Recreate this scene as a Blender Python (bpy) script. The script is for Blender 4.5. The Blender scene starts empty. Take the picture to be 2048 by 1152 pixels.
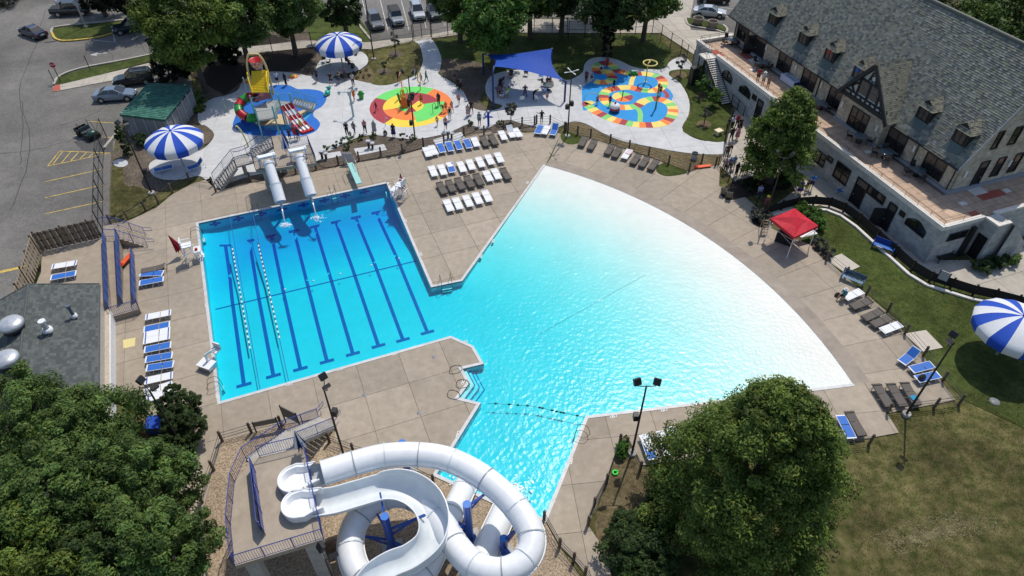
import bpy, bmesh, math, random
import numpy as np
from mathutils import Vector, Matrix
from mathutils.geometry import tessellate_polygon
R = random.Random(11)
S = bpy.context.scene
COL = S.collection
rad, sin, cos, pi = math.radians, math.sin, math.cos, math.pi

# ------------------------------------------------------------------ camera, sky, sun, exposure
CAM_H, FPX, PITCH = 40.0, 1365.0, rad(43.3)
cd = bpy.data.cameras.new("camera"); cam = bpy.data.objects.new("camera", cd); COL.objects.link(cam)
cam.location = (0, 0, CAM_H); cam.rotation_euler = (rad(90) - PITCH, 0, 0)
cd.sensor_width = 36; cd.lens = 36 * FPX / 2048; cd.clip_start = 0.5; cd.clip_end = 3000
S.camera = cam
SUN_EL, SUN_AZ = rad(60), rad(24)          # azimuth from +Y towards +X
w = bpy.data.worlds.new("World"); S.world = w; w.use_nodes = True
nt = w.node_tree; bg = nt.nodes["Background"]
sky = nt.nodes.new("ShaderNodeTexSky"); sky.sky_type = 'NISHITA'; sky.sun_disc = False
sky.sun_elevation = SUN_EL; sky.sun_rotation = SUN_AZ
sky.air_density = 1.0; sky.dust_density = 1.0
nt.links.new(sky.outputs[0], bg.inputs[0]); bg.inputs[1].default_value = 0.135
sl = bpy.data.lights.new("sun", 'SUN'); sl.energy = 3.15; sl.angle = rad(0.5); sl.color = (1, .94, .84)
so = bpy.data.objects.new("sun", sl); COL.objects.link(so); so.location = (40, 80, 90)
sd = Vector((sin(SUN_AZ) * cos(SUN_EL), cos(SUN_AZ) * cos(SUN_EL), sin(SUN_EL)))
so.rotation_euler = (-sd).to_track_quat('-Z', 'Y').to_euler()
S.view_settings.view_transform = 'Standard'; S.view_settings.look = 'None'
S.view_settings.gamma = 1; S.view_settings.exposure = 0.06; S.view_settings.use_curve_mapping = False
S.cycles.max_bounces = 6; S.cycles.transparent_max_bounces = 24
S.cycles.use_denoising = True
S.cycles.caustics_reflective = False; S.cycles.caustics_refractive = False

# ------------------------------------------------------------------ helpers
_FW = Vector((0, cos(PITCH), -sin(PITCH))); _UP = Vector((0, sin(PITCH), cos(PITCH)))
def P(px, py, z=0.0):
    """survey: the ground (or level z) point that the reference shows at (px,py)"""
    d = Vector(((px - 1024) / FPX, 0, 0)) - _UP * ((py - 576) / FPX) + _FW
    t = (z - CAM_H) / d.z
    return Vector((d.x * t, d.y * t, z))
def ZZ(x, y, ox, oy, s=4.8):
    return (ox + x / s, oy + y / s)
def poly(pts, z=0.0):
    return [P(a, b, z) for a, b in pts]
def smooth(pts, n=5, closed=True):
    out = []; N = len(pts)
    rng = range(N) if closed else range(N - 1)
    for i in rng:
        g = (lambda k: Vector(pts[k % N])) if closed else (lambda k: Vector(pts[max(0, min(N - 1, k))]))
        a, b, c, d = g(i - 1), g(i), g(i + 1), g(i + 2)
        for j in range(n):
            t = j / n
            out.append(0.5 * ((2 * b) + (c - a) * t + (2 * a - 5 * b + 4 * c - d) * t * t + (3 * b - a - 3 * c + d) * t ** 3))
    if not closed: out.append(Vector(pts[-1]))
    return out
def spoly(pts, z=0.0, n=5):
    return smooth(poly(pts, z), n)

MATS = {}
def mat(name, c1, c2=None, scale=4.0, rough=.7, metal=0.0, bump=0.0, bscale=None, big=None, spec=.4, rnd=0.0, detail=6, coat=0, obj=False, bdist=.03, attr=None, trans=0.0, lo=.35, hi=.65):
    m = bpy.data.materials.new(name); m.use_nodes = True; MATS[name] = m
    n = m.node_tree.nodes; L = m.node_tree.links; b = n["Principled BSDF"]
    b.inputs["Roughness"].default_value = rough; b.inputs["Metallic"].default_value = metal
    b.inputs["Specular IOR Level"].default_value = spec; b.inputs["Coat Weight"].default_value = coat
    b.inputs["Coat Roughness"].default_value = .05
    if obj:
        tc = n.new("ShaderNodeTexCoord"); pos = tc.outputs["Object"]
    else:
        tc = n.new("ShaderNodeNewGeometry"); pos = tc.outputs["Position"]
    c2 = c2 or tuple(min(1, x * 1.12) for x in c1)
    nz = n.new("ShaderNodeTexNoise"); nz.inputs["Scale"].default_value = scale; nz.inputs["Detail"].default_value = detail
    nz.inputs["Roughness"].default_value = .62
    L.new(pos, nz.inputs["Vector"])
    r = n.new("ShaderNodeValToRGB"); r.color_ramp.elements[0].position = lo; r.color_ramp.elements[1].position = hi
    r.color_ramp.elements[0].color = (*c1, 1); r.color_ramp.elements[1].color = (*c2, 1)
    L.new(nz.outputs["Fac"], r.inputs[0]); col = r.outputs[0]
    def mult(col, fac_out, lo_, hi_):
        mr = n.new("ShaderNodeMapRange"); mr.inputs["To Min"].default_value = lo_; mr.inputs["To Max"].default_value = hi_
        L.new(fac_out, mr.inputs["Value"])
        vm = n.new("ShaderNodeVectorMath"); vm.operation = 'SCALE'
        L.new(col, vm.inputs[0]); L.new(mr.outputs[0], vm.inputs["Scale"]); return vm.outputs[0], mr
    if big:
        for (sc, am) in (big if isinstance(big, list) else [big]):
            nb = n.new("ShaderNodeTexNoise"); nb.inputs["Scale"].default_value = sc; nb.inputs["Detail"].default_value = 5
            L.new(pos, nb.inputs["Vector"])
            col, mr = mult(col, nb.outputs["Fac"], 1 - am, 1 + am)
            mr.inputs["From Min"].default_value = .3; mr.inputs["From Max"].default_value = .7
    if rnd:
        oi = n.new("ShaderNodeObjectInfo"); col, _ = mult(col, oi.outputs["Random"], 1 - rnd, 1 + rnd)
    if attr:
        at = n.new("ShaderNodeAttribute"); at.attribute_name = attr
        mx = n.new("ShaderNodeMix"); mx.data_type = 'RGBA'; mx.blend_type = 'MULTIPLY'; mx.inputs[0].default_value = 1
        L.new(col, mx.inputs[6]); L.new(at.outputs["Color"], mx.inputs[7]); col = mx.outputs[2]
    L.new(col, b.inputs["Base Color"])
    if bump:
        n2 = n.new("ShaderNodeTexNoise"); n2.inputs["Scale"].default_value = bscale or scale * 4; n2.inputs["Detail"].default_value = 4
        L.new(pos, n2.inputs["Vector"]); bp = n.new("ShaderNodeBump"); bp.inputs["Strength"].default_value = bump
        bp.inputs["Distance"].default_value = bdist
        L.new(n2.outputs["Fac"], bp.inputs["Height"]); L.new(bp.outputs[0], b.inputs["Normal"])
    if trans:
        tr = n.new("ShaderNodeBsdfTranslucent"); L.new(col, tr.inputs["Color"])
        mx2 = n.new("ShaderNodeMixShader"); mx2.inputs[0].default_value = trans
        L.new(b.outputs[0], mx2.inputs[1]); L.new(tr.outputs[0], mx2.inputs[2]); L.new(mx2.outputs[0], n["Material Output"].inputs[0])
    m.diffuse_color = (*c1, 1)
    return m
def flat(name, c, rough=.5, metal=0.0, spec=.4, **k):
    return mat(name, c, tuple(min(1, x * 1.08) for x in c), 9, rough, metal, spec=spec, **k)

class MB:
    """collects shapes for ONE mesh object"""
    def __init__(s): s.v = []; s.f = []; s.mi = []; s.sm = []; s.cur = 0
    def add(s, vs, fs, smooth=False):
        o = len(s.v); s.v.extend([tuple(q) for q in vs]); s.f.extend([tuple(i + o for i in f) for f in fs])
        s.mi.extend([s.cur] * len(fs)); s.sm.extend([smooth] * len(fs)); return s
    def hexa(s, p):
        return s.add(p, [(3, 2, 1, 0), (4, 5, 6, 7), (0, 1, 5, 4), (1, 2, 6, 5), (2, 3, 7, 6), (3, 0, 4, 7)])
    def box(s, c, d, rz=0.0):
        x, y, z = d[0] / 2, d[1] / 2, d[2] / 2; ca, sa = cos(rz), sin(rz); out = []
        for dz in (-z, z):
            for dx, dy in ((-x, -y), (x, -y), (x, y), (-x, y)):
                out.append((c[0] + dx * ca - dy * sa, c[1] + dx * sa + dy * ca, c[2] + dz))
        return s.hexa(out)
    def bx(s, x0, x1, y0, y1, z0, z1):
        return s.box(((x0 + x1) / 2, (y0 + y1) / 2, (z0 + z1) / 2), (abs(x1 - x0), abs(y1 - y0), abs(z1 - z0)))
    def bar(s, a, b, w, h, up=(0, 0, 1)):
        a, b = Vector(a), Vector(b); d = (b - a); 
        if d.length < 1e-6: return s
        d.normalize(); u = Vector(up)
        if abs(d.dot(u)) > .99: u = Vector((0, 1, 0))
        x = d.cross(u).normalized() * w / 2; y = x.cross(d).normalized() * h / 2
        return s.hexa([a - x - y, a + x - y, a + x + y, a - x + y, b - x - y, b + x - y, b + x + y, b - x + y])
    def tube(s, pts, r, n=6, closed=False, cap=True, smooth=True, arc=None, up=None):
        pts = [Vector(p) for p in pts]; N = len(pts); rs = r if isinstance(r, (list, tuple)) else [r] * N
        a0, a1 = arc if arc else (0, 2 * pi); m = n if not arc else n + 1
        vs = []; prev = None
        for i, p in enumerate(pts):
            if closed: t = pts[(i + 1) % N] - pts[i - 1]
            else: t = pts[min(i + 1, N - 1)] - pts[max(i - 1, 0)]
            t.normalize()
            if up is not None:
                x = t.cross(Vector(up))
                x = x.normalized() if x.length > 1e-4 else Vector((1, 0, 0))
            elif prev is None:
                x = t.cross(Vector((0, 0, 1)))
                if x.length < .05: x = Vector((1, 0, 0)) - t * t.x
                x.normalize()
            else:
                x = prev - t * prev.dot(t); x.normalize()
            prev = x; y = x.cross(t)
            for k in range(m):
                a = a0 + (a1 - a0) * k / n
                vs.append(p + x * (cos(a) * rs[i]) + y * (sin(a) * rs[i]))
        fs = []
        for i in range(N if closed else N - 1):
            j = (i + 1) % N
            for k in range(n):
                q = (k + 1) % m
                fs.append((i * m + k, i * m + q, j * m + q, j * m + k))
        s.add(vs, fs, smooth)
        if cap and not closed and not arc:
            s.add(vs[:m], [tuple(range(m))]); s.add(vs[-m:], [tuple(range(m))[::-1]])
        return s
    def cyl(s, a, b, r0, r1=None, n=10, smooth=True):
        return s.tube([a, b], [r0, r0 if r1 is None else r1], n, smooth=smooth)
    def lathe(s, prof, c=(0, 0, 0), n=16, smooth=True, sx=1, sy=1):
        vs = []; m = len(prof)
        for k in range(n):
            a = 2 * pi * k / n
            for r_, z in prof: vs.append((c[0] + cos(a) * r_ * sx, c[1] + sin(a) * r_ * sy, c[2] + z))
        fs = [(k * m + i, ((k + 1) % n) * m + i, ((k + 1) % n) * m + i + 1, k * m + i + 1) for k in range(n) for i in range(m - 1)]
        return s.add(vs, fs, smooth)
    def ball(s, c, r, n=8, sc=(1, 1, 1)):
        prof = [(max(1e-4, sin(pi * i / 6)) * r, -cos(pi * i / 6) * r * sc[2]) for i in range(7)]
        return s.lathe(prof, c, n, True, sc[0], sc[1])
    def prism(s, pl, z0, z1, bottom=False):
        n = len(pl); vs = [(p[0], p[1], z0) for p in pl] + [(p[0], p[1], z1) for p in pl]
        fs = [(i, (i + 1) % n, n + (i + 1) % n, n + i) for i in range(n)]
        s.add(vs, fs)
        tri = tessellate_polygon([[Vector((p[0], p[1], 0)) for p in pl]])
        s.add(vs, [tuple(n + i for i in t) for t in tri])
        if bottom: s.add(vs, [tuple(t) for t in tri])
        return s
    def sheet(s, pl, z=None, holes=()):
        loops = [[Vector((p[0], p[1], 0)) for p in q] for q in [pl, *holes]]
        allp = [p for q in [pl, *holes] for p in q]
        tri = tessellate_polygon(loops)
        vs = [(p[0], p[1], p[2] if z is None else z) for p in allp]; fs = []
        for a, b, c in tri:
            A, B, Cc = vs[a], vs[b], vs[c]
            cr = (B[0] - A[0]) * (Cc[1] - A[1]) - (B[1] - A[1]) * (Cc[0] - A[0])
            fs.append((a, b, c) if cr > 0 else (a, c, b))
        return s.add(vs, fs)
    def build(s, name, mats, parent=None, off=None, kind=None, label=None):
        me = bpy.data.meshes.new(name)
        vs = s.v
        if off is not None: vs = [(a - off[0], b - off[1], c - off[2]) for a, b, c in vs]
        me.from_pydata(vs, [], s.f)
        if not isinstance(mats, (list, tuple)): mats = [mats]
        for m in mats: me.materials.append(m)
        me.polygons.foreach_set("material_index", s.mi); me.polygons.foreach_set("use_smooth", s.sm)
        me.update()
        o = bpy.data.objects.new(name, me); COL.objects.link(o)
        if parent is not None: o.parent = parent
        if kind: o["kind"] = kind
        if label: o["label"] = label
        return o
def tag(o, label, cat, group=None):
    o["label"] = label; o["category"] = cat
    if group: o["group"] = group
    return o
def thing(name, label, cat, loc=(0, 0, 0), rz=0.0, group=None):
    o = bpy.data.objects.new(name, None); COL.objects.link(o); o.empty_display_size = .3
    o.location = loc; o.rotation_euler = (0, 0, rz)
    return tag(o, label, cat, group)
def dup(root, loc, rz, label, group=None, sc=None):
    r = root.copy(); COL.objects.link(r); r.location = loc; r.rotation_euler = (0, 0, rz); r["label"] = label
    if group: r["group"] = group
    if sc: r.scale = (sc, sc, sc)
    def rec(src, dst):
        for ch in list(src.children):
            c = ch.copy(); COL.objects.link(c); c.parent = dst; rec(ch, c)
    rec(root, r); return r
def structure(o): o["kind"] = "structure"; return o
def ang(a, b): return math.atan2(b[1] - a[1], b[0] - a[0])
ORD = ["first", "second", "third", "fourth", "fifth", "sixth", "seventh", "eighth", "ninth", "tenth", "eleventh", "twelfth", "thirteenth", "fourteenth", "fifteenth", "sixteenth", "seventeenth", "eighteenth", "nineteenth", "twentieth"]

def grid_cut(pl, holes, us, vs_, fwd):
    """triangulate a polygon with holes and cut it along u=const and v=const lines (u,v given by rotation angle fwd)"""
    bm = bmesh.new()
    loops = [[Vector((p[0], p[1], 0)) for p in q] for q in [pl, *holes]]
    allp = [p for q in loops for p in q]
    bv = [bm.verts.new(p) for p in allp]
    for t in tessellate_polygon(loops):
        try: bm.faces.new([bv[i] for i in t])
        except ValueError: pass
    bmesh.ops.recalc_face_normals(bm, faces=bm.faces)
    ca, sa = cos(fwd), sin(fwd)
    for val in us:
        bmesh.ops.bisect_plane(bm, geom=bm.verts[:] + bm.edges[:] + bm.faces[:], plane_co=(ca * val, sa * val, 0), plane_no=(ca, sa, 0), dist=1e-5)
    for val in vs_:
        bmesh.ops.bisect_plane(bm, geom=bm.verts[:] + bm.edges[:] + bm.faces[:], plane_co=(-sa * val, ca * val, 0), plane_no=(-sa, ca, 0), dist=1e-5)
    return bm
def frange(a, b, st):
    k = math.ceil(a / st); out = []
    while k * st < b: out.append(k * st); k += 1
    return out
def slabs(name, pl, holes, su, sv, rot, z, gap, m_top, m_base, parent_name, ou=0.0, ov=0.0, polar=None, thick=.05, zoff=0.0):
    """paving: one structure sheet below, and a slab object per panel"""
    base = structure(MB().sheet(pl, z - thick + .01, holes).build(parent_name, m_base))
    def fw(p):
        if not polar: return Vector((p[0] - ou, p[1] - ov, 0))
        d = Vector((p[0] - polar[0], p[1] - polar[1])); return Vector((d.length, -math.atan2(d.x, d.y) * polar[2], 0))
    def bw(q):
        if not polar: return Vector((q[0] + ou, q[1] + ov, 0))
        a = -q[1] / polar[2]; return Vector((polar[0] + sin(a) * q[0], polar[1] + cos(a) * q[0], 0))
    def sub(pl_):
        if not polar: return pl_
        out = []
        for i, p in enumerate(pl_):
            q = pl_[(i + 1) % len(pl_)]; n = max(1, int((Vector(q[:2]) - Vector(p[:2])).length / 1.2))
            out += [Vector(p).lerp(Vector(q), j / n) for j in range(n)]
        return out
    L = [[fw(p) for p in sub(q)] for q in [pl, *holes]]
    ca, sa = cos(rot), sin(rot)
    U = [p[0] * ca + p[1] * sa for p in L[0]]; V = [-p[0] * sa + p[1] * ca for p in L[0]]
    us = frange(min(U), max(U), su); vs_ = frange(min(V), max(V), sv)
    cu = [x + d for x in us for d in (-gap / 2, gap / 2)]; cv = [x + d for x in vs_ for d in (-gap / 2, gap / 2)]
    bm = grid_cut(L[0], L[1:], cu, cv, rot)
    cells = {}
    for f in bm.faces:
        c = f.calc_center_median(); u = c.x * ca + c.y * sa; v = -c.x * sa + c.y * ca
        ku, kv = math.floor(u / su), math.floor(v / sv)
        ru, rv = u - ku * su, v - kv * sv
        if ru < gap / 2 or ru > su - gap / 2 or rv < gap / 2 or rv > sv - gap / 2: continue
        cells.setdefault((ku, kv), []).append(f)
    pieces = []
    for key, fs in cells.items():
        left = set(fs)
        while left:
            st = [left.pop()]; comp = []
            while st:
                f = st.pop(); comp.append(f)
                for e in f.edges:
                    for g in e.link_faces:
                        if g in left: left.discard(g); st.append(g)
            pieces.append(comp)
    pieces.sort(key=lambda c: -sum(f.calc_area() for f in c))
    rest = MB()
    for i, comp in enumerate(pieces):
        mb = MB() if i < 290 else rest
        idx = {}; vs2 = []
        for f in comp:
            for v in f.verts:
                if v.index not in idx or True:
                    if v not in idx: idx[v] = len(vs2); b = bw(v.co); vs2.append((b.x, b.y, z))
        n = len(vs2); fs2 = []
        vs2 += [(a, b, z - thick) for a, b, _ in vs2]
        cset = set(comp)
        for f in comp:
            ids = [idx[v] for v in f.verts]
            A, B, Cc = vs2[ids[0]], vs2[ids[1]], vs2[ids[2]]
            if (B[0] - A[0]) * (Cc[1] - A[1]) - (B[1] - A[1]) * (Cc[0] - A[0]) < 0: ids = ids[::-1]
            fs2.append(tuple(ids))
            for e in f.edges:
                if sum(1 for g in e.link_faces if g in cset) == 1:
                    a, b = idx[e.verts[0]], idx[e.verts[1]]; fs2.append((a, b, n + b, n + a))
        mb.add(vs2, fs2)
        if i < 290: mb.build(name, m_top, base)
    if rest.v: rest.build(name + "_fill", m_top, base, kind="stuff")
    bm.free(); return base
# ------------------------------------------------------------------ materials of the setting
M_lawn = mat("lawn", (.038, .062, .013), (.085, .10, .028), 2.2, .9, bump=.6, bscale=22, big=[(.12, .35), (.6, .25)], spec=.1)
M_dry = mat("dry_lawn", (.052, .062, .016), (.135, .115, .05), 1.6, .9, bump=.6, bscale=20, big=[(.22, .4), (1.1, .3)], spec=.1)
M_straw = mat("straw_grass", (.09, .072, .036), (.19, .15, .085), 3.5, .9, bump=.7, bscale=20, big=(.5, .3), spec=.1)
M_mulch = mat("mulch", (.060, .048, .037), (.19, .155, .12), 5, .95, bump=.9, bscale=14, big=(.6, .25), spec=.1, lo=.3, hi=.7)
M_gravel = mat("gravel", (.16, .115, .075), (.52, .41, .29), 9, .9, bump=1.0, bscale=10, big=(.4, .18), spec=.2, lo=.33, hi=.67)
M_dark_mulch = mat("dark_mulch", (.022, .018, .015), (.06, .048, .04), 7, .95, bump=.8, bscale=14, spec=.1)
M_asphalt = mat("asphalt", (.132, .125, .116), (.20, .19, .172), 6, .85, bump=.25, bscale=40, big=[(.05, .42), (.25, .14), (1.2, .08)], spec=.25)
M_deck = mat("deck_concrete", (.322, .270, .208), (.385, .326, .256), 1.6, .8, bump=.1, bscale=60, big=[(.13, .08), (.5, .05), (2.4, .04)], spec=.25, rnd=.08)
M_wet = mat("damp_concrete", (.255, .21, .17), (.31, .26, .21), 1.2, .6, big=(.3, .12), spec=.3, rnd=.04)
M_joint = flat("joint", (.17, .145, .115), .9)
M_white_conc = mat("pale_concrete", (.50, .505, .51), (.58, .582, .58), 1.1, .75, bump=.1, bscale=50, big=[(.2, .07), (.9, .05)], spec=.25, rnd=.03)
M_pale_joint = flat("pale_joint", (.34, .34, .33), .9)
M_walk = mat("walk_concrete", (.40, .36, .30), (.47, .43, .37), 1.5, .8, big=(.3, .1), spec=.2, rnd=.05)
M_walk_joint = flat("walk_joint", (.2, .18, .15), .9)
M_slab = mat("new_slab", (.50, .45, .38), (.56, .51, .44), 1.5, .8, big=(.4, .07), spec=.2)
M_plaster = mat("pool_plaster", (.82, .83, .82), (.87, .87, .86), 1.0, .6, big=(.3, .03), spec=.3)
M_coping = mat("coping", (.50, .50, .50), (.60, .60, .595), 2, .5, big=(.5, .06), spec=.4)
M_navy = flat("navy_tile", (.015, .125, .43), .5)
M_kerb = mat("kerb_concrete", (.36, .33, .28), (.44, .41, .36), 2, .85)
M_yellow_paint = mat("yellow_paint", (.48, .33, .06), (.62, .45, .12), 3, .8, big=(1.5, .25))
M_white_paint = mat("white_road_paint", (.42, .42, .40), (.6, .6, .58), 3, .8, big=(1.5, .25))
M_red_pad = flat("red_tactile", (.42, .09, .06), .8)

# ------------------------------------------------------------------ pool
ARC_PX = [(1091, 330), (1150, 347), (1220, 374), (1300, 408), (1400, 463), (1480, 521), (1560, 594), (1640, 679), (1708, 767)]
_a = np.array([P(*q)[:2] for q in ARC_PX]); _m = np.c_[2 * _a, np.ones(len(_a))]
_s = np.linalg.lstsq(_m, (_a ** 2).sum(1), rcond=None)[0]
AC = Vector((_s[0], _s[1], 0)); AR = math.sqrt(_s[2] + _s[0] ** 2 + _s[1] ** 2)
def arc_pts(n, r):
    a0 = math.atan2(*(P(*ARC_PX[0]) - AC)[:2]); a1 = math.atan2(*(P(*ARC_PX[-1]) - AC)[:2])
    return [Vector((AC.x + sin(a0 + (a1 - a0) * i / n) * r, AC.y + cos(a0 + (a1 - a0) * i / n) * r, 0)) for i in range(n + 1)]
ARC = arc_pts(40, AR)
REST_PX = [(1171, 832), (1088, 1036), (989, 1001), (874, 948), (962, 806), (918, 795), (940, 765), (925, 738), (968, 728), (947, 692), (902, 672), (441, 803), (397, 447), (773, 367), (862, 575), (925, 562)]
REST = poly(REST_PX)
POOL = ARC + REST                                    # clockwise seen from above or not, only the shape matters
O_ = P(441, 803); EW = (P(773, 367) - P(397, 447)).normalized(); EL = (P(397, 447) - O_).normalized()
LAP_L = (P(397, 447) - O_).length; LAP_W = (P(773, 367) - P(397, 447)).length
LAP_ROT = math.atan2(EW.y, EW.x)
def mid(x, a, b): return max(0.0, min(1.0, (x - a) / (b - a)))
def depth(x, y):
    q = Vector((x, y, 0)) - O_; u, v = q.dot(EW), q.dot(EL)
    dl = .66 + .16 * mid(v, 0, 11.5) + 1.15 * mid(v, 11.8, LAP_L - 3)
    dl = min(dl, 1.0 + max(0, u) * .26, 1.0 + max(0, LAP_L - v) * .35)
    r = max(0, AR - (Vector((x, y, 0)) - AC).length)
    db = min(.58, .040 + .0015 * r + .00118 * r * r)
    k = mid(u, LAP_W - .2, LAP_W + 3)
    return dl * (1 - k) + db * k
def PF(px, py, d=1.2):
    for _ in range(12):
        p = P(px, py, -d); d = .5 * d + .5 * depth(p.x, p.y)
    return P(px, py, -d)
def drape(mb, pl, off, cell=.8, holes=()):
    bm = grid_cut(pl, holes, *[frange(min(a), max(a), cell) for a in ([p[0] for p in pl], [p[1] for p in pl])], 0)
    bm.verts.index_update()
    vs = [(v.co.x, v.co.y, -depth(v.co.x, v.co.y) + off) for v in bm.verts]
    mb.add(vs, [tuple(v.index for v in f.verts) for f in bm.faces], True); 
    edges = [(e.verts[0].index, e.verts[1].index) for e in bm.edges if len(e.link_faces) == 1]
    bm.free(); return vs, edges
pool = structure(MB().sheet([p + (p - AC).normalized() * 0 for p in POOL], -4.2).build("pool_basin", M_plaster))
mb = MB(); vs, ed = drape(mb, POOL, 0.0); mb.build("pool_floor", M_plaster, pool)
mb = MB()
for a, b in ed:
    A, B = vs[a], vs[b]; mb.add([A, B, (B[0], B[1], 0), (A[0], A[1], 0)], [(0, 1, 2, 3)])
mb.build("pool_wall", M_plaster, pool)
LANES_B = [(488, 770), (547, 752), (601, 738), (654, 723), (706, 708), (757, 692), (806, 680), (855, 665)]
LANES_T = [(451, 491), (498, 482), (543, 472), (588, 462), (630, 453), (672, 444), (712, 435), (753, 425)]
def strip(a, b, wd):
    d = (b - a); d.z = 0; d.normalize(); n = Vector((-d.y, d.x, 0)) * wd / 2
    return [a - n, b - n, b + n, a + n]
for b_, t_ in zip(LANES_B, LANES_T):
    mb = MB(); a, b = PF(*b_), PF(*t_)
    drape(mb, strip(a, b, .29), .012)
    drape(mb, strip(a - EW * .55, a + EW * .55, .3), .016); drape(mb, strip(b - EW * .5, b + EW * .5, .28), .016)
    mb.build("lane_line", M_navy, pool)
mb = MB(); drape(mb, strip(PF(431, 619), PF(832, 522), .13), .012); mb.build("depth_break_line", M_navy, pool)
mb = MB(); drape(mb, strip(PF(1080, 668), PF(1290, 550), .07), .012); mb.build("floor_seam", flat("seam_grey", (.45, .5, .5)), pool)
for cx in [(437, 446), (484, 437), (530, 428), (572, 418), (615, 408), (657, 399), (699, 391), (738, 382)]:
    p = P(cx[0], cx[1] - 2); u = (p - O_).dot(EW); c = O_ + EL * (LAP_L - .03) + EW * u
    mb = MB(); mb.box((c.x, c.y, -.42), (1.0, .02, .17), LAP_ROT); mb.box((c.x, c.y, -.42), (.3, .026, .5), LAP_ROT)
    mb.build("wall_target", M_navy, pool)
# water: a rippled sheet, absorbing below
WZ = -.035
def water_mesh():
    st = .135; x0, x1 = min(p.x for p in POOL) - .3, max(p.x for p in POOL) + .3; y0, y1 = min(p.y for p in POOL) - .3, max(p.y for p in POOL) + .3
    nx, ny = int((x1 - x0) / st) + 1, int((y1 - y0) / st) + 1
    X, Y = np.meshgrid(x0 + st * np.arange(nx), y0 + st * np.arange(ny)); g = np.random.default_rng(3)
    Zc = np.zeros_like(X)
    for lam, amp, k in [(2.4, .0016, 5), (1.1, .0014, 9), (.65, .002, 18), (.42, .0027, 18)]:
        for _ in range(k):
            a = g.uniform(0, 2 * pi); l = lam * g.uniform(.75, 1.3)
            Zc += amp / math.sqrt(k) * 1.6 * np.sin((X * cos(a) + Y * sin(a)) * 2 * pi / l + g.uniform(0, 6.3))
    # rougher where the flumes pour in, calm in the deep end
    q = np.stack([X - O_.x, Y - O_.y]); v = q[0] * EL.x + q[1] * EL.y; u = q[0] * EW.x + q[1] * EW.y
    calm = 1 - .65 * np.clip((v - 9) / 5, 0, 1) * (u < LAP_W + 1)
    e = P(985, 965); rough = 1 + 1.6 * np.exp(-((X - e.x) ** 2 + (Y - e.y) ** 2) / 30)
    rb = AR - np.hypot(X - AC.x, Y - AC.y); Zc = WZ + np.clip(Zc * calm * rough * np.clip((rb - 1.5) / 9, 0, 1), -.06, .055)
    inside = np.zeros((ny, nx), bool); PX = np.array([[p.x, p.y] for p in POOL])
    for i in range(len(PX)):
        (ax, ay), (bx_, by) = PX[i - 1], PX[i]
        c = ((ay > Y) != (by > Y)); 
        with np.errstate(divide='ignore', invalid='ignore'): xi = (bx_ - ax) * (Y - ay) / (by - ay) + ax
        inside ^= c & (X < xi)
    keep = inside.copy()
    for dy in (-1, 0, 1):
        for dx in (-1, 0, 1): keep |= np.roll(np.roll(inside, dy, 0), dx, 1)
    idx = np.arange(nx * ny).reshape(ny, nx)
    kk = keep[:-1, :-1] & keep[1:, :-1] & keep[:-1, 1:] & keep[1:, 1:]
    F = np.stack([idx[:-1, :-1][kk], idx[:-1, 1:][kk], idx[1:, 1:][kk], idx[1:, :-1][kk]], 1)
    used = np.unique(F); rm = np.full(nx * ny, -1); rm[used] = np.arange(len(used))
    me = bpy.data.meshes.new("water"); V = np.stack([X.ravel(), Y.ravel(), Zc.ravel()], 1)[used]
    me.from_pydata(V.tolist(), [], rm[F].tolist()); me.polygons.foreach_set("use_smooth", [True] * len(me.polygons))
    return me
m = bpy.data.materials.new("pool_water"); m.use_nodes = True; n = m.node_tree.nodes; L = m.node_tree.links
n.remove(n["Principled BSDF"]); out = n["Material Output"]
tr = n.new("ShaderNodeBsdfTransparent"); gl = n.new("ShaderNodeBsdfGlossy"); gl.inputs["Roughness"].default_value = .25
fr = n.new("ShaderNodeFresnel"); fr.inputs[0].default_value = 1.33
mx = n.new("ShaderNodeMixShader"); bp = n.new("ShaderNodeBump"); nz = n.new("ShaderNodeTexNoise"); ge = n.new("ShaderNodeNewGeometry")
nz.inputs["Scale"].default_value = 3.0; nz.inputs["Detail"].default_value = 3; bp.inputs["Strength"].default_value = .5; bp.inputs["Distance"].default_value = .08
L.new(ge.outputs["Position"], nz.inputs["Vector"]); L.new(nz.outputs["Fac"], bp.inputs["Height"])
L.new(bp.outputs[0], fr.inputs["Normal"]); L.new(bp.outputs[0], gl.inputs["Normal"])
L.new(fr.outputs[0], mx.inputs[0]); L.new(tr.outputs[0], mx.inputs[1]); L.new(gl.outputs[0], mx.inputs[2]); L.new(mx.outputs[0], out.inputs["Surface"])
va = n.new("ShaderNodeVolumeAbsorption"); va.inputs["Color"].default_value = (0, .928, .988, 1); va.inputs["Density"].default_value = 2.6
L.new(va.outputs[0], out.inputs["Volume"])
water = bpy.data.objects.new("water", water_mesh()); water.data.materials.append(m); COL.objects.link(water); structure(water)
# coping: lip round the pool except along the beach
def offset_chain(pts, d):
    out = []
    for i, p in enumerate(pts):
        a = (pts[i] - pts[i - 1]).normalized() if i else None; b = (pts[i + 1] - pts[i]).normalized() if i < len(pts) - 1 else None
        na = Vector((-a.y, a.x, 0)) if a else None; nb = Vector((-b.y, b.x, 0)) if b else None
        if na is None: out.append(p + nb * d)
        elif nb is None: out.append(p + na * d)
        else:
            mm = (na + nb).normalized(); out.append(p + mm * d / max(.35, mm.dot(na)))
    return out
chain = [ARC[-1]] + REST + [ARC[0]]
sgn = 1 if sum((POOL[i].x * POOL[(i + 1) % len(POOL)].y - POOL[(i + 1) % len(POOL)].x * POOL[i].y) for i in range(len(POOL))) < 0 else -1
outc = offset_chain(chain, .24 * sgn)
cop = structure(MB().add([(p.x, p.y, .002) for p in chain] , [(0, 1, 2)][:0]).build("pool_coping", M_coping))
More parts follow.
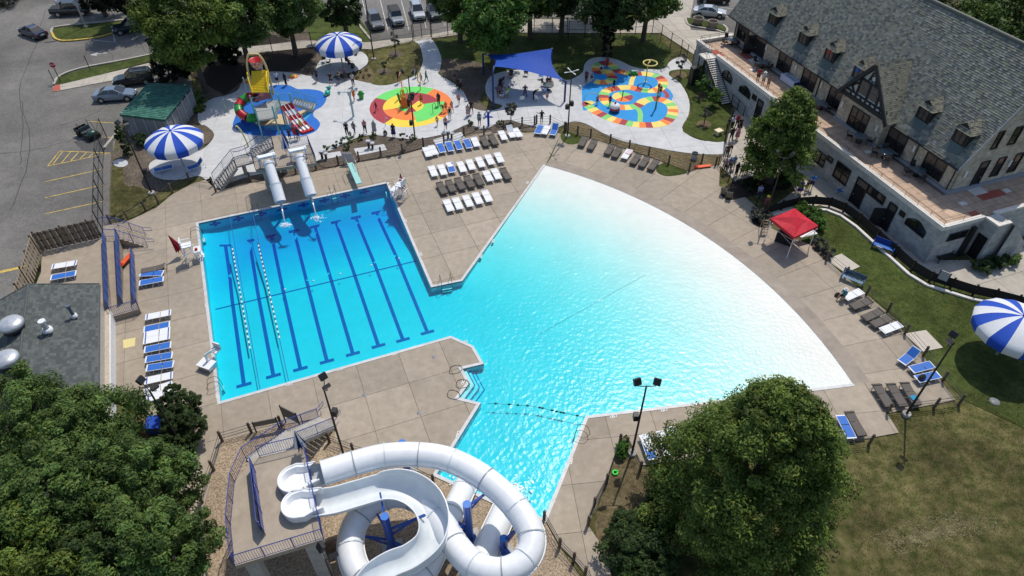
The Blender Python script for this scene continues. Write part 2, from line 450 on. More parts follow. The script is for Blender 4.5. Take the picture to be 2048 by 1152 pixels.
for i in range(len(chain) - 1):
    a, b, c, d = chain[i], chain[i + 1], outc[i + 1], outc[i]
    mb = MB(); mb.hexa([(a.x, a.y, -.16), (b.x, b.y, -.16), (c.x, c.y, -.16), (d.x, d.y, -.16), (a.x, a.y, .03), (b.x, b.y, .03), (c.x, c.y, .03), (d.x, d.y, .03)])
    mb.build("coping_stone", M_coping, cop)

# ------------------------------------------------------------------ ground
GX = 1500
structure(MB().sheet([(-GX, -GX, 0), (GX, -GX, 0), (GX, GX, 0), (-GX, GX, 0)], -.08, [POOL]).build("ground", M_dry))
def zone(name, pl, z, m): return structure(MB().sheet(pl, z).build(name, m))
zone("parking_lot", poly([(-420, 1000), (-420, -140), (640, -140), (640, 78), (560, 92), (420, 108), (378, 140), (392, 205), (330, 240), (236, 250), (222, 330), (216, 440), (205, 480), (85, 505), (40, 620), (20, 760), (10, 1000)]), -.055, M_asphalt)
zone("upper_parking_lot", poly([(600, -140), (600, 92), (742, 84), (870, 70), (932, 56), (1045, 36), (1200, 36), (1200, -140)]), -.056, M_asphalt)
zone("right_parking_lot", poly([(1376, 66), (1370, -20), (1350, -140), (1800, -140), (1800, 110), (1500, 95), (1460, 64)]), -.057, M_asphalt)
zone("grass_strip", spoly([(640, 20), (700, 22), (742, 82), (640, 96), (610, 40)], 0, 3), -.02, M_lawn)
zone("lawn_strip_north", poly([(1190, -30), (1330, -30), (1300, 30), (1185, 36)]), -.04, M_lawn)
zone("lawn", poly([(870, 82), (925, 70), (1050, 68), (1305, 68), (1345, 100), (1330, 135), (1290, 140), (1235, 122), (1180, 120), (1165, 145), (1130, 162), (960, 190), (880, 150)]), -.046, M_lawn)
zone("lawn_south", spoly([(1652, 520), (1800, 640), (1930, 800), (2300, 900), (2300, 560), (1990, 585), (1850, 555), (1760, 490), (1690, 425), (1560, 425)], 0, 2), -.046, M_lawn)
zone("mulch_bed", poly([(392, 195), (520, 40), (640, 60), (660, 150), (600, 150), (500, 150), (455, 195), (400, 235), (425, 285), (330, 310), (236, 300), (236, 252), (330, 250)]), -.050, M_mulch)
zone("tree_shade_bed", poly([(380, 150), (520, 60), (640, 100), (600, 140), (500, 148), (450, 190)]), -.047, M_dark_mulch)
zone("mulch_strip", poly([(216, 448), (222, 300), (430, 300), (430, 390), (560, 365), (790, 318), (1010, 262), (1120, 262), (1060, 225), (960, 240), (820, 265), (620, 300), (400, 330)]), -.051, M_mulch)
zone("mulch_bank", poly([(1118, 264), (1150, 240), (1340, 292), (1450, 300), (1442, 335), (1385, 345), (1250, 300)]), -.050, M_straw)
zone("bare_patch", spoly([(878, 118), (960, 125), (985, 150), (960, 200), (985, 222), (940, 218), (920, 170), (885, 150)], 0, 4), -.042, M_mulch)
zone("gravel_bed", poly([(445, 881), (563, 850), (640, 838), (672, 865), (710, 903), (876, 951), (989, 1003), (1088, 1038), (1120, 1096), (1180, 1180), (1150, 1400), (380, 1400), (395, 1080), (425, 940)]), -.03, M_gravel)
zone("flume_bed_grass", spoly([(1247, 875), (1282, 930), (1340, 990), (1290, 1060), (1225, 1110), (1190, 1055), (1215, 960)], 0, 4), -.03, M_straw)

# ------------------------------------------------------------------ paving
ROT_L = math.atan2(EW.y, EW.x)
left_pl = poly([(1091, 330), (1122, 268), (1100, 262), (1050, 266), (1005, 258), (928, 274), (849, 297), (800, 311), (713, 326), (630, 343), (572, 355), (503, 366), (430, 382), (422, 356), (385, 367), (344, 389), (312, 416), (260, 440), (222, 448), (222, 640), (228, 790), (300, 835), (390, 800), (388, 900), (350, 1000), (320, 1200), (424, 1200), (402, 1080), (409, 1010), (428, 940), (445, 881), (563, 850), (638, 836), (672, 853), (668, 882), (710, 905), (870, 952)]) + list(reversed(REST[3:]))[::1][::-1][::1]
left_pl = left_pl[:-len(REST[3:])] + REST[3:]
deck = slabs("deck_slab", left_pl, [], 3.3, 3.3, ROT_L, 0.0, .026, M_deck, M_joint, "pool_deck", ou=O_.x, ov=O_.y)
outer_arc = poly([(1911, 800), (1846, 712), (1809, 668), (1774, 624), (1732, 590), (1652, 519), (1640, 498), (1545, 458), (1530, 428), (1505, 406), (1492, 393), (1470, 390), (1455, 380), (1438, 372), (1440, 330), (1400, 334), (1378, 344), (1340, 330), (1246, 297), (1165, 272), (1122, 268)])
band = arc_pts(40, AR + 1.3)
wb = structure(MB().sheet(ARC + band[::-1], -.002).build("beach_edge_band", M_wet))
right_pl = band + outer_arc
deckr = slabs("deck_slab", right_pl, [], 3.4, 3.1, 0, 0.0, .026, M_deck, M_joint, "beach_deck", polar=(AC.x, AC.y, AR + 5))
c0 = band[-1]
low_pl = [ARC[-1], c0] + poly([(1911, 800), (1774, 826), (1798, 865), (1738, 876), (1500, 905), (1284, 931), (1253, 868), (1240, 880), (1213, 965), (1176, 1050), (1215, 1108), (1230, 1200), (1190, 1210), (1172, 1150), (1150, 1122), (1120, 1092)]) + [REST[1], REST[0]]
deckb = slabs("deck_slab", low_pl, [], 3.3, 3.3, rad(6.5), 0.0, .026, M_deck, M_joint, "lower_deck")
for q in ([(1652, 519), (1683, 507), (1720, 533), (1690, 546)], [(1809, 667), (1852, 660), (1886, 695), (1846, 703)]):
    MB().prism(poly(q), -.05, .004).build("deck_slab", M_slab, deckr)
SPL = [(395, 235), (402, 212), (425, 197), (455, 190), (475, 180), (485, 163), (505, 150), (545, 143), (590, 146), (622, 152), (630, 140), (640, 122), (672, 106), (718, 102), (736, 116), (731, 132), (712, 142), (680, 148), (668, 153), (700, 156), (740, 165), (772, 167), (800, 160), (832, 150), (842, 135), (845, 112), (829, 80), (861, 76), (882, 112), (880, 138), (877, 148), (905, 165), (926, 182), (937, 205), (946, 216), (972, 222), (998, 217), (1004, 210), (984, 203), (971, 182), (975, 160), (992, 147), (1035, 139), (1085, 141), (1112, 149), (1132, 160), (1152, 154), (1166, 143), (1169, 129), (1182, 117), (1207, 114), (1237, 120), (1262, 132), (1292, 138), (1328, 137), (1338, 125), (1352, 116), (1372, 115), (1388, 140), (1366, 146), (1345, 143), (1338, 150), (1362, 168), (1378, 200), (1377, 230), (1364, 255), (1380, 272), (1410, 282), (1447, 283), (1452, 306), (1405, 308), (1355, 303), (1300, 293), (1250, 283), (1212, 269), (1185, 254), (1165, 245), (1145, 243), (1122, 252), (1100, 258), (1060, 250), (1040, 246), (1020, 240), (1000, 243), (975, 256), (952, 256), (936, 248), (905, 262), (870, 272), (830, 278), (790, 275), (750, 270), (720, 273), (690, 286), (660, 301), (640, 306), (625, 320), (560, 340), (500, 352), (440, 372), (427, 374), (400, 352), (365, 358), (325, 358), (302, 346), (300, 326), (330, 312), (372, 308), (402, 300), (422, 283), (428, 268), (418, 256), (403, 250)]
splash_pl = spoly(SPL, 0, 3)
plaza = slabs("plaza_slab", splash_pl, [], 3.6, 3.6, rad(8), .0, .022, M_white_conc, M_pale_joint, "splash_plaza", ou=1.1, ov=.7)
# inlaid beds on the paving
def inlay(name, px, m, z=.012, n=5): return zone(name, spoly(px, 0, n), z, m)
inlay("grass_patch", [(1128, 262), (1121, 272), (1127, 284), (1142, 289), (1160, 285), (1168, 274), (1162, 264), (1145, 256)], M_lawn)
inlay("grass_patch", [(1314, 335), (1314, 344), (1326, 351), (1345, 352), (1375, 345), (1350, 334), (1328, 326)], M_lawn)
inlay("lamp_grass", [(745, 168), (775, 170), (802, 162), (832, 150), (842, 136), (845, 112), (826, 82), (742, 96), (738, 118), (732, 134), (712, 145)], M_dry, .014, 4)
inlay("mulch_island", [(668, 154), (690, 150), (714, 143), (738, 133), (747, 150), (742, 165), (720, 162), (700, 157)], M_straw, .018)
for q in ((768, 143, 15, 6), (791, 108, 14, 7)):
    inlay("tree_ring", [(q[0] + q[2] * cos(a), q[1] + q[3] * sin(a)) for a in np.linspace(0, 6.28, 9)[:-1]], M_mulch, .022)
inlay("planted_island", [(1365, 258), (1381, 271), (1410, 281), (1446, 283), (1458, 262), (1470, 240), (1440, 200), (1405, 160), (1385, 140), (1348, 140), (1338, 148), (1362, 166), (1380, 195), (1383, 225)], M_lawn, .014)
for q in ((1358, 150, 16, 8), (1404, 192, 14, 7), (1408, 249, 15, 8), (1440, 259, 8, 4)):
    inlay("tree_ring", [(q[0] + q[2] * cos(a), q[1] + q[3] * sin(a)) for a in np.linspace(0, 6.28, 9)[:-1]], M_straw, .022)
inlay("planted_bed", [(700, 288), (745, 272), (800, 278), (870, 276), (905, 264), (935, 250), (955, 260), (880, 285), (800, 308), (720, 322), (650, 335), (640, 318), (665, 305)], M_mulch, .012)
inlay("planted_bed", [(985, 256), (1002, 245), (1022, 242), (1042, 248), (1062, 252), (1010, 262), (985, 266)], M_mulch, .012)
inlay("mulch_corner", [(1128, 256), (1146, 244), (1166, 247), (1190, 258), (1212, 270), (1250, 284), (1300, 295), (1352, 305), (1400, 311), (1440, 310), (1438, 330), (1402, 332), (1378, 342), (1297, 312), (1220, 288), (1156, 270)], M_straw, .013, 4)
inlay("mulch_nook", [(405, 250), (418, 256), (427, 268), (420, 283), (408, 288), (404, 270)], M_mulch)
inlay("lamp_pad_grass", [(222, 446), (226, 320), (245, 336), (250, 370), (275, 372), (300, 384), (318, 400), (290, 424), (255, 438)], M_dry, -.02, 4)
inlay("round_pad", [(241 + 15 * cos(a), 326 + 8 * sin(a)) for a in np.linspace(0, 6.28, 13)[:-1]], M_white_conc, .0)
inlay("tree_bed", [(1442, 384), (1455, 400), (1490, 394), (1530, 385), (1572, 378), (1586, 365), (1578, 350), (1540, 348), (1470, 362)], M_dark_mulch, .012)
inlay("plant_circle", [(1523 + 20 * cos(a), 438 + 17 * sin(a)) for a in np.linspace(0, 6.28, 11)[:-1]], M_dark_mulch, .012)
inlay("shrub_bed", [(1620, 488), (1632, 480), (1650, 500), (1662, 520), (1648, 520)], M_mulch, .012)
for q in ([(626, 312), (680, 303), (684, 312), (628, 324)], [(708, 298), (768, 289), (774, 301), (714, 312)], [(866, 280), (922, 264), (930, 276), (872, 292)]):
    MB().prism(poly(q), -.02, .05).build("plaza_slab", M_white_conc, plaza)

# walks and kerbs
walk = slabs("walk_slab", poly([(105, 172), (200, 150), (310, 123), (372, 108), (610, 80), (735, 84), (830, 75), (920, 58), (1045, 38), (1305, 40), (1345, 0), (1362, -60), (1400, -60), (1378, 44), (1382, 60), (1470, 66), (1482, 70), (1402, 80), (1405, 120), (1322, 66), (1048, 66), (925, 68), (830, 82), (745, 99), (625, 94), (400, 120), (330, 133), (230, 160), (108, 183)]), [], 2.4, 2.4, rad(12), .015, .03, M_walk, M_walk_joint, "sidewalk")
bld_walk = slabs("walk_slab", poly([(1440, 330), (1452, 290), (1470, 215), (1495, 190), (1860, 520), (1970, 520), (2120, 470), (2120, 620), (1990, 590), (1870, 560), (1790, 505), (1720, 440), (1640, 410), (1545, 430), (1530, 425), (1590, 380), (1575, 350), (1470, 362)]), [], 3.0, 3.0, rad(19.58), -.006, .03, M_walk, M_walk_joint, "building_walk")
def kerb(name, px, m=M_kerb, wd=.3, h=.12, z=-.06, closed=False):
    pts = smooth(poly(px), 4, closed); mb = MB(); n = len(pts)
    for i in range(n if closed else n - 1):
        mb.bar(pts[i] + Vector((0, 0, h / 2)), pts[(i + 1) % n] + Vector((0, 0, h / 2)), wd, h)
    return structure(mb.build(name, m))
zone("road_island", spoly([(104, 62), (112, 76), (135, 80), (190, 72), (240, 62), (330, 48), (330, 36), (230, 44), (120, 55)], 0, 4), .03, M_lawn)
kerb("island_kerb", [(104, 66), (112, 78), (135, 82), (190, 76), (226, 67)], M_yellow_paint)
kerb("island_kerb", [(330, 34), (230, 42), (120, 53), (104, 60), (104, 66)])
zone("verge", spoly([(112, 168), (125, 152), (170, 138), (250, 122), (330, 105), (372, 104), (372, 110), (300, 124), (210, 147), (130, 167)], 0, 3), .03, M_lawn)
kerb("verge_kerb", [(108, 170), (120, 152), (165, 136), (250, 120), (330, 103)])
zone("tactile_pad", poly([(107, 172), (120, 169), (121, 180), (106, 183)]), .022, M_red_pad)
kerb("lot_kerb", [(700, 28), (742, 80)]); kerb("lot_kerb", [(640, 18), (665, 15), (700, 28)])
zone("planter_island", spoly([(1372, 36), (1380, 48), (1430, 56), (1450, 62), (1452, 54), (1430, 46), (1388, 38)], 0, 4), .04, M_lawn)
kerb("planter_kerb", [(1372, 34), (1372, 42), (1382, 52), (1430, 60), (1450, 66), (1454, 58), (1446, 50)])
# road paint
def paint(name, segs, wd=.11, m=M_yellow_paint, z=-.045):
    mb = MB()
    for a, b in segs: mb.sheet(strip(P(*a), P(*b), wd), z)
    return structure(mb.build(name, m))
z5 = lambda x, y: ZZ(x, y, 0, 220)
for a, b in [((430, 685), (990, 562)), ((430, 838), (985, 715)), ((430, 993), (985, 872)), ((845, 105), (1110, 122)), ((720, 240), (780, 250)), ((1005, 258), (1180, 265))]:
    paint("bay_line", [(z5(*a), z5(*b))])
paint("hatched_bay", [(z5(455, 535), z5(570, 390)), (z5(570, 390), z5(1060, 408)), (z5(455, 535), z5(1060, 408))] + [(z5(500 + i * 88, 525 - i * 20), z5(600 + i * 78, 394 + i * 2)) for i in range(5)])
paint("faded_line", [((-40, 552), (50, 532))], .35)
paint("bay_line", [((175, 78), (228, 84)), ((226, 68), (230, 84))], m=M_white_paint)
mb = MB(); mb.sheet(strip(P(196, 107), P(214, 105), .16), -.045); mb.sheet([P(180, 109), P(196, 104), P(193, 111)], -.045); structure(mb.build("road_arrow", M_white_paint))
for x in (1152, 1172, 1192): paint("bay_line", [((x - 4, 36), (x - 18, -20))], m=M_white_paint)
for a, b in [((1440, 14), (1500, 20)), ((1448, 32), (1480, 34)), ((738, 52), (722, -10)), ((776, 62), (758, -10)), ((818, 60), (800, -10)), ((852, 55), (838, -10)), ((890, 50), (876, -10))]:
    paint("bay_line", [(a, b)], m=M_white_paint)
# coloured crack lines in the old asphalt
mb = MB()
for c in ([(20, 420), (60, 300), (40, 180), (70, 90), (90, 20)], [(0, 306), (60, 300), (120, 286), (156, 276)], [(120, 250), (180, 230), (240, 190)], [(40, 330), (46, 250), (44, 200)], [(215, 100), (226, 116), (216, 128)], [(168, 90), (172, 104), (166, 120)], [(270, 70), (290, 100), (330, 118)]):
    pts = smooth(poly(c), 6, False)
    pts = [p + Vector((R.uniform(-.12, .12), R.uniform(-.12, .12), 0)) for p in pts]
    for a, b in zip(pts, pts[1:]): mb.sheet(strip(a, b, .06), -.047)
structure(mb.build("asphalt_crack", flat("crack_tar", (.035, .034, .034), .8)))
zone("tar_patch", poly([z5(700, 300), z5(850, 262), z5(1110, 270), z5(1080, 300), z5(1080, 412), z5(790, 385)]), -.049, mat("tar_patch", (.07, .068, .066), (.10, .098, .095), 5, .85))
# ------------------------------------------------------------------ building materials
def brick_mat(name, c1, c2, mortar, w_, h_, axis="xy", rough=.85, mort=.012, big=.2):
    m = bpy.data.materials.new(name); m.use_nodes = True; n = m.node_tree.nodes; L = m.node_tree.links; b = n["Principled BSDF"]
    b.inputs["Roughness"].default_value = rough; b.inputs["Specular IOR Level"].default_value = .2
    tc = n.new("ShaderNodeTexCoord"); sp = n.new("ShaderNodeSeparateXYZ"); L.new(tc.outputs["Object"], sp.inputs[0])
    ad = n.new("ShaderNodeMath"); L.new(sp.outputs[0], ad.inputs[0]); L.new(sp.outputs[1], ad.inputs[1])
    cb = n.new("ShaderNodeCombineXYZ"); L.new(ad.outputs[0], cb.inputs[0]); L.new(sp.outputs[2], cb.inputs[1])
    br = n.new("ShaderNodeTexBrick"); br.inputs["Scale"].default_value = 1; br.inputs["Brick Width"].default_value = w_; br.inputs["Row Height"].default_value = h_
    br.inputs["Mortar Size"].default_value = mort; br.inputs["Color1"].default_value = (*c1, 1); br.inputs["Color2"].default_value = (*c2, 1); br.inputs["Mortar"].default_value = (*mortar, 1)
    br.inputs["Bias"].default_value = 0; L.new(cb.outputs[0], br.inputs["Vector"])
    nz = n.new("ShaderNodeTexNoise"); nz.inputs["Scale"].default_value = 1.4; nz.inputs["Detail"].default_value = 6; L.new(tc.outputs["Object"], nz.inputs["Vector"])
    mr = n.new("ShaderNodeMapRange"); mr.inputs["To Min"].default_value = 1 - big; mr.inputs["To Max"].default_value = 1 + big; mr.inputs["From Min"].default_value = .3; mr.inputs["From Max"].default_value = .7
    L.new(nz.outputs["Fac"], mr.inputs[0]); vm = n.new("ShaderNodeVectorMath"); vm.operation = 'SCALE'; L.new(br.outputs["Color"], vm.inputs[0]); L.new(mr.outputs[0], vm.inputs["Scale"])
    L.new(vm.outputs[0], b.inputs["Base Color"])
    bp = n.new("ShaderNodeBump"); bp.inputs["Strength"].default_value = .5; bp.inputs["Distance"].default_value = .02; bp.invert = True
    L.new(br.outputs["Fac"], bp.inputs["Height"]); L.new(bp.outputs[0], b.inputs["Normal"]); return m
M_stone_low = brick_mat("grey_ashlar", (.36, .365, .36), (.48, .475, .455), (.36, .36, .35), .42, .17)
M_stone_up = brick_mat("tan_ashlar", (.37, .33, .255), (.54, .48, .385), (.40, .36, .30), .40, .16)
SLATE = [flat("slate_" + k, c, .75) for k, c in dict(grey=(.18, .18, .152), dark=(.105, .107, .095), moss=(.20, .198, .145), pale=(.25, .248, .212), blue=(.14, .155, .148)).items()]
M_glass = flat("dark_glass", (.012, .014, .016), .12, spec=.5); M_frame = flat("black_frame", (.018, .018, .019), .5)
M_curtain = mat("curtain_glass", (.06, .05, .045), (.12, .10, .09), 3, .3)
M_cap = mat("limestone_cap", (.62, .58, .52), (.72, .68, .62), 3, .8, big=(.6, .1))
M_timber = flat("dark_timber", (.022, .024, .028), .7); M_render = mat("white_render", (.60, .60, .60), (.68, .68, .67), 3, .9)
M_tile = mat("terrace_tile", (.42, .29, .20), (.50, .36, .26), 2, .8, big=(.5, .12), rnd=.08); M_tile_red = flat("red_tile", (.34, .075, .05), .8, rnd=.1)
M_grout = flat("grout", (.17, .13, .10), .9); M_copper = flat("verdigris", (.085, .115, .115), .75)
M_metal = flat("bare_steel", (.45, .46, .47), .4, .6); M_blk = flat("black_steel", (.014, .014, .015), .5); M_rust = flat("brown_rail", (.10, .07, .05), .6)
M_sconce = flat("sconce_white", (.72, .72, .72), .5)

# ------------------------------------------------------------------ club house (local frame: x into the building, y along the wall away from the camera)
BA, BR = Vector((36.7, 45.45, 0)), rad(19.58)
house = thing("clubhouse", "large stone clubhouse with slate roof, dormers and a half timbered gable", "building", BA, BR)
T = 3.68
def bp_(name, m, mb, parent=None, **k): return mb.build(name, m, parent or house, **k)
mb = MB(); mb.bx(0, 16, .22, 40.3, -.1, T - .05); bp_("lower_wall", M_stone_low, mb)
mb = MB(); mb.bx(4.55, 6.0, -1.2, .22, -.1, 4.0); mb.bx(5.8, 17, .22, .5, T - .05, 3.95)
mb.add([(6, -1.2, 4.0), (6, -1.6, 4.0), (9, -1.6, 1.2), (9, -1.2, 1.2), (6, -1.2, 0), (6, -1.6, 0), (9, -1.6, 0), (9, -1.2, 0)], [(0, 1, 2, 3), (0, 3, 7, 4), (1, 5, 6, 2), (2, 6, 7, 3)])
bp_("wing_wall", M_stone_low, mb)
mb = MB(); mb.bx(-.06, .34, .2, 35.8, T - .04, 4.06); mb.bx(-.06, .34, 37.3, 40.4, T - .04, 4.06); mb.bx(.34, 4.6, .16, .56, T - .04, 4.05); mb.bx(4.5, 4.9, -1.25, .16, 3.9, 4.07); mb.bx(4.9, 6.05, -1.25, -.9, 3.9, 4.07)
mb.bx(5.75, 17, .16, .55, 3.9, 4.08); mb.bx(.34, 5, 40.0, 40.4, T - .04, 4.05); bp_("parapet_cap", M_cap, mb)
# rails on the parapet
def pipe_rail(name, pts, h, sp, parent, m, r=.02, rails=(1.0,)):
    mb = MB(); pts = [Vector(p) for p in pts]
    for f in rails: mb.tube([p + Vector((0, 0, h * f)) for p in pts], r, 5)
    for a, b in zip(pts, pts[1:]):
        n = max(1, int((b - a).length / sp))
        for i in range(n + 1):
            q = a.lerp(b, i / n); mb.cyl(q, q + Vector((0, 0, h)), r, n=5)
    return mb.build(name, m, parent)
pipe_rail("parapet_rail", [(.3, 35.6, 4.06), (.3, .5, 4.06), (4.5, .5, 4.06)], .38, 1.5, house, M_rust)
pipe_rail("parapet_rail", [(.3, 40.1, 4.06), (.3, 37.5, 4.06)], .5, 1.2, house, M_blk, rails=(1, .5)); pipe_rail("parapet_rail", [(.3, 40.1, 4.06), (4.3, 40.1, 4.06)], .5, 1.2, house, M_blk, rails=(1, .5))
# terrace floor of single tiles
ter = bp_("terrace", M_grout, MB().bx(.3, 17, .5, 40.0, T - .05, T - .015))
sp_ = .93
for mat_, rnge in ((M_tile, 0), (M_tile_red, 1)):
    me = None
    for i in range(17):
        for j in range(43):
            x0, y0 = .34 + i * sp_, .56 + j * sp_
            if x0 > 4.0 and y0 > 3.8: continue
            if y0 + sp_ > 40: continue
            red = (32.6 < y0 < 35.2 and x0 > 2.2) or (x0 > 3.6 and x0 < 4.9 and y0 < 1.3) or (6 < x0 < 9.2 and 2.2 < y0 < 3.2) or (35.4 < y0 < 37.2 and x0 < .8)
            if red != bool(rnge): continue
            if me is None:
                me = MB().bx(0, sp_ - .035, 0, sp_ - .035, T - .016, T).build("tile", mat_, ter); me.location = (x0, y0, 0)
            else:
                o = me.copy(); COL.objects.link(o); o.parent = ter; o.location = (x0, y0, R.uniform(-.002, .002))
# upper walls
EAVE, RIDGE, TE, TR = 6.92, 15.4, 4.2, 9.95; SL = (RIDGE - EAVE) / (TR - TE)
rz = lambda t: EAVE + SL * (t - TE)
mb = MB()
for y in (4.4, 39.4):
    d = .35 if y < 10 else -.35
    pl = [(4.65, y, T), (15.25, y, T), (15.25, y, rz(4.65) - .1), (TR, y, RIDGE - .25), (4.65, y, rz(4.65) - .1)]
    mb.add(pl + [(a, b + d, c) for a, b, c in pl], [(0, 1, 2, 3, 4), (9, 8, 7, 6, 5)])
mb.bx(4.65, 5.0, 4.4, 39.4, T, EAVE + .3); mb.bx(14.9, 15.25, 4.4, 39.4, T, EAVE + .3)
bp_("upper_wall", M_stone_up, mb)
mb = MB(); mb.bx(3.9, 4.66, 12.9, 19.0, T, 7.2); bp_("bay_wall", M_stone_up, mb)
mb = MB(); mb.bx(4.4, 4.66, 4.2, 39.4, T, T + .28); mb.bx(3.75, 3.9, 12.8, 19.1, T, T + .28); mb.bx(4.65, 15.3, 4.2, 4.4, T, T + .28); bp_("plinth", flat("bluestone", (.26, .28, .32), .8), mb)
# roofs of single slates
def slate_field(mb, o, u, v, U, V, w_, h_, inside, mats_n, g, th=.025):
    u, v = Vector(u).normalized(), Vector(v).normalized(); nrm = u.cross(v).normalized(); o = Vector(o)
    if nrm.z < 0: nrm = -nrm
    for r_ in range(int(V / h_) + 1):
        x = -(r_ % 2) * w_ * .5 - g.uniform(0, .05)
        while x < U:
            ww = w_ * g.uniform(.8, 1.2); cu, cv = x + ww / 2, (r_ + .5) * h_
            if inside(cu, cv):
                a, b = max(0, x + .006), min(U, x + ww - .006); lo = r_ * h_ - g.uniform(0, .02); hi = (r_ + 1) * h_
                t0 = th + g.uniform(0, .018)
                p = [o + u * a + v * lo + nrm * t0, o + u * b + v * lo + nrm * t0, o + u * b + v * hi, o + u * a + v * hi, o + u * a + v * lo, o + u * b + v * lo]
                mb.cur = g.randrange(mats_n); mb.add(p, [(0, 1, 2, 3), (4, 5, 1, 0)])
            x += ww
    return mb
GR = random.Random(5)
Y0, Y1 = 3.95, 40.4
sl_len = math.hypot(TR - TE, RIDGE - EAVE)
# house roof
roof = bp_("roof", SLATE[1], MB().add([(TE - .25, Y0, rz(TE - .25)), (TE - .25, Y1, rz(TE - .25)), (TR, Y1, RIDGE), (TR, Y0, RIDGE), (2 * TR - TE + .25, Y0, rz(TE - .25)), (2 * TR - TE + .25, Y1, rz(TE - .25))], [(0, 3, 2, 1), (3, 4, 5, 2)]))
BY, BYZ, BW = 15.4, 11.3, 3.55          # bay gable ridge
bayh = lambda y: BYZ - abs(y - BY) * (BYZ - 6.9) / BW
def main_in(cu, cv):
    y = Y0 + cu; t = TE - .25 + cv * (TR - TE) / sl_len; z = rz(t)
    if abs(y - BY) < BW and z < bayh(y) and t < 7.3: return False
    return True
mb = slate_field(MB(), (TE - .25, Y0, rz(TE - .25)), (0, 1, 0), (TR - TE, 0, RIDGE - EAVE), Y1 - Y0, sl_len + .2, .30, .19, main_in, len(SLATE), GR)
mb.build("slate_courses", SLATE, roof, kind="stuff")
mb = MB(); mb.tube([(TR, Y0 - .02, RIDGE + .03), (TR, Y1, RIDGE + .03)], .13, 6); mb.build("ridge_cap", SLATE[0], roof)
mb = MB(); mb.tube([(TE - .36, Y0, EAVE - .36), (TE - .36, 11.9, EAVE - .36)], .09, 6); mb.tube([(TE - .36, 18.9, EAVE - .36), (TE - .36, Y1, EAVE - .36)], .09, 6); mb.build("gutter", M_blk, roof)
mb = MB(); mb.bar((TE - .3, Y0 + .03, rz(TE - .3) - .1), (TR, Y0 + .03, RIDGE - .1), .07, .3); mb.bar((TR, Y0 + .03, RIDGE - .1), (2 * TR - TE, Y0 + .03, EAVE - .1), .07, .3); mb.build("verge_flashing", M_metal, roof)
# gable over the bay
tm = lambda z: TE + (z - EAVE) / SL
gt = 2.75
broof = bp_("bay_roof", SLATE[1], MB().add([(gt, BY, BYZ), (tm(BYZ), BY, BYZ), (tm(6.9), BY - BW, 6.9), (gt, BY - BW, 6.9), (tm(6.9), BY + BW, 6.9), (gt, BY + BW, 6.9)], [(0, 1, 2, 3), (0, 5, 4, 1)]))
mb = MB(); gl_ = math.hypot(BW, BYZ - 6.9)
for sg in (-1, 1):
    o = (gt, BY + sg * BW, 6.9); ins = lambda cu, cv: gt + cu < tm(6.9 + cv * (BYZ - 6.9) / gl_) + .05
    slate_field(mb, o, (1, 0, 0), (0, -sg * BW, BYZ - 6.9), 5.2, gl_, .30, .19, ins, len(SLATE), GR)
for f in range(len(mb.mi)): mb.mi[f] = (mb.mi[f] if mb.mi[f] != 4 else 2)
M_warm = [flat("slate_warm", (.20, .185, .135), .8), SLATE[1], SLATE[2], flat("slate_warm_pale", (.25, .235, .175), .8)]
mb.mi = [x % 4 for x in mb.mi]; mb.build("slate_courses", M_warm, broof, kind="stuff")
gable = bp_("gable", M_render, MB().add([(3.2, BY - 3.2, 7.1), (3.2, BY + 3.2, 7.1), (3.2, BY, 11.0), (3.9, BY - 3.2, 7.1), (3.9, BY + 3.2, 7.1), (3.9, BY, 11.0)], [(0, 1, 2), (0, 3, 4, 1)]))
mb = MB(); g3 = 3.12
for a, b, w_ in [((-3.2, 7.15), (3.2, 7.15), .42), ((-2.9, 7.7), (2.9, 7.7), .14), ((-1.35, 7.2), (-1.35, 9.4), .2), ((1.35, 7.2), (1.35, 9.4), .2), ((-1.35, 9.35), (1.35, 9.35), .2), ((0, 7.8), (0, 9.3), .22), ((-2.9, 7.7), (-1.35, 8.9), .17), ((2.9, 7.7), (1.35, 8.9), .17), ((-2.2, 8.3), (-1.7, 7.7), .15), ((2.2, 8.3), (1.7, 7.7), .15), ((-.65, 7.2), (-.65, 7.8), .16), ((.65, 7.2), (.65, 7.8), .16), ((-.5, 9.4), (-.2, 10.4), .16), ((.5, 9.4), (.2, 10.4), .16), ((-2.05, 7.2), (-2.05, 7.7), .15), ((2.05, 7.2), (2.05, 7.7), .15), ((0, 7.2), (0, 7.8), .16)]:
    mb.bar((g3, BY + a[0], a[1]), (g3, BY + b[0], b[1]), w_, .12, up=(1, 0, 0))
mb.build("timber_frame", M_timber, gable)
for sg in (-1, 1):
    for z0, m_ in ((7.95, M_glass), (8.62, M_curtain)):
        MB().bx(g3 - .01, g3 + .02, BY + sg * .67 - .5, BY + sg * .67 + .5, z0, z0 + .62).build("pane", m_, gable)
mb = MB()
for sg in (-1, 1): mb.bar((gt + .02, BY + sg * (BW + .05), 6.75), (gt + .02, BY, BYZ - .05), .36, .14, up=(1, 0, 0))
mb.build("bargeboard", M_timber, gable)
mb = MB(); mb.tube([(3.14, BY + cos(a) * .3, 9.85 + sin(a) * .3) for a in np.linspace(0, 6.28, 13)[:-1]], .05, 4, closed=True); mb.build("roundel", M_timber, gable)
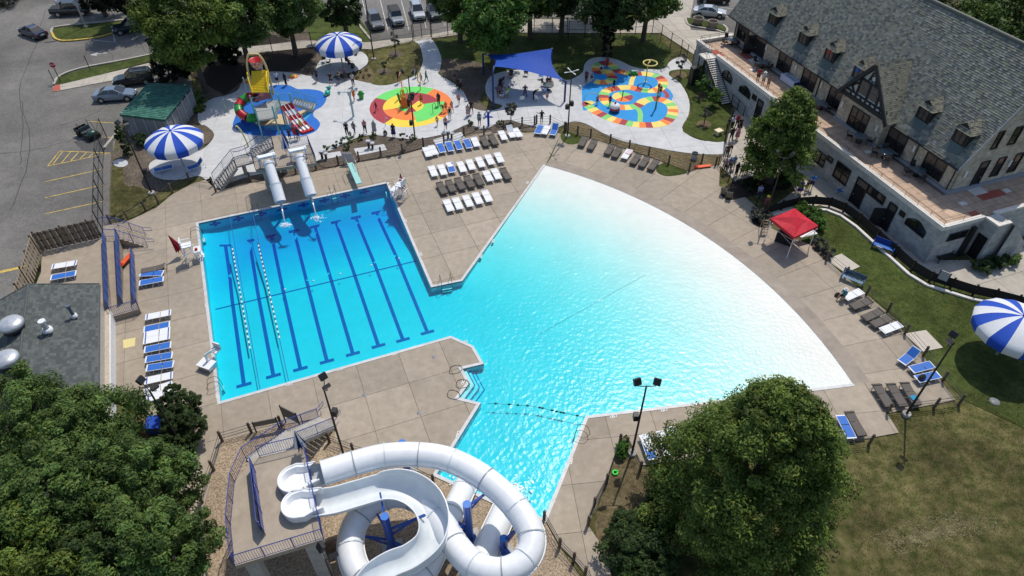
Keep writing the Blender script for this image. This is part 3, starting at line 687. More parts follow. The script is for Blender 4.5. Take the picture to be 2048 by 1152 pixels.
def window(parent, org, ux, uz, nx, w_, h_, cols, rows, gl=None, arch=0, fr=.07, name="window", top=None):
    """window built proud of a wall: frame part with pane children. org = lower left corner"""
    ux, uz, nx, org = Vector(ux), Vector(uz), Vector(nx), Vector(org); f = MB()
    q = lambda a, b, c=0.0: org + ux * a + uz * b + nx * c
    f.bar(q(-fr / 2, 0, .05), q(w_ + fr / 2, 0, .05), .10, fr, up=nx); f.bar(q(0, 0, .05), q(0, h_, .05), fr, .10, up=nx); f.bar(q(w_, 0, .05), q(w_, h_, .05), fr, .10, up=nx)
    if arch:
        pts = [q(w_ * i / 8, h_ + arch * sin(pi * i / 8), .05) for i in range(9)]
        for a, b in zip(pts, pts[1:]): f.bar(a, b, fr, .10, up=nx)
    else: f.bar(q(-fr / 2, h_, .05), q(w_ + fr / 2, h_, .05), fr, .10, up=nx)
    for i in range(1, cols): f.bar(q(w_ * i / cols, 0, .045), q(w_ * i / cols, h_ + arch * sin(pi * i / cols) * .95, .045), fr * .8, .08, up=nx)
    for j in range(1, rows): f.bar(q(0, h_ * j / rows, .045), q(w_, h_ * j / rows, .045), fr * .6, .07, up=nx)
    fo = f.build(name, M_frame, parent); k = 0
    for i in range(cols):
        for j in range(rows):
            a0, a1, b0, b1 = w_ * i / cols, w_ * (i + 1) / cols, h_ * j / rows, h_ * (j + 1) / rows
            p = MB()
            if arch and j == rows - 1:
                p.add([q(a0, b0, .015), q(a1, b0, .015), q(a1, b1 + arch * sin(pi * a1 / w_) * .9, .015), q(a0, b1 + arch * sin(pi * a0 / w_) * .9, .015)], [(0, 1, 2, 3)])
            else: p.add([q(a0, b0, .015), q(a1, b0, .015), q(a1, b1, .015), q(a0, b1, .015)], [(0, 1, 2, 3)])
            g = (top if (top and j == rows - 1) else gl) or M_glass
            p.build("pane", g, fo)
    return fo
FX = ((0, 1, 0), (0, 0, 1), (-1, 0, 0))        # on the pool side walls
for s0, s1, z0, z1, c, r_, ar in [(31.9, 33.9, 2.1, 2.75, 2, 1, .5), (28.1, 30.2, 2.05, 2.6, 2, 1, .5), (26.98, 27.7, 2.35, 2.9, 1, 1, 0), (14.65, 16.15, 1.1, 2.4, 2, 2, 0), (13.75, 14.45, 2.15, 2.65, 1, 1, 0), (11.2, 13.1, 1.1, 2.85, 2, 2, 0), (6.5, 8.65, 2.05, 2.9, 2, 1, 0), (1.42, 3.6, 2.0, 2.55, 2, 1, .5)]:
    window(house, (0, s0, z0), *FX, s1 - s0, z1 - z0, c, r_, arch=ar, gl=M_glass if c == 1 else None)
mb = MB(); mb.bx(-.03, .0, 3.94, 4.62, 2.3, 2.85); bp_("vent_louvre", M_frame, mb)
def door(parent, org, ux, nx, w_, h_, open_=None, transom=True):
    ux, nx, org = Vector(ux), Vector(nx), Vector(org); f = MB(); Zv = Vector((0, 0, 1))
    f.bar(org + nx * .04, org + nx * .04 + Zv * h_, .1, .12, up=nx); f.bar(org + ux * w_ + nx * .04, org + ux * w_ + nx * .04 + Zv * h_, .1, .12, up=nx); f.bar(org + nx * .04 + Zv * h_, org + ux * w_ + nx * .04 + Zv * h_, .1, .12, up=nx)
    d = f.build("door", M_frame, parent)
    o = org + nx * .012
    MB().add([o, o + ux * w_, o + ux * w_ + Zv * h_, o + Zv * h_], [(0, 1, 2, 3)]).build("door_dark_panel", flat("painted_room_dark", (.008, .008, .01), .9) if "painted_room_dark" not in MATS else MATS["painted_room_dark"], d)  # unlit interior painted as a near-black panel on the solid wall
    if transom: MB().add([o + nx * .02 + ux * .1 + Zv * h_ * .76, o + nx * .02 + ux * (w_ - .1) + Zv * h_ * .76, o + nx * .02 + ux * (w_ - .1) + Zv * h_ * .95, o + nx * .02 + ux * .1 + Zv * h_ * .95], [(0, 1, 2, 3)]).build("transom", M_curtain, d)
    if open_ is not None:
        a = org + nx * .05; b = a + (ux * cos(open_) + nx * sin(open_)) * w_
        lf = MB().bar(a + Zv * h_ * .37, b + Zv * h_ * .37, .05, h_ * .72); lo = lf.build("door_leaf", M_frame, d)
        MB().ball(b - (b - a) * .12 + Zv * h_ * .4 + nx * .0, .06).build("handle", M_metal, d)
    else: 
        MB().bx(-.06, -.02, 0, .04, 0, 0).v
        MB().ball(org + ux * w_ * .85 + nx * .05 + Zv * 1.0, .05, 6).build("handle", M_metal, d)
    return d
door(house, (0, 25.65, 0), (0, 1, 0), (-1, 0, 0), .95, 2.85)
door(house, (0, 8.75, 0), (0, 1, 0), (-1, 0, 0), 1.4, 2.85)
door(house, (0, 4.95, 0), (0, 1, 0), (-1, 0, 0), .9, 2.85, open_=None)
mb = MB(); mb.bar((-.05, 5.9, 1.05), (-1.0, 6.4, 1.05), .06, 2.0); mb.build("open_door_leaf", M_frame, house)
mb = MB(); mb.bx(4.50, 4.548, -1.0, -.05, 0, 2.5); bp_("doorway_shade_panel", flat("doorway_painted_shade", (.006, .006, .007), .9), mb)  # black plate on the wing wall, the doorway's shade put into its colour
mb = MB(); mb.bx(3.55, 3.95, -.1, .24, 0, 3.2); bp_("corner_pier", M_frame, mb)
window(house, (3.3, .22, 2.2), (-1, 0, 0), (0, 0, 1), (0, -1, 0), 2.0, .75, 2, 1)
for s0, s1, z0, z1, c, r_, x_ in [(36.7, 38.85, 4.42, 6.4, 3, 2, 4.65), (28.2, 30.45, 4.1, 6.2, 2, 2, 4.65), (23.8, 26.05, 4.15, 6.15, 2, 2, 4.65), (19.65, 21.55, 4.12, 6.05, 2, 2, 4.65), (14.8, 17.25, 4.05, 6.05, 3, 2, 3.9), (10.4, 12.66, 4.15, 6.0, 2, 2, 4.65), (5.6, 7.9, 4.15, 6.0, 2, 2, 4.65)]:
    window(house, (x_, s0, z0), *FX, s1 - s0, z1 - z0, c, r_, top=M_curtain)
door(house, (4.65, 33.15, T), (0, 1, 0), (-1, 0, 0), 1.95, 2.62, open_=None)
mb = MB(); mb.bar((4.6, 35.1, T + 1.2), (3.5, 35.7, T + 1.2), .05, 2.3); mb.build("open_terrace_door", M_glass, house)
for s_, x_ in ((35.75, 4.65), (32.85, 4.65), (27.25, 4.65), (22.83, 4.65), (18.55, 3.9), (13.5, 3.9), (9.3, 4.65)):
    mb = MB(); mb.tube([(x_ - .1, s_, 5.2), (x_ - .1, s_, 5.85)], .11, 8); bp_("wall_lamp", M_sconce, mb)
for x_ in (5.65, 10.8):
    mb = MB(); mb.tube([(x_, 4.3, 5.25), (x_, 4.3, 5.9)], .11, 8); bp_("wall_lamp", M_sconce, mb)
for s_ in (23.2, 9.0, 39.3, 4.6):
    mb = MB(); mb.tube([(4.35, s_, 6.6), (4.55, s_, 6.35), (4.57, s_, T)], .055, 6); bp_("downpipe", M_blk, mb)
SY = ((1, 0, 0), (0, 0, 1), (0, -1, 0))
door(house, (7.1, 4.4, T), (1, 0, 0), (0, -1, 0), .95, 2.75)
window(house, (9.1, 4.4, 4.45), *SY, .9, 1.98, 1, 2); window(house, (7.2, 4.4, 7.75), *SY, .62, 1.72, 1, 2); window(house, (9.08, 4.4, 7.8), *SY, .82, 1.75, 1, 2); window(house, (11.2, 4.4, 4.45), *SY, .9, 1.98, 1, 2)
for x0, x1, y0, y1 in ((6.7, 8.2, 3.2, 4.15), (3.2, 4.4, 32.6, 34.0)):
    mb = MB(); mb.bx(x0, x1, y0, y1, T, T + .05); bp_("door_slab", M_cap, mb)
for x_, y_ in ((1.9, 31.3), (9.7, 2.6), (2.3, 12.2), (4.4, 2.4)):
    mb = MB(); mb.bx(x_, x_ + .7, y_, y_ + .5, T, T + .03); bp_("terrace_patch", M_cap, mb)
# dormers
for y_, gl in ((33.4, None), (27.8, None), (23.4, "red"), (18.95, "blue"), (10.15, None), (5.85, None)):
    x0 = 4.85; zb = rz(x0) - .05; zt = 9.35; hw = .78; rzt = zt + .75
    dm = bp_("dormer", M_frame, MB().add([(x0, y_ - hw, zb), (x0, y_ + hw, zb), (x0, y_ + hw, zt), (x0, y_, zt + .62), (x0, y_ - hw, zt), (tm(zb), y_ - hw, zb), (tm(zt), y_ - hw, zt), (tm(zt), y_ + hw, zt), (tm(zb), y_ + hw, zb)], [(0, 1, 2, 3, 4), (0, 4, 6, 5), (1, 8, 7, 2)]))
    tr_ = tm(rzt); ov = .22
    mb = MB(); e0 = x0 - .28; ze = zt - .12
    mb.add([(e0, y_ - hw - ov, ze), (e0, y_ + hw + ov, ze), (e0 + .75, y_, rzt), (tr_, y_, rzt), (tm(ze), y_ - hw - ov, ze), (tm(ze), y_ + hw + ov, ze)], [(0, 1, 2), (0, 2, 3, 4), (1, 5, 3, 2)])
    mb.build("dormer_roof", M_warm[0], dm)
    mb = MB(); ln = math.hypot(hw + ov, rzt - ze)
    for sg in (-1, 1):
        ins = lambda cu, cv: e0 + cu < tm(ze + cv * (rzt - ze) / ln) + .04 and cu > .75 * cv / ln - .1
        slate_field(mb, (e0, y_ + sg * (hw + ov), ze), (1, 0, 0), (0, -sg * (hw + ov), rzt - ze), 2.3, ln, .28, .17, ins, 4, GR)
    slate_field(mb, (e0, y_ - hw - ov, ze), (0, 1, 0), (.75, 0, rzt - ze), 2 * (hw + ov), 1.1, .28, .17, lambda cu, cv: abs(cu - hw - ov) < (hw + ov) * (1 - cv / 1.12), 4, GR)
    mb.build("dormer_slates", M_warm, dm, kind="stuff")
    gm = M_glass
    mb = MB(); mb.add([(x0 - .02, y_ - .5, zb + .25), (x0 - .02, y_ + .5, zb + .25), (x0 - .02, y_ + .5, zt - .1), (x0 - .02, y_ - .5, zt - .1)], [(0, 1, 2, 3)]); mb.build("pane", M_curtain, dm)
    if gl:
        mc = flat(gl + "_blind", (.30, .05, .04) if gl == "red" else (.02, .10, .45), .5)
        mb = MB(); mb.add([(x0 - .03, y_ + (-.1 if gl == "blue" else -.2), zt - .75), (x0 - .03, y_ + .48, zt - .75), (x0 - .03, y_ + .48, zt - .1), (x0 - .03, y_ + (-.1 if gl == "blue" else -.2), zt - .1)], [(0, 1, 2, 3)]); mb.build("blind", mc, dm)
    mb = MB(); mb.bar((x0 - .03, y_ - .5, zb + .2), (x0 - .03, y_ - .5, zt), .07, .06); mb.bar((x0 - .03, y_, zb + .2), (x0 - .03, y_, zt), .07, .06); mb.bar((x0 - .03, y_ + .5, zb + .2), (x0 - .03, y_ + .5, zt), .07, .06); mb.build("mullion", M_frame, dm)
    mb = MB(); mb.add([(x0 - .04, y_ - hw, zb + .16), (x0 - .04, y_ + hw, zb + .16), (x0 - .5, y_ + hw, rz(x0 - .5) + .05), (x0 - .5, y_ - hw, rz(x0 - .5) + .05)], [(0, 1, 2, 3)]); mb.build("apron", M_copper, dm)
# outside stair up to the terrace
st = thing("outside_stair", "steep outside stair with dark stringers climbing the clubhouse terrace wall", "stair", BA, BR)
mb = MB(); mb.bx(-1.45, -.07, 35.8, 37.4, T - .15, T); mb.build("landing", M_cap, st)
NS = 21
for i in range(NS):
    y = 35.8 - (i + .5) * 4.7 / NS; z = T - (i + 1) * T / (NS + 1)
    MB().bx(-1.35, -.12, y - .13, y + .11, z - .05, z).build("tread", M_cap, st)
for x_ in (-1.4, -.09): MB().bar((x_, 35.8, T - .2), (x_, 31.1, -.05), .05, .32).build("stringer", M_blk, st)
MB().bx(-1.4, -1.3, 35.85, 35.95, 0, T).bx(-1.4, -1.3, 37.2, 37.3, 0, T).bx(-.6, -.5, 37.2, 37.3, 0, T).build("stair_post", M_blk, st)
pipe_rail("stair_rail", [(-1.42, 37.4, T), (-1.42, 35.8, T), (-1.42, 31.1, .1)], 1.0, .9, st, M_blk, r=.022, rails=(1, .5)); pipe_rail("stair_rail", [(-.1, 37.4, T), (-1.42, 37.4, T)], 1.0, .9, st, M_blk, r=.022, rails=(1, .5))
mb = MB(); mb.bx(-2.3, -1.5, 36.6, 37.4, 0, 2.2); mb.bx(-2.0, -1.6, 36.59, 36.6, 1.2, 1.9); mb.build("meter_box", M_frame, st)

# ------------------------------------------------------------------ pump house (lower left)
SH = [flat("shingle_" + k, c, .9) for k, c in dict(a=(.088, .098, .094), b=(.068, .077, .075), c=(.108, .118, .114)).items()]
pe0, pe1 = P(198, 568, 3.2), P(196, 790, 3.2); pu = (pe0 - pe1); pu.z = 0; PL = 18.0; pu.normalize(); pn = Vector((-pu.y, pu.x, 0))
PB = pe0 - pu * PL; PB.z = 0; prz = math.atan2(pn.y, pn.x) - pi / 2
pump = thing("pump_house", "long pool plant building with grey green shingle roof and round metal vents", "building", (PB.x, PB.y, 0), math.atan2(pu.y, pu.x) - pi / 2)
PW = 4.3; PZ0, PZ1 = 3.2, 4.75      # local: y along building away from camera, -x towards the ridge
sp2 = math.hypot(PW, PZ1 - PZ0)
mb = MB(); mb.bx(-2 * PW + .4, -.4, 0, PL - .4, -.1, 3.15); mb.add([(-.4, PL - .4, 3.1), (-2 * PW + .4, PL - .4, 3.1), (-PW, PL - .4, PZ1 - .1)], [(0, 1, 2)]); mb.build("wall", mat("stucco", (.42, .38, .32), (.5, .46, .40), 3, .9), pump)
pr = MB().add([(0, 0, PZ0), (0, PL, PZ0), (-PW, PL, PZ1), (-PW, 0, PZ1), (-2 * PW, 0, PZ0), (-2 * PW, PL, PZ0)], [(0, 1, 2, 3), (3, 2, 5, 4)]).build("roof", SH[1], pump)
mb = MB()
slate_field(mb, (0, 0, PZ0), (0, 1, 0), (-PW, 0, PZ1 - PZ0), PL, sp2, .30, .21, lambda a, b: True, 3, GR, th=.02)
slate_field(mb, (-2 * PW, 0, PZ0), (0, 1, 0), (PW, 0, PZ1 - PZ0), PL, sp2, .30, .21, lambda a, b: True, 3, GR, th=.02)
mb.build("shingle_courses", SH, pr, kind="stuff")
MB().tube([(-PW, 0, PZ1 + .02), (-PW, PL + .02, PZ1 + .02)], .09, 5).build("ridge_cap", SH[0], pr)
mb = MB(); mb.bx(-.02, .05, 0, PL, PZ0 - .16, PZ0 + .03); mb.bar((0, PL + .02, PZ0 - .03), (-PW, PL + .02, PZ1 - .03), .05, .18); mb.bar((-PW, PL + .02, PZ1 - .03), (-2 * PW, PL + .02, PZ0 - .03), .05, .18); mb.build("fascia", flat("fascia_grey", (.10, .11, .11), .7), pr)
M_galv = mat("galvanised", (.52, .53, .54), (.66, .67, .68), 5, .35, .55)
def roof_local(px, py, z): 
    v = P(px, py, z) - Vector((PB.x, PB.y, 0)); return Vector((-v.dot(pn) , v.dot(pu), z)) if False else Vector((v.dot(Vector((pu.y, -pu.x, 0))), v.dot(pu), z))
for px, py in ((36, 668), (26, 738)):
    b = roof_local(px, py, 4.2); v_ = thing("roof_vent", "large mushroom shaped metal vent, %s on the pump house roof" % ("nearer the ridge end" if py < 700 else "nearest the trees"), "roof vent", pump.matrix_basis @ b if False else (0, 0, 0))
    wp = Vector((PB.x, PB.y, 0)) + Vector((pu.y, -pu.x, 0)) * b.x + pu * b.y; v_.location = (wp.x, wp.y, 3.9)
    MB().lathe([(.5, 0), (.5, .18), (.36, .22), (.36, 1.1)], n=14).build("stack", M_galv, v_)
    MB().lathe([(.3, 1.02), (.62, 1.0), (.80, 1.18), (.86, 1.36), (.78, 1.52), (.45, 1.64), (.01, 1.68)], n=18).build("hood", M_galv, v_)
    MB().lathe([(.37, .75), (.72, .80), (.72, .98), (.4, 1.02)], n=16).build("louvre", M_frame, v_)
for (px, py, h, r_, m_, lb) in ((148, 632, .95, .14, flat("painted_flue", (.09, .12, .14), .5), "slim dark flue pipe with white collar high on the shingle roof"), (95, 660, .8, .2, M_galv, "short pale flue pipe with flat cap beside the roof ridge")):
    p = P(px, py, 3.9 if px > 120 else 4.55); v_ = thing("flue_pipe", lb, "flue", p)
    MB().cyl((0, 0, -.3), (0, 0, h), r_ * .8, n=10).build("pipe", m_, v_); MB().cyl((0, 0, h), (0, 0, h + .14), r_ * 1.25, n=12).build("cap", m_ if px > 120 else M_sconce, v_)
    MB().lathe([(r_ * 1.8, -.05), (r_ * 1.7, .12), (r_, .2)], n=12).build("collar", M_sconce, v_)

# ------------------------------------------------------------------ raised patio, ramp, steps
PT = 1.0
M_rw = mat("white_wall", (.66, .66, .67), (.74, .74, .74), 3, .8)
structure(MB().prism([P(84, 503, PT), P(207, 476, PT), P(206, 452, PT), P(236, 446, PT), P(238, 474, PT), P(212, 480, PT), P(219, 622, PT), P(217, 1000, PT), P(-60, 1100, PT), P(40, 640, PT), P(82, 545, PT)], -.1, PT).build("upper_patio", M_deck))
patio_wall = tag(MB().add([], []).build("retaining_wall", M_rw), "low white retaining wall along the raised patio beside the pump house", "wall")
mb = MB(); a, b = P(218, 622, PT), P(217, 900, PT); mb.bar(a - Vector((.02, 0, .5)), b - Vector((.02, 0, .5)), .30, 1.04); mb.build("wall_face", M_rw, patio_wall)
mb = MB(); a, b = P(205, 622, PT), P(204, 900, PT); mb.bar(a + Vector((0, 0, .012)), b + Vector((0, 0, .012)), 1.0, .02); mb.build("pebble_band", mat("pebble", (.42, .36, .29), (.55, .48, .40), 4, .9), patio_wall)
ramp = thing("access_ramp", "switchback concrete access ramp with solid blue side panels", "ramp", P(240, 560, 0))
ro = ramp.location
def quad3(mb, pts, bottom=-.05):
    n = len(pts); vs = list(pts) + [Vector((p.x, p.y, bottom)) for p in pts]
    mb.add(vs, [tuple(range(n))] + [(i, (i + 1) % n, n + (i + 1) % n, n + i) for i in range(n)]); return mb
quad3(MB(), [P(212, 480, PT), P(237, 474, PT), P(246, 609, .5), P(219, 618, .5)]).build("upper_flight", M_deck, ramp, off=ro)
quad3(MB(), [P(246, 609, .5), P(272, 602, .5), P(268, 500, .02), P(247, 503, .02)]).build("lower_flight", M_deck, ramp, off=ro)
quad3(MB(), [P(219, 618, .5), P(272, 602, .5), P(279, 618, .5), P(226, 633, .5)]).build("landing", mat("ramp_wall", (.27, .23, .19), (.33, .28, .23), 2, .85), ramp, off=ro)
M_bluep = flat("blue_panel", (.055, .11, .30), .5); M_blue = flat("blue_paint", (.012, .045, .26), .4, coat=.2)
def railing(parent, pts, h, name="railing", sp=1.6, bal=.13, m=M_blue, off=None, posts=True, panel=None, low=.12, rmid=None):
    off = Vector(off) if off is not None else Vector((0, 0, 0)); pts = [Vector(p) - off for p in pts]; up = Vector((0, 0, 1))
    mb = MB(); mb.tube([p + up * h for p in pts], .028, 6)
    if not panel: mb.tube([p + up * low for p in pts], .02, 5)
    o = mb.build(name, m, parent); bm_ = MB()
    for a, b in zip(pts, pts[1:]):
        n = max(1, round((b - a).length / sp))
        for i in range(n + 1):
            q = a.lerp(b, i / n); MB().cyl(q, q + up * (h + .02), .026, n=5).build("post", m, o)
        if panel:
            MB().add([a + up * low, b + up * low, b + up * (h - .05), a + up * (h - .05)], [(0, 1, 2, 3)]).build("panel", panel, o)
        elif bal:
            k = max(1, int((b - a).length / bal))
            for i in range(1, k):
                q = a.lerp(b, i / k); bm_.bar(q + up * low, q + up * h, .016, .016)
    if bm_.v: bm_.build("balusters", m, o, kind="stuff")
    return o
for (a, b) in ((P(213, 480, PT), P(219, 618, .9)), (P(238, 474, PT), P(246, 606, .5)), (P(269, 512, .1), P(273, 602, .5))):
    railing(ramp, [a, b], 1.02, "side_panel", 1.3, panel=M_bluep, off=ro, low=.06)
railing(ramp, [P(219, 618, .5), P(226, 633, .5), P(279, 618, .5), P(273, 603, .5)], 1.0, off=ro)
steps = thing("concrete_steps", "short concrete steps with blue handrails going down from the raised patio", "steps", P(265, 475, 0)); so_ = steps.location
sa, sb, sc_, sd_ = P(236, 452, PT), P(238, 476, PT), P(296, 494, 0), P(292, 471, 0)
for i in range(6):
    f0, f1 = i / 6, (i + 1) / 6; z = PT * (1 - f0) - PT / 7
    A0, A1, B0, B1 = sa.lerp(sd_, f0), sa.lerp(sd_, f1), sb.lerp(sc_, f0), sb.lerp(sc_, f1)
    q = [Vector((p.x, p.y, z)) for p in (A0, A1, B1, B0)]; quad3(MB(), q).build("step", M_deck, steps, off=so_)
for a, b in ((sa, sd_), (sb, sc_)):
    railing(steps, [a - (b - a) * .35 * Vector((1, 1, 0)).length * 0 + Vector((-1.2, .1, 0)), a, b], .95, off=so_)
    d = (b - a); d.z = 0; d.normalize(); mb = MB(); e = b + Vector((0, 0, .95)); mb.tube([e - so_, e + d * .8 - so_, e + d * .8 - Vector((0, 0, .3)) - so_, e - Vector((0, 0, .35)) - so_], .024, 6); mb.build("handrail_end", M_blue, steps)
# wooden fence round the patio
def board_fence(name, label, a, b, h, bw, m):
    a, b = Vector(a), Vector(b); d = (b - a); Ln = d.length; d.normalize(); t = thing(name, label, "fence", a); nn = Vector((-d.y, d.x, 0))
    k = int(Ln / bw); bw = Ln / k; first = None
    for i in range(k):
        o = MB().bar(Vector((0, 0, .05)), Vector((0, 0, h)), bw - .03, .035, up=nn) if first is None else None
        if first is None: first = o.build("board", m, t)
        else: first_ = first.copy(); COL.objects.link(first_); first_.parent = t; first_.location = d * (bw * (i + .5)) + nn * (.05 if i % 2 else -.03); continue
        first.location = d * (bw * .5)
    for i in range(int(Ln / 2.1) + 1): MB().bar(d * min(Ln, i * 2.1) + nn * .1, d * min(Ln, i * 2.1) + nn * .1 + Vector((0, 0, h + .1)), .12, .12, up=nn).build("post", M_woodd, t)
    for z in (.4, h * .55, h - .25): MB().bar(nn * .012 + Vector((0, 0, z)), d * Ln + nn * .012 + Vector((0, 0, z)), .04, .09, up=(0, 0, 1)).build("rail", M_woodd, t)
M_wood = mat("fence_board", (.16, .12, .08), (.24, .185, .13), 2.5, .85, bump=.2, bscale=30, rnd=.22); M_woodd = flat("dark_post", (.055, .04, .028), .85); M_woodl = mat("pale_board", (.34, .265, .17), (.44, .35, .24), 2.5, .85, rnd=.15)
board_fence("board_fence", "weathered brown board fence along the far side of the raised patio", P(86, 503, PT), P(206, 475, PT), 2.05, .24, M_wood)
board_fence("board_fence", "pale board fence on the parking side of the raised patio", P(46, 640, PT), P(85, 503, PT), 2.05, .24, M_woodl)
# ------------------------------------------------------------------ bin store with green roof
shed = thing("bin_store", "open fronted block store with green shingle roof by the parking lot", "building", P(236, 245, 0)); sh0 = shed.location
zA = 3.0
c4 = [P(239, 229, zA - .35), P(330, 240, zA - .35), P(381, 169, zA), P(296, 166, zA)]
u_, v_ = c4[1] - c4[0], c4[3] - c4[0]
MB().hexa([p - Vector((0, 0, .22)) for p in c4] + list(c4)).build("roof", flat("green_fascia", (.03, .10, .075), .6), shed, off=sh0)
GS = [flat("green_shingle_" + k, c, .8) for k, c in dict(a=(.035, .135, .10), b=(.028, .105, .08), c=(.045, .16, .12)).items()]
mb = MB(); slate_field(mb, c4[0] + Vector((0, 0, .01)), u_, v_, u_.length, v_.length, .5, .32, lambda a, b: True, 3, GR, th=.03)
slo = mb.build("roof_shingles", GS, shed, off=sh0, kind="stuff")
cen = sum(c4, Vector()) / 4; g4 = [cen + (p - cen) * .93 for p in c4]; g4 = [Vector((p.x, p.y, 0)) for p in g4]
M_block = mat("block_wall", (.20, .21, .215), (.26, .27, .275), 2, .9, big=(.8, .12))
for i, (a, b, top) in enumerate(((g4[0], g4[1], 2.35), (g4[1], g4[2], 2.35), (g4[2], g4[3], 2.6))):
    MB().bar(a + Vector((0, 0, top / 2)), b + Vector((0, 0, top / 2)), .2, top).build("wall", M_block, shed, off=sh0)
    n = int((b - a).length / 1.25); d = (b - a) / n; nn = Vector((d.y, -d.x, 0)).normalized() * .13
    for k in range(n + 1):
        q = a + d * k + nn; MB().bar(q, q + Vector((0, 0, 2.7 if i else 2.5)), .16, .1, up=nn).build("post", flat("pale_post", (.33, .34, .35), .8) if "pale_post" not in MATS else MATS["pale_post"], shed, off=sh0)
for p in (g4[0], g4[3]): MB().bar(p, p + Vector((0, 0, 2.75)), .15, .15).build("post", MATS["pale_post"], shed, off=sh0)
# ------------------------------------------------------------------ plastics and paints for the water park
M_fibre = mat("white_fibreglass", (.79, .805, .815), (.84, .845, .85), 2, .32, coat=.3, big=[(.4, .05), (3, .03)], spec=.5)
M_fibre_in = mat("worn_gelcoat", (.60, .65, .67), (.68, .72, .74), 1.5, .4, big=(.6, .06))
M_blue_col = flat("column_blue", (.015, .075, .36), .35, coat=.3)
M_red = flat("red_plastic", (.45, .018, .02), .35); M_green = flat("green_plastic", (.03, .27, .05), .35); M_yel = flat("yellow_plastic", (.72, .50, .02), .4); M_or = flat("orange_plastic", (.70, .17, .03), .4)
M_teal = flat("teal_paint", (.13, .38, .38), .45); M_wht = flat("white_plastic", (.74, .75, .75), .4); M_lime = flat("lime_plastic", (.42, .50, .08), .45); M_pgrey = flat("platform_grey", (.32, .32, .31), .7)
M_umb_b = flat("canvas_blue", (.012, .07, .43), .8); M_umb_w = flat("canvas_white", (.66, .67, .68), .8); M_foam = flat("foam", (.85, .88, .9), .8)
M_conc = mat("tower_concrete", (.36, .34, .31), (.44, .42, .38), 2, .85, big=(.5, .1))
def off3(o): return Vector(o.location)

# ------------------------------------------------------------------ drop slide tower
ta = thing("drop_slide_tower", "concrete slide tower with two short white tubes ending over the deep end", "slide tower", P(560, 345, 0)); t0 = off3(ta); Z1 = 3.2
fl = [P(506, 316, Z1), P(549, 304, Z1), P(542, 273, Z1), P(564, 269, Z1), P(579, 297, Z1), P(618, 289, Z1), P(633, 326, Z1), P(512, 342, Z1)]
MB().prism([p - t0 for p in fl], Z1 - .28, Z1, True).build("platform", M_deck, ta)
for px in ((527, 326), (605, 314), (556, 290)):
    q = P(*px, Z1) - t0; MB().bx(q.x - .3, q.x + .3, q.y - .2, q.y + .2, -.1, Z1 - .28).build("column", M_conc, ta)
def flight(parent, a0, a1, b0, b1, n, off, m=M_conc):
    """steps from low edge a0-a1 to high edge b0-b1"""
    for i in range(n):
        f0, f1 = i / n, (i + 1) / n; z = a0.z + (b0.z - a0.z) * (i + 1) / (n + 1)
        q = [a0.lerp(b0, f0), a0.lerp(b0, f1), a1.lerp(b1, f1), a1.lerp(b1, f0)]; q = [Vector((p.x, p.y, z)) - off for p in q]
        MB().hexa([p - Vector((0, 0, .1)) for p in q] + q).build("step", m, parent)
    for a, b in ((a0, b0), (a1, b1)): MB().bar(a - off - Vector((0, 0, .12)), b - off - Vector((0, 0, .2)), .12, .3).build("stringer", m, parent)
L0n, L0f, Lan, Laf, Lbn, Lbf = P(441, 381, 0), P(429, 364, 0), P(473, 333, 1.7), P(467, 317, 1.7), P(506, 324, 1.7), P(494, 309, 1.7)
flight(ta, L0n, L0f, Lan, Laf, 9, t0)
MB().hexa([p - t0 - Vector((0, 0, .2)) for p in (Lan, Lbn, Lbf, Laf)] + [p - t0 for p in (Lan, Lbn, Lbf, Laf)]).build("landing", M_conc, ta)
flight(ta, P(506, 318, 1.7), Lbf, P(547, 290, Z1), P(541, 274, Z1), 9, t0)
q = Lan.lerp(Lbf, .5) - t0; MB().bx(q.x - .15, q.x + .15, q.y - .15, q.y + .15, -.1, 1.5).build("column", M_conc, ta)
M_dkblue = flat("dark_blue_rail", (.02, .045, .13), .5)
for pts in ([L0n, Lan, Lbn], [L0f, Laf, Lbf, P(541, 274, Z1)], [P(506, 318, 1.7), P(547, 290, Z1)], [P(549, 304, Z1), P(506, 316, Z1), P(512, 342, Z1), P(527, 340, Z1)], [P(546, 337, Z1), P(590, 331, Z1)], [P(611, 328, Z1), P(633, 326, Z1), P(618, 289, Z1), P(579, 297, Z1), P(564, 269, Z1), P(542, 273, Z1)], [P(547, 290, Z1), P(549, 304, Z1)]):
    railing(ta, pts, 1.05, off=t0, m=M_dkblue, bal=.15)
def tube_slide(parent, pts, r, name, m, off, n=18):
    return MB().tube([Vector(p) - off for p in pts], r, n, cap=False).build(name, m, parent)
M_seam = flat("tube_seam", (.30, .33, .35), .5)  # plain grey for tube seams and alternate joint rings
SPLASH = []
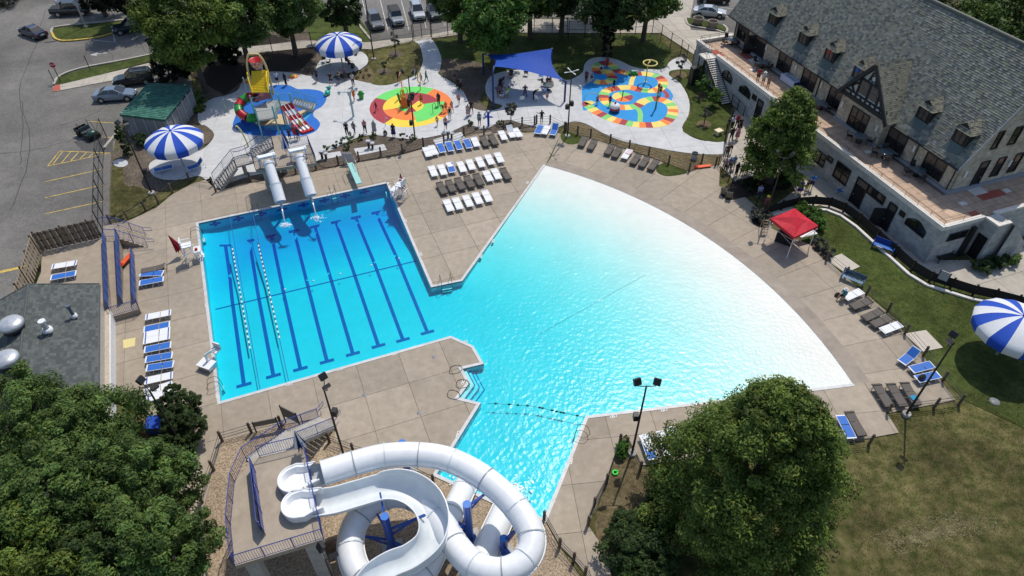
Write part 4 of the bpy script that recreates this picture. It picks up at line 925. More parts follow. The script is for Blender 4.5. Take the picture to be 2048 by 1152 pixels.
for (s, j, e, f) in (((537, 327, 3.75), (552, 373, 2.35), (561, 404, 1.35), (571, 452)), ((599, 314, 3.75), (613, 362, 2.35), (622, 391, 1.35), (634, 438))):
    s, j, e = P(*s), P(*j), P(*e); d = (e - s).normalized()
    pts = [s - d * .2, s, s.lerp(j, .33), s.lerp(j, .66), j]
    tube_slide(ta, pts, .47, "upper_tube", M_fibre, t0); tube_slide(ta, [j - d * .15, j.lerp(e, .5), e], .54, "lower_tube", M_fibre, t0)
    tube_slide(ta, [j - d * .2, j - d * .1], .57, "flange", M_fibre_in, t0); tube_slide(ta, [s - d * .1, s + d * .15], .54, "collar", M_fibre, t0)
    MB().bar(s + Vector((0, 0, .48)) - t0, j + Vector((0, 0, .48)) - t0, .03, .02).build("seam", M_seam, ta)
    h = Vector((d.x, d.y, 0)).normalized(); sd_ = Vector((-h.y, h.x, 0))
    mb = MB(); o = s - h * .45 - t0
    mb.bar(o + sd_ * .75 + Vector((0, 0, -.5)), o + sd_ * .75 + Vector((0, 0, .75)), .16, .3); mb.bar(o - sd_ * .75 + Vector((0, 0, -.5)), o - sd_ * .75 + Vector((0, 0, .75)), .16, .3); mb.bar(o - sd_ * .85 + Vector((0, 0, .55)), o + sd_ * .85 + Vector((0, 0, .55)), .5, .22)
    mb.build("entry_hood", M_fibre, ta)
    MB().bar(j - Vector((0, 0, .55)) - t0, Vector((j.x, j.y, 0)) - t0, .18, .18).build("support", M_conc, ta)
    w_ = P(*f, WZ); SPLASH.append((e, w_, d))
for k, (e, w_, d) in enumerate(SPLASH):
    o = thing("falling_water", "%s thin stream of water falling from a white tube into the deep end with its splash" % ("left" if k == 0 else "right"), "water jet", w_)
    mb = MB(); N = 12; s = e - Vector((0, 0, .45)); pts = []
    for i in range(N + 1):
        t = i / N; q = s.lerp(w_, t); q.z = s.z + (w_.z - s.z) * t * t; pts.append(q - w_)
    mb.tube(pts, [.10 - .05 * i / N for i in range(N + 1)], 6)
    m_ = bpy.data.materials.get("thin_water")
    if not m_:
        m_ = mat("thin_water", (.62, .80, .88), rough=.2, spec=.6); m_.node_tree.nodes["Principled BSDF"].inputs["Transmission Weight"].default_value = .55
    mb.build("stream", m_, o); mb = MB(); g = random.Random(k)
    for i in range(110):
        a = g.uniform(0, 6.28); rr = abs(g.gauss(0, .3)); mb.ball((cos(a) * rr, sin(a) * rr * .8, g.uniform(.0, .32) * max(0, 1 - rr)), g.uniform(.015, .065), 5, (1.2, 1.2, .6))
    mb.build("splash", M_foam, o, kind="stuff")
def folded_umbrella(label, p, h, m1, m2, lean=0.0):
    o = thing("folded_umbrella", label, "umbrella", p)
    MB().cyl((0, 0, 0), (0, 0, h), .03, n=6).build("pole", M_metal, o)
    mb = MB()
    for i in range(8):
        a0, a1 = 2 * pi * i / 8, 2 * pi * (i + 1) / 8; am = (a0 + a1) / 2; mb.cur = i % 2
        z0, z1 = h * .28, h + .12
        mb.add([(0, 0, z1), (cos(a0) * .18, sin(a0) * .18, h * .7), (cos(am) * .10, sin(am) * .10, h * .7), (cos(a1) * .18, sin(a1) * .18, h * .7), (cos(a0) * .42, sin(a0) * .42, z0), (cos(am) * .16, sin(am) * .16, z0 + .15), (cos(a1) * .42, sin(a1) * .42, z0)], [(0, 1, 2), (0, 2, 3), (1, 4, 5, 2), (2, 5, 6, 3)])
    mb.build("canopy", [m1, m2], o); return o
folded_umbrella("folded blue and white umbrella standing on the drop slide tower", P(574, 308, Z1), 2.1, M_umb_b, M_umb_w)

# ------------------------------------------------------------------ flume tower
tb = thing("flume_tower", "concrete flume tower with blue railings and two white starting tubs", "slide tower", P(560, 1050, 0)); u0 = off3(tb); Z2 = 4.6
fp = [P(470, 965, Z2), P(505, 918, Z2), P(606, 893, Z2), P(616, 918, Z2), P(648, 1078, Z2), P(470, 1132, Z2), P(462, 1050, Z2)]
MB().prism([p - u0 for p in fp], Z2 - .35, Z2, True).build("platform", M_deck, tb)
for px in ((498, 1110), (620, 1075), (610, 925), (500, 960)):
    q = P(*px, Z2) - u0; MB().bx(q.x - .4, q.x + .4, q.y - .22, q.y + .22, -.1, Z2 - .35).build("column", M_conc, tb)
# stair: from the deck, up and round to the platform
sA, sB = P(638, 836, 0), P(672, 853, 0); m1, m2 = P(556, 884, 2.5), P(600, 898, 2.6); e1_, e2_ = P(500, 918, Z2), P(522, 914, Z2)
mA, mB_ = P(572, 862, 2.6), P(597, 884, 2.6)
flight(tb, sA, sB, mA, mB_, 14, u0); eA, eB = P(477, 955, Z2), P(505, 940, Z2)
eA, eB = P(492, 916, Z2 - .05), P(512, 936, Z2 - .05)
flight(tb, mA, mB_, eA, eB, 12, u0)
railing(tb, [sA, mA, eA, P(470, 965, Z2), P(462, 1050, Z2), P(470, 1132, Z2), P(648, 1078, Z2), P(634, 1010, Z2), P(616, 918, Z2), P(606, 893, Z2), P(520, 914, Z2)], 1.1, off=u0, sp=1.7)
railing(tb, [sB, mB_], 1.05, off=u0, sp=1.7)
railing(tb, [P(508, 935, Z2), P(522, 1060, Z2), P(531, 1070, Z2), P(512, 945, Z2)], 1.1, "queue_barrier", off=u0, sp=1.6, panel=M_blue)
for s_ in (sA, sB):
    d = (sA - mA); d.z = 0; d.normalize(); mb = MB(); e = s_ + Vector((0, 0, 1.0)); mb.tube([e - u0, e + d * .8 - u0 - Vector((0, 0, .1)), e + d * .8 - Vector((0, 0, .4)) - u0, e - Vector((0, 0, .35)) - u0], .025, 6); mb.build("handrail_end", M_blue, tb)
folded_umbrella("folded dark blue and white umbrella at the head of the flume tower stair", P(605, 905, Z2), 2.2, flat("canvas_navy", (.015, .02, .07), .8), M_umb_w)
def rsp(pts, n=8): return smooth([P(*p) for p in pts], n, False)
def flume(name, label, path, closed_from, r, tubpx, exit_rise=0):
    o = thing(name, label, "water slide", P(path[len(path) // 2][0], path[len(path) // 2][1], 0)); f0 = off3(o)
    pts = [p - f0 for p in rsp(path)]; return o, pts, f0
T1 = [(612, 957, 5.05), (660, 942, 5.0), (715, 925, 4.95), (770, 912, 4.9), (830, 909, 4.75), (890, 917, 4.6), (950, 944, 4.45), (1008, 988, 4.3), (1052, 1042, 4.1), (1064, 1085, 3.95), (1045, 1124, 3.8), (1000, 1143, 3.65), (950, 1130, 3.5), (912, 1092, 3.3), (882, 1045, 3.1), (845, 1005, 2.9), (795, 990, 2.75), (745, 1008, 2.6), (708, 1052, 2.45), (702, 1105, 2.3), (725, 1155, 2.1), (785, 1182, 1.85), (840, 1150, 1.6), (868, 1105, 1.35), (895, 1045, 1.0), (918, 998, .65), (933, 966, .35)]
o1, p1_, f1 = flume("tube_flume", "closed white tube flume curling round from the flume tower into the small pool", T1, 0, .72, None)
MB().tube(p1_[6:], .74, 20, cap=False).build("tube", M_fibre, o1)
def side_rims(pts, r, m, o, zoff=0.0):
    for sg in (1, -1):
        q = []
        for i, p in enumerate(pts):
            t = (pts[min(i + 1, len(pts) - 1)] - pts[max(i - 1, 0)]).normalized(); x = t.cross(Vector((0, 0, 1))).normalized(); q.append(p + x * sg * r + Vector((0, 0, zoff)))
        MB().tube(q, .045, 5).build("edge_flange", m, o)
side_rims(p1_[6:], .76, M_fibre, o1, -.06)
for i in range(6, len(p1_) - 2, 9):
    a, b = p1_[i], p1_[i + 1]; d = (b - a).normalized(); MB().tube([a - d * .03, a + d * .03], .80, 20, cap=False).build("joint_ring", M_seam if (i // 9) % 2 else M_fibre_in, o1)
def trough(mb, pts, r, a0=pi * 1.0, a1=pi * 2.0, n=12, wall=.0):
    mb.tube(pts, r, n, arc=(a0, a1), up=(0, 0, 1), cap=False); return mb
def tub(o, cpx, z, toward, off):
    c = P(*cpx, z) - off; d = (P(*toward, z) - off - c); d.z = 0; d.normalize(); s = Vector((-d.y, d.x, 0)); N = 22; ring = []
    for i in range(N + 1):
        a = pi / 2 + pi * i / N; ring.append(c + d * cos(a) * .88 + s * sin(a) * .86)
    ring = [c + d * 1.35 + s * .62, c + d * .75 + s * .72, c + d * .3 + s * .9] + ring + [c + d * .3 - s * .9, c + d * .75 - s * .72, c + d * 1.35 - s * .62]
    inner = [c + (p - c) * .78 for p in ring]; H1 = .62; up = Vector((0, 0, 1)); vs = [p + up * .02 for p in ring] + [p + up * H1 for p in ring] + [p + up * H1 for p in inner] + [c + (p - c) * .62 + up * .22 for p in ring]
    n = len(ring); fs = []
    for i in range(n - 1):
        for k in range(3): fs.append((k * n + i, k * n + i + 1, (k + 1) * n + i + 1, (k + 1) * n + i))
    fs.append(tuple(3 * n + i for i in range(n)))
    MB().add(vs, fs, False).build("starting_tub", M_fibre, o); MB().tube([p + up * H1 for p in ring], .06, 6).build("tub_rim", M_fibre, o)
tub(o1, (592, 968), Z2, (640, 952), f1)
trough(MB(), p1_[:8], .74).build("entry_trough", M_fibre_in, o1)
T2 = [(622, 1005, 4.95), (665, 1000, 4.85), (715, 986, 4.75), (770, 972, 4.65), (815, 978, 4.5), (852, 1005, 4.35), (868, 1045, 4.2), (858, 1085, 4.05), (822, 1115, 3.95), (780, 1132, 3.85), (745, 1158, 3.7), (720, 1205, 3.45), (735, 1265, 3.1), (790, 1300, 2.7), (860, 1290, 2.2), (910, 1230, 1.7), (945, 1160, 1.25), (975, 1095, .85), (1000, 1040, .5), (1018, 1003, .28)]
o2, p2_, f2 = flume("open_flume", "open white trough flume sweeping beside the tube flume", T2, 0, .8, None)
trough(MB(), p2_, .80).build("trough", M_fibre_in, o2); trough(MB(), p2_, .84).build("outer_skin", M_fibre, o2); side_rims(p2_, .83, M_fibre, o2)
MB().tube(p2_[-34:], .78, 18, cap=False).build("covered_end", M_fibre, o2)
# raised outer wall on the bend
mb = MB(); seg = p2_[22:78]; vs = []
for i, p in enumerate(seg):
    t = (seg[min(i + 1, len(seg) - 1)] - seg[max(i - 1, 0)]).normalized(); x = t.cross(Vector((0, 0, 1))).normalized(); k = sin(pi * i / (len(seg) - 1)) ** .5
    sgn_ = -1
    vs += [p + x * sgn_ * .81, p + x * sgn_ * (.81 + .06 * k) + Vector((0, 0, .75 * k))]
mb.add(vs, [(2 * i, 2 * i + 1, 2 * i + 3, 2 * i + 2) for i in range(len(seg) - 1)], True); mb.build("splash_wall", M_fibre_in, o2)
MB().tube(vs[1::2], .05, 5).build("wall_rim", M_fibre, o2)
tub(o2, (600, 1018), Z2, (650, 1006), f2)
for i in range(8, len(p2_) - 2, 10):
    a = p2_[i]; d = (p2_[i + 1] - a).normalized(); mb = MB(); trough(mb, [a - d * .03, a + d * .03], .88); mb.build("joint_ring", M_fibre, o2)
# blue columns carrying the flumes
for k, (b_, h_, arms, lb) in enumerate([((940, 1080), 4.3, [(975, 985, 4.2, 0), (880, 1050, 3.0, 1.6), (905, 1035, 1.0, 1.3)], "thick blue steel column inside the right hand flume loop"), ((787, 1102), 4.2, [(760, 985, 4.5, 4.0), (850, 1030, 4.1, 2.6), (710, 1070, 2.2, 1.4), (850, 1110, 1.5, 1.3), (740, 1010, 2.4, 2.8)], "thick blue steel column inside the left flume loop"), ((1008, 1112), 2.2, [(1048, 1045, 3.7, 0), (1030, 1120, 3.3, 1.2), (985, 1100, .8, .6)], "shorter blue steel column by the bottom bend of the tube flume"), ((817, 953), 3.9, [], "blue column half hidden under the top run of the tube flume")]):
    p = P(*b_, 0); o = thing("flume_column", lb, "column", p, group="blue flume columns"); MB().cyl((0, 0, -.1), (0, 0, h_), .24, n=12).cyl((0, 0, -.1), (0, 0, .25), .42, n=12).build("post", M_blue_col, o); MB().cyl((0, 0, h_), (0, 0, h_ + .03), .25, n=12).build("cap", flat("cap_blue", (.03, .17, .55), .4) if "cap_blue" not in MATS else MATS["cap_blue"], o)
    for ax, ay, az, fz in arms:
        q = P(ax, ay, az) - p; a = Vector((0, 0, fz or h_ - .25)); MB().bar(a, q, .10, .16).build("arm", M_blue_col, o); MB().bar(a - Vector((0, 0, .7)), a.lerp(q, .75) , .08, .12).build("brace", M_blue_col, o)
    MB().box((0, 0, .02), (1.3, 1.3, .12), .3).build("footing", M_conc, o)
for k, (e, lb) in enumerate(((P(938, 957, WZ), "churned white water where the tube flume meets the small pool"), (P(1022, 992, WZ), "churned white water at the end of the open flume"))):
    mb = MB(); g = random.Random(40 + k)
    for i in range(160):
        a = g.uniform(0, 6.28); rr = abs(g.gauss(0, .6)); mb.ball((cos(a) * rr, sin(a) * rr, g.uniform(0, .1)), g.uniform(.02, .07), 5, (1.5, 1.5, .5))
    o = mb.build("splash", M_foam); o.location = e + Vector((.3, .4, 0)); tag(o, lb, "splash"); o["kind"] = "stuff"
for k, (px, r_) in enumerate((((668, 1095), .55), ((646, 1103), .3))):
    o = tag(MB().ball((0, 0, r_ * .3), r_, 9, (1.1, .9, .7)).build("boulder", mat("rock%d" % k, (.12, .075, .05), (.2, .14, .1), 4, .9)), ("larger" if k == 0 else "smaller") + " brown boulder on the gravel beside the flume tower", "boulder"); o.location = P(*px)

# ------------------------------------------------------------------ post and cable fences round the deck
M_post = mat("timber_post", (.075, .055, .038), (.16, .12, .085), 6, .9, rnd=.2); M_cable = flat("cable", (.03, .03, .03), .5)
M_postcap = flat("post_cap", (.045, .05, .055), .5)
def rope_fence(label, px, h=1.05, r=.10, z=0.0, ends=True, cables=3):
    pts = [P(a, b, z) for a, b in px]; o = thing("cable_fence", label, "fence", pts[0], group="post and cable fences round the deck"); o0 = pts[0]; base = None
    for p in pts:
        if base is None: base = MB().lathe([(r, -.1), (r, h), (r * .8, h + .05), (.01, h + .08)], n=9).build("post", M_post, o); base.location = p - o0; q = base
        else: q = base.copy(); COL.objects.link(q); q.parent = o; q.location = p - o0
    for k in range(cables):
        zz = h * (.28 + .30 * k)
        for a, b in zip(pts, pts[1:]):
            m_ = (a + b) / 2 - Vector((0, 0, .02)); MB().tube([a - o0 + Vector((0, 0, zz)), m_ - o0 + Vector((0, 0, zz)), b - o0 + Vector((0, 0, zz))], .02, 4).build("cable", M_cable, o)
    return o
rope_fence("cable fence with timber posts curving round the grass left of the drop slides", [(222, 448), (256, 439), (291, 421), (317, 407), (344, 385), (380, 364), (427, 372)])
rope_fence("cable fence with timber posts under the drop slide tower and along the mulch bed", [(432, 384), (501, 362), (592, 346), (632, 338), (677, 329), (718, 321), (762, 312), (805, 305), (847, 293), (888, 286), (928, 271), (968, 269), (1007, 258), (1044, 251), (1069, 249)])
rope_fence("short cable fence with timber posts between the two gates by the lamp", [(1073, 247), (1100, 247), (1129, 261)])
rope_fence("cable fence with timber posts between the splash pad bank and the beach deck", [(1132, 262), (1155, 269), (1181, 275), (1220, 286), (1258, 298), (1297, 311), (1337, 328), (1378, 343), (1403, 325), (1431, 331)])
rope_fence("cable fence with timber posts along the lawn side of the beach deck", [(1652, 521), (1690, 553), (1732, 590), (1774, 624), (1809, 668), (1846, 712), (1885, 762), (1918, 808), (1868, 815), (1774, 826)])
rope_fence("cable fence with timber posts along the big tree", [(1738, 888), (1650, 898), (1560, 908), (1400, 925), (1280, 941), (1253, 893), (1239, 887), (1213, 966), (1188, 1013), (1176, 1050)])
rope_fence("cable fence with timber posts round the bend of the tube flume", [(1088, 1040), (1119, 1094), (1147, 1123), (1170, 1150), (1190, 1180)])
rope_fence("cable fence with timber posts between the middle deck and the flume gravel", [(659, 884), (707, 905), (760, 922), (815, 942), (867, 968)])
rope_fence("cable fence with timber posts round the upper left of the flume gravel", [(563, 851), (503, 865), (445, 882), (428, 940), (405, 1005), (403, 1067), (413, 1131), (425, 1180)])
# ------------------------------------------------------------------ steel fences
def steel_fence(label, px, h, name="chain_link_fence", sp=None, mesh=.22, cat="fence", mid=True, m=M_blk, z=0.0):
    pts = [P(a, b, z) for a, b in px]; o = thing(name, label, cat, pts[0]); o0 = pts[0]; base = None
    for p in pts:
        if base is None: base = MB().cyl((0, 0, -.05), (0, 0, h + .06), .05, n=6).build("post", m, o); base.location = (0, 0, 0)
        else: q = base.copy(); COL.objects.link(q); q.parent = o; q.location = p - o0
    for f in ((1, .5, .04) if mid else (1, .04)):
        MB().tube([p - o0 + Vector((0, 0, h * f)) for p in pts], .025, 4).build("rail", m, o)
    if mesh:
        mb = MB()
        for a, b in zip(pts, pts[1:]):
            d = (b - a); Ln = d.length; d.normalize(); n = int((Ln + h) / mesh)
            for i in range(n):
                for sg in (1, -1):
                    u0_ = i * mesh - h; ua, ub = max(0, u0_), min(Ln, u0_ + h); za, zb = (ua - u0_), (ub - u0_)
                    if ub <= ua: continue
                    if sg < 0: za, zb = h - za, h - zb
                    A, B = a - o0 + d * ua + Vector((0, 0, za)), a - o0 + d * ub + Vector((0, 0, zb)); mb.add([A, B, B + Vector((0, 0, .012)), A + Vector((0, 0, .012))], [(0, 1, 2, 3)])
        mb.build("wire_mesh", m, o, kind="stuff")
    return o
steel_fence("tall black chain link fence along the sidewalk behind the splash pad", [(402, 122), (470, 112), (545, 104), (625, 96), (660, 98), (700, 99), (745, 100), (790, 90), (826, 82)], 2.2)
steel_fence("tall black chain link fence beside the walk behind the round tree", [(864, 77), (896, 70), (928, 67), (980, 66), (1030, 66), (1068, 66), (1104, 66), (1134, 67)], 2.2)
steel_fence("tall black chain link fence behind the shaded lawn by the plaza", [(1137, 74), (1169, 75), (1201, 73), (1240, 72), (1270, 69), (1304, 67), (1321, 82), (1340, 98), (1360, 112), (1372, 122), (1384, 133), (1396, 140)], 2.2)
steel_fence("black double gate at the top of the splash pad walk", [(828, 78), (844, 75), (862, 74)], 2.2, "steel_gate", cat="gate", mesh=.3)
steel_fence("tall black fence with screen between the parking bays and the round pad", [(206, 462), (206, 430), (206, 398), (206, 366), (206, 336), (208, 305), (214, 275)], 2.3)
steel_fence("tall dark gate frame beside the bin store and the sidewalk", [(346, 165), (338, 148), (330, 130), (352, 128)], 2.2, mesh=.4)
steel_fence("low black railing by the queue in front of the tree bed", [(1436, 330), (1444, 342), (1458, 358), (1463, 372)], 1.1, "black_railing", mesh=0)
steel_fence("low black railing between the queue and the planted island", [(1448, 312), (1450, 285), (1454, 262), (1462, 235), (1474, 215)], 1.1, "black_railing", mesh=0)
steel_fence("black railing between the tree bed and the curved screen fence", [(1492, 395), (1512, 412), (1532, 428)], 1.2, "black_railing", mesh=0)
steel_fence("black railing at the foot of the terrace stair", [(1462, 208), (1474, 220), (1486, 232)], 1.2, "black_railing", mesh=0)
# black slatted screen fence on the curved kerb in front of the clubhouse
SC = [(1532, 430), (1562, 420), (1593, 412), (1626, 410), (1658, 413), (1686, 424), (1717, 446), (1752, 478), (1790, 512), (1822, 541), (1858, 563), (1900, 576), (1945, 590), (1985, 598), (2030, 610), (2090, 628)]
M_screen = flat("black_screen", (.012, .012, .012), .8)
pts = [P(*q) for q in SC]; scr = thing("screen_fence", "black windscreen fence curving along a pale kerb in front of the clubhouse", "fence", pts[0]); o0 = pts[0]
for i, p in enumerate(pts): MB().box((p - o0 + Vector((0, 0, .55))), (.14, .14, 1.25), .3).build("post", M_blk, scr)
for a, b in zip(pts, pts[1:]):
    MB().bar(a - o0 + Vector((0, 0, .58)), b - o0 + Vector((0, 0, .58)), .02, .9).build("screen_panel", M_screen, scr)
kp = [P(x - 5, y + 8) for x, y in SC]; mb = MB()
for a, b in zip(kp, kp[1:]): mb.bar(a - o0 + Vector((0, 0, .05)), b - o0 + Vector((0, 0, .05)), .28, .16)
mb.build("kerb", M_cap, scr)

# ------------------------------------------------------------------ flood light masts
def mast(label, base, h, heads, spk=None, foot=True, m=M_blk, z0=0.0):
    """heads: list of (angle, arm length, tilt)"""
    o = thing("light_mast", label, "light mast", base, group="flood light masts")
    MB().cyl((0, 0, 0), (0, 0, h), .085, .055, n=8).build("pole", m, o)
    if foot: MB().cyl((0, 0, -.05), (0, 0, .18), .32, .30, n=14).build("base", M_conc, o)
    for a, ln, tl in heads:
        d = Vector((cos(a), sin(a), 0)); e = d * ln + Vector((0, 0, h + .18)); MB().tube([(0, 0, h - .05), d * ln * .8 + Vector((0, 0, h - .02)), d * ln + Vector((0, 0, h + .05)), e], .03, 5).build("arm", m, o)
        fx = Vector((cos(a + tl), sin(a + tl), 0)); hd = MB(); c = e + Vector((0, 0, .2)); n_ = (fx + Vector((0, 0, -.6))).normalized(); hd.bar(c - n_ * .1, c + n_ * .12, .46, .42); ho = hd.build("floodlight", M_frame, o)
        MB().bar(c + n_ * .12, c + n_ * .135, .40, .34).build("lens", flat("lens", (.10, .11, .12), .15) if "lens" not in MATS else MATS["lens"], ho)
    for (a, zz) in spk or []:
        d = Vector((cos(a), sin(a), 0)); MB().bar(d * .1 + Vector((0, 0, zz)), d * .42 + Vector((0, 0, zz)), .38, .52).build("loudspeaker", M_frame, o)
    return o
L_ = [("black floodlight mast on the grass left of the drop slides", (304, 387), 7.4, [(rad(150), .55, .4), (rad(-20), .55, -.4), (rad(60), .4, 0)], [(rad(10), 2.6)]),
      ("black floodlight mast beside the round coloured pad", (830, 276), 7.4, [(rad(165), .6, .5), (rad(15), .6, -.5)], [(rad(180), 1.9), (rad(0), 5.2), (rad(-60), 5.0)]),
      ("black mast with speakers below the blue shade sail", (1135, 273), 7.6, [], [(rad(150), 3.6), (rad(20), 4.0)]),
      ("black floodlight mast by the clubhouse tree with pale lamps", (1529, 440), 6.9, [(rad(150), .6, .5), (rad(0), .6, -.5)], None),
      ("black floodlight mast at the head of the flume gravel", (688, 912), 7.2, [(rad(100), .7, .6), (rad(-20), .25, -.5)], [(rad(-10), 5.0)]),
      ("black floodlight mast in the small planted corner by the big tree", (1264, 907), 7.3, [(rad(180), .6, -1.2), (rad(0), .6, 1.2)], [(rad(180), 4.2)]),
      ("black floodlight mast on the dry lawn by the deck corner", (1812, 829), 7.4, [(rad(70), .6, -.6), (rad(190), .3, .3)], None)]
for lb, b, h, hd, sp in L_: mast(lb, P(*b), h, hd, sp)
q = P(297, 778, 7.3); mast("black floodlight mast rising from the round shrubs at the lower left", Vector((q.x, q.y, 0)), 7.2, [(rad(140), .7, .5), (rad(-10), .5, -.5)], None)
q = P(648, 1112, 6.4); mast("black floodlight mast at the foot of the flume tower, cut by the lower edge", Vector((q.x, q.y, 0)), 6.1, [(rad(120), .5, -1.4), (rad(0), .5, -1.0)], None)
mast("tall plain black pole on the grass behind the striped umbrella", P(748, 119), 10.5, [], None)
cx_ = thing("lamp_cross", "pale four armed lamp cross on top of the mast below the shade sail", "lamp", P(1135, 273) + Vector((0, 0, 7.6)))
for i in range(4):
    a = rad(25 + 90 * i); MB().bar((0, 0, .05), (cos(a) * .5, sin(a) * .5, .1), .05, .04).build("arm", M_sconce, cx_); MB().bar((cos(a) * .5, sin(a) * .5, .1), (cos(a) * .85, sin(a) * .85, .12), .09, .06).build("lamp_head", M_sconce, cx_)
sl_ = thing("street_lamp", "silver street lamp leaning over the kerbed island at the upper left", "street lamp", P(172, 54)); MB().cyl((0, 0, 0), (0, 0, 9), .11, .07, n=8).build("pole", M_metal, sl_); MB().box((0, 0, .1), (.5, .5, .2)).build("base", M_conc, sl_); MB().bar((0, 0, 8.9), (-1.2, -.4, 9.1), .3, .14).build("lamp_head", M_metal, sl_)

# ------------------------------------------------------------------ striped mushroom umbrellas
def mushroom(label, base, h, r):
    o = thing("mushroom_umbrella", label, "umbrella", base, R.uniform(0, .2), group="blue and white mushroom umbrellas")
    MB().cyl((0, 0, 0), (0, 0, h + .9), .09, n=10).build("pole", M_metal, o); N = 16; prof = []
    for i in range(9):
        t = i / 8; prof.append((r * (1.0 * t ** .85), h + 1.25 - 1.0 * t ** 2.1))
    prof += [(r * 1.01, h + .12), (r * .985, h - .28), (r * .955, h - .52)]
    for k in range(N):
        mb = MB(); a0 = 2 * pi * k / N; vs = []
        for j in range(3):
            a = a0 + 2 * pi / N * j / 2; rr = 1 if j != 1 else .985
            for i, (r_, z) in enumerate(prof): vs.append((cos(a) * r_ * (rr if i > 2 else 1), sin(a) * r_ * (rr if i > 2 else 1), z - (.04 if j == 1 and 2 < i < 9 else 0)))
        m = len(prof); mb.add(vs, [(j * m + i, (j + 1) * m + i, (j + 1) * m + i + 1, j * m + i + 1) for j in range(2) for i in range(m - 1)], True)
        mb.build("gore", M_umb_b if k % 2 else M_umb_w, o)
    MB().ball((0, 0, h + 1.28), .14, 8).build("finial", M_umb_b, o)
    for k in range(8):
        a = 2 * pi * k / 8; MB().bar((0, 0, h + .9), (cos(a) * r * .95, sin(a) * r * .95, h + .1), .04, .05).build("rib", M_metal, o)
    return o
def under(px, py, z): q = P(px, py, z); return Vector((q.x, q.y, 0))
mushroom("blue and white striped mushroom umbrella beside the parking fence", under(347, 278, 3.3), 3.0, 2.85)
mushroom("blue and white striped mushroom umbrella by the trees above the splash pad", under(677, 85, 3.3), 3.0, 2.95)
mushroom("blue and white striped mushroom umbrella on the lawn, cut by the right edge", under(2036, 650, 3.3), 3.0, 2.95)
# ------------------------------------------------------------------ shade sail
M_sail = mat("sail_fabric", (.004, .060, .38), (.005, .072, .43), 3, .7, trans=.12); M_sailpost = flat("sail_post", (.012, .03, .13), .5)
sp4 = [P(987, 217), P(1129, 203), None, P(967, 150)]
hs = [4.55, 2.75, 4.4, 3.6]; top = [P(990, 134, 4.7), P(1129, 161, 2.6), P(1103, 98, 4.5), P(972, 110, 3.0)]
sail = thing("shade_sail", "deep blue four cornered shade sail on blue posts over the seating pad", "shade sail", P(1050, 190)); s0_ = off3(sail)
tops = [P(988, 133, 4.6), P(1126, 160, 2.6), P(1104, 97, 4.4), P(972, 109, 2.9)]
N = 12; vs = []
for j in range(N + 1):
    for i in range(N + 1):
        u, v = i / N, j / N; p = tops[0] * (1 - u) * (1 - v) + tops[1] * u * (1 - v) + tops[2] * u * v + tops[3] * (1 - u) * v
        c = (tops[0] + tops[1] + tops[2] + tops[3]) / 4; pull = .16 * (4 * u * (1 - u) * abs(2 * v - 1) ** 2 + 4 * v * (1 - v) * abs(2 * u - 1) ** 2)
        p = p.lerp(Vector((c.x, c.y, p.z)), pull); p.z -= .15 * 16 * u * (1 - u) * v * (1 - v) * 0
        vs.append(p - s0_)
mb = MB(); mb.add(vs, [(j * (N + 1) + i, j * (N + 1) + i + 1, (j + 1) * (N + 1) + i + 1, (j + 1) * (N + 1) + i) for j in range(N) for i in range(N)], True); mb.build("fabric", M_sail, sail)
MB().tube([vs[i * (N + 1) + i] + Vector((0, 0, .015)) for i in range(N + 1)], .022, 4).build("seam", flat("sail_seam", (.10, .20, .62), .6), sail)
for b, tp in ((P(987, 217), tops[0]), (P(1129, 203), tops[1]), (None, tops[2]), (P(967, 150), tops[3])):
    g = Vector((tp.x, tp.y, 0)) if b is None else b; MB().tube([g - s0_, Vector((g.x, g.y, tp.z - .05)) - s0_, tp - s0_], .12, 8).build("post", M_sailpost, sail); MB().ball(tp - s0_, .08, 6).build("shackle", M_metal, sail)
# ------------------------------------------------------------------ red pop-up canopy
M_redf = mat("red_canvas", (.52, .012, .03), (.60, .018, .04), 3, .7, trans=.1)
rc = thing("popup_canopy", "bright red pop-up canopy on white legs beside the curved lawn", "canopy", P(1587, 455)); r0 = off3(rc); zr = 2.25
c4 = [P(1540, 441, zr), P(1587, 479, zr), P(1635, 456, zr), P(1588, 421, zr)]; ap = sum(c4, Vector()) / 4 + Vector((0, 0, .85)); mb = MB(); dz = Vector((0, 0, .26))
for i in range(4):
    a, b = c4[i], c4[(i + 1) % 4]; mid_ = (a + b) / 2 - Vector((0, 0, .02)); q = lambda p: p - r0
    mb.add([q(a + dz), q(mid_ + dz), q(ap), q(a.lerp(ap, .5) + Vector((0, 0, .16))), q(mid_.lerp(ap, .5) + Vector((0, 0, .02)))], [(0, 1, 4, 3), (3, 4, 2)]); mb.add([q(mid_ + dz), q(b + dz), q(ap), q(mid_.lerp(ap, .5) + Vector((0, 0, .02))), q(b.lerp(ap, .5) + Vector((0, 0, .16)))], [(0, 1, 4, 3), (3, 4, 2)])
    mb.add([q(a), q(b), q(b + dz), q(a + dz)], [(0, 1, 2, 3)])
mb.build("canopy", M_redf, rc)
for p in c4:
    g = p.lerp(Vector((ap.x, ap.y, p.z)), .04); MB().bar(Vector((g.x, g.y, 0)) - r0, g - r0, .05, .05).build("leg", M_sconce, rc)
for i in range(4): MB().bar(c4[i] - r0 - Vector((0, 0, .1)), c4[(i + 1) % 4] - r0 - Vector((0, 0, .6)), .025, .03).bar(c4[i] - r0 - Vector((0, 0, .6)), c4[(i + 1) % 4] - r0 - Vector((0, 0, .1)), .025, .03).build("truss", M_metal, rc)
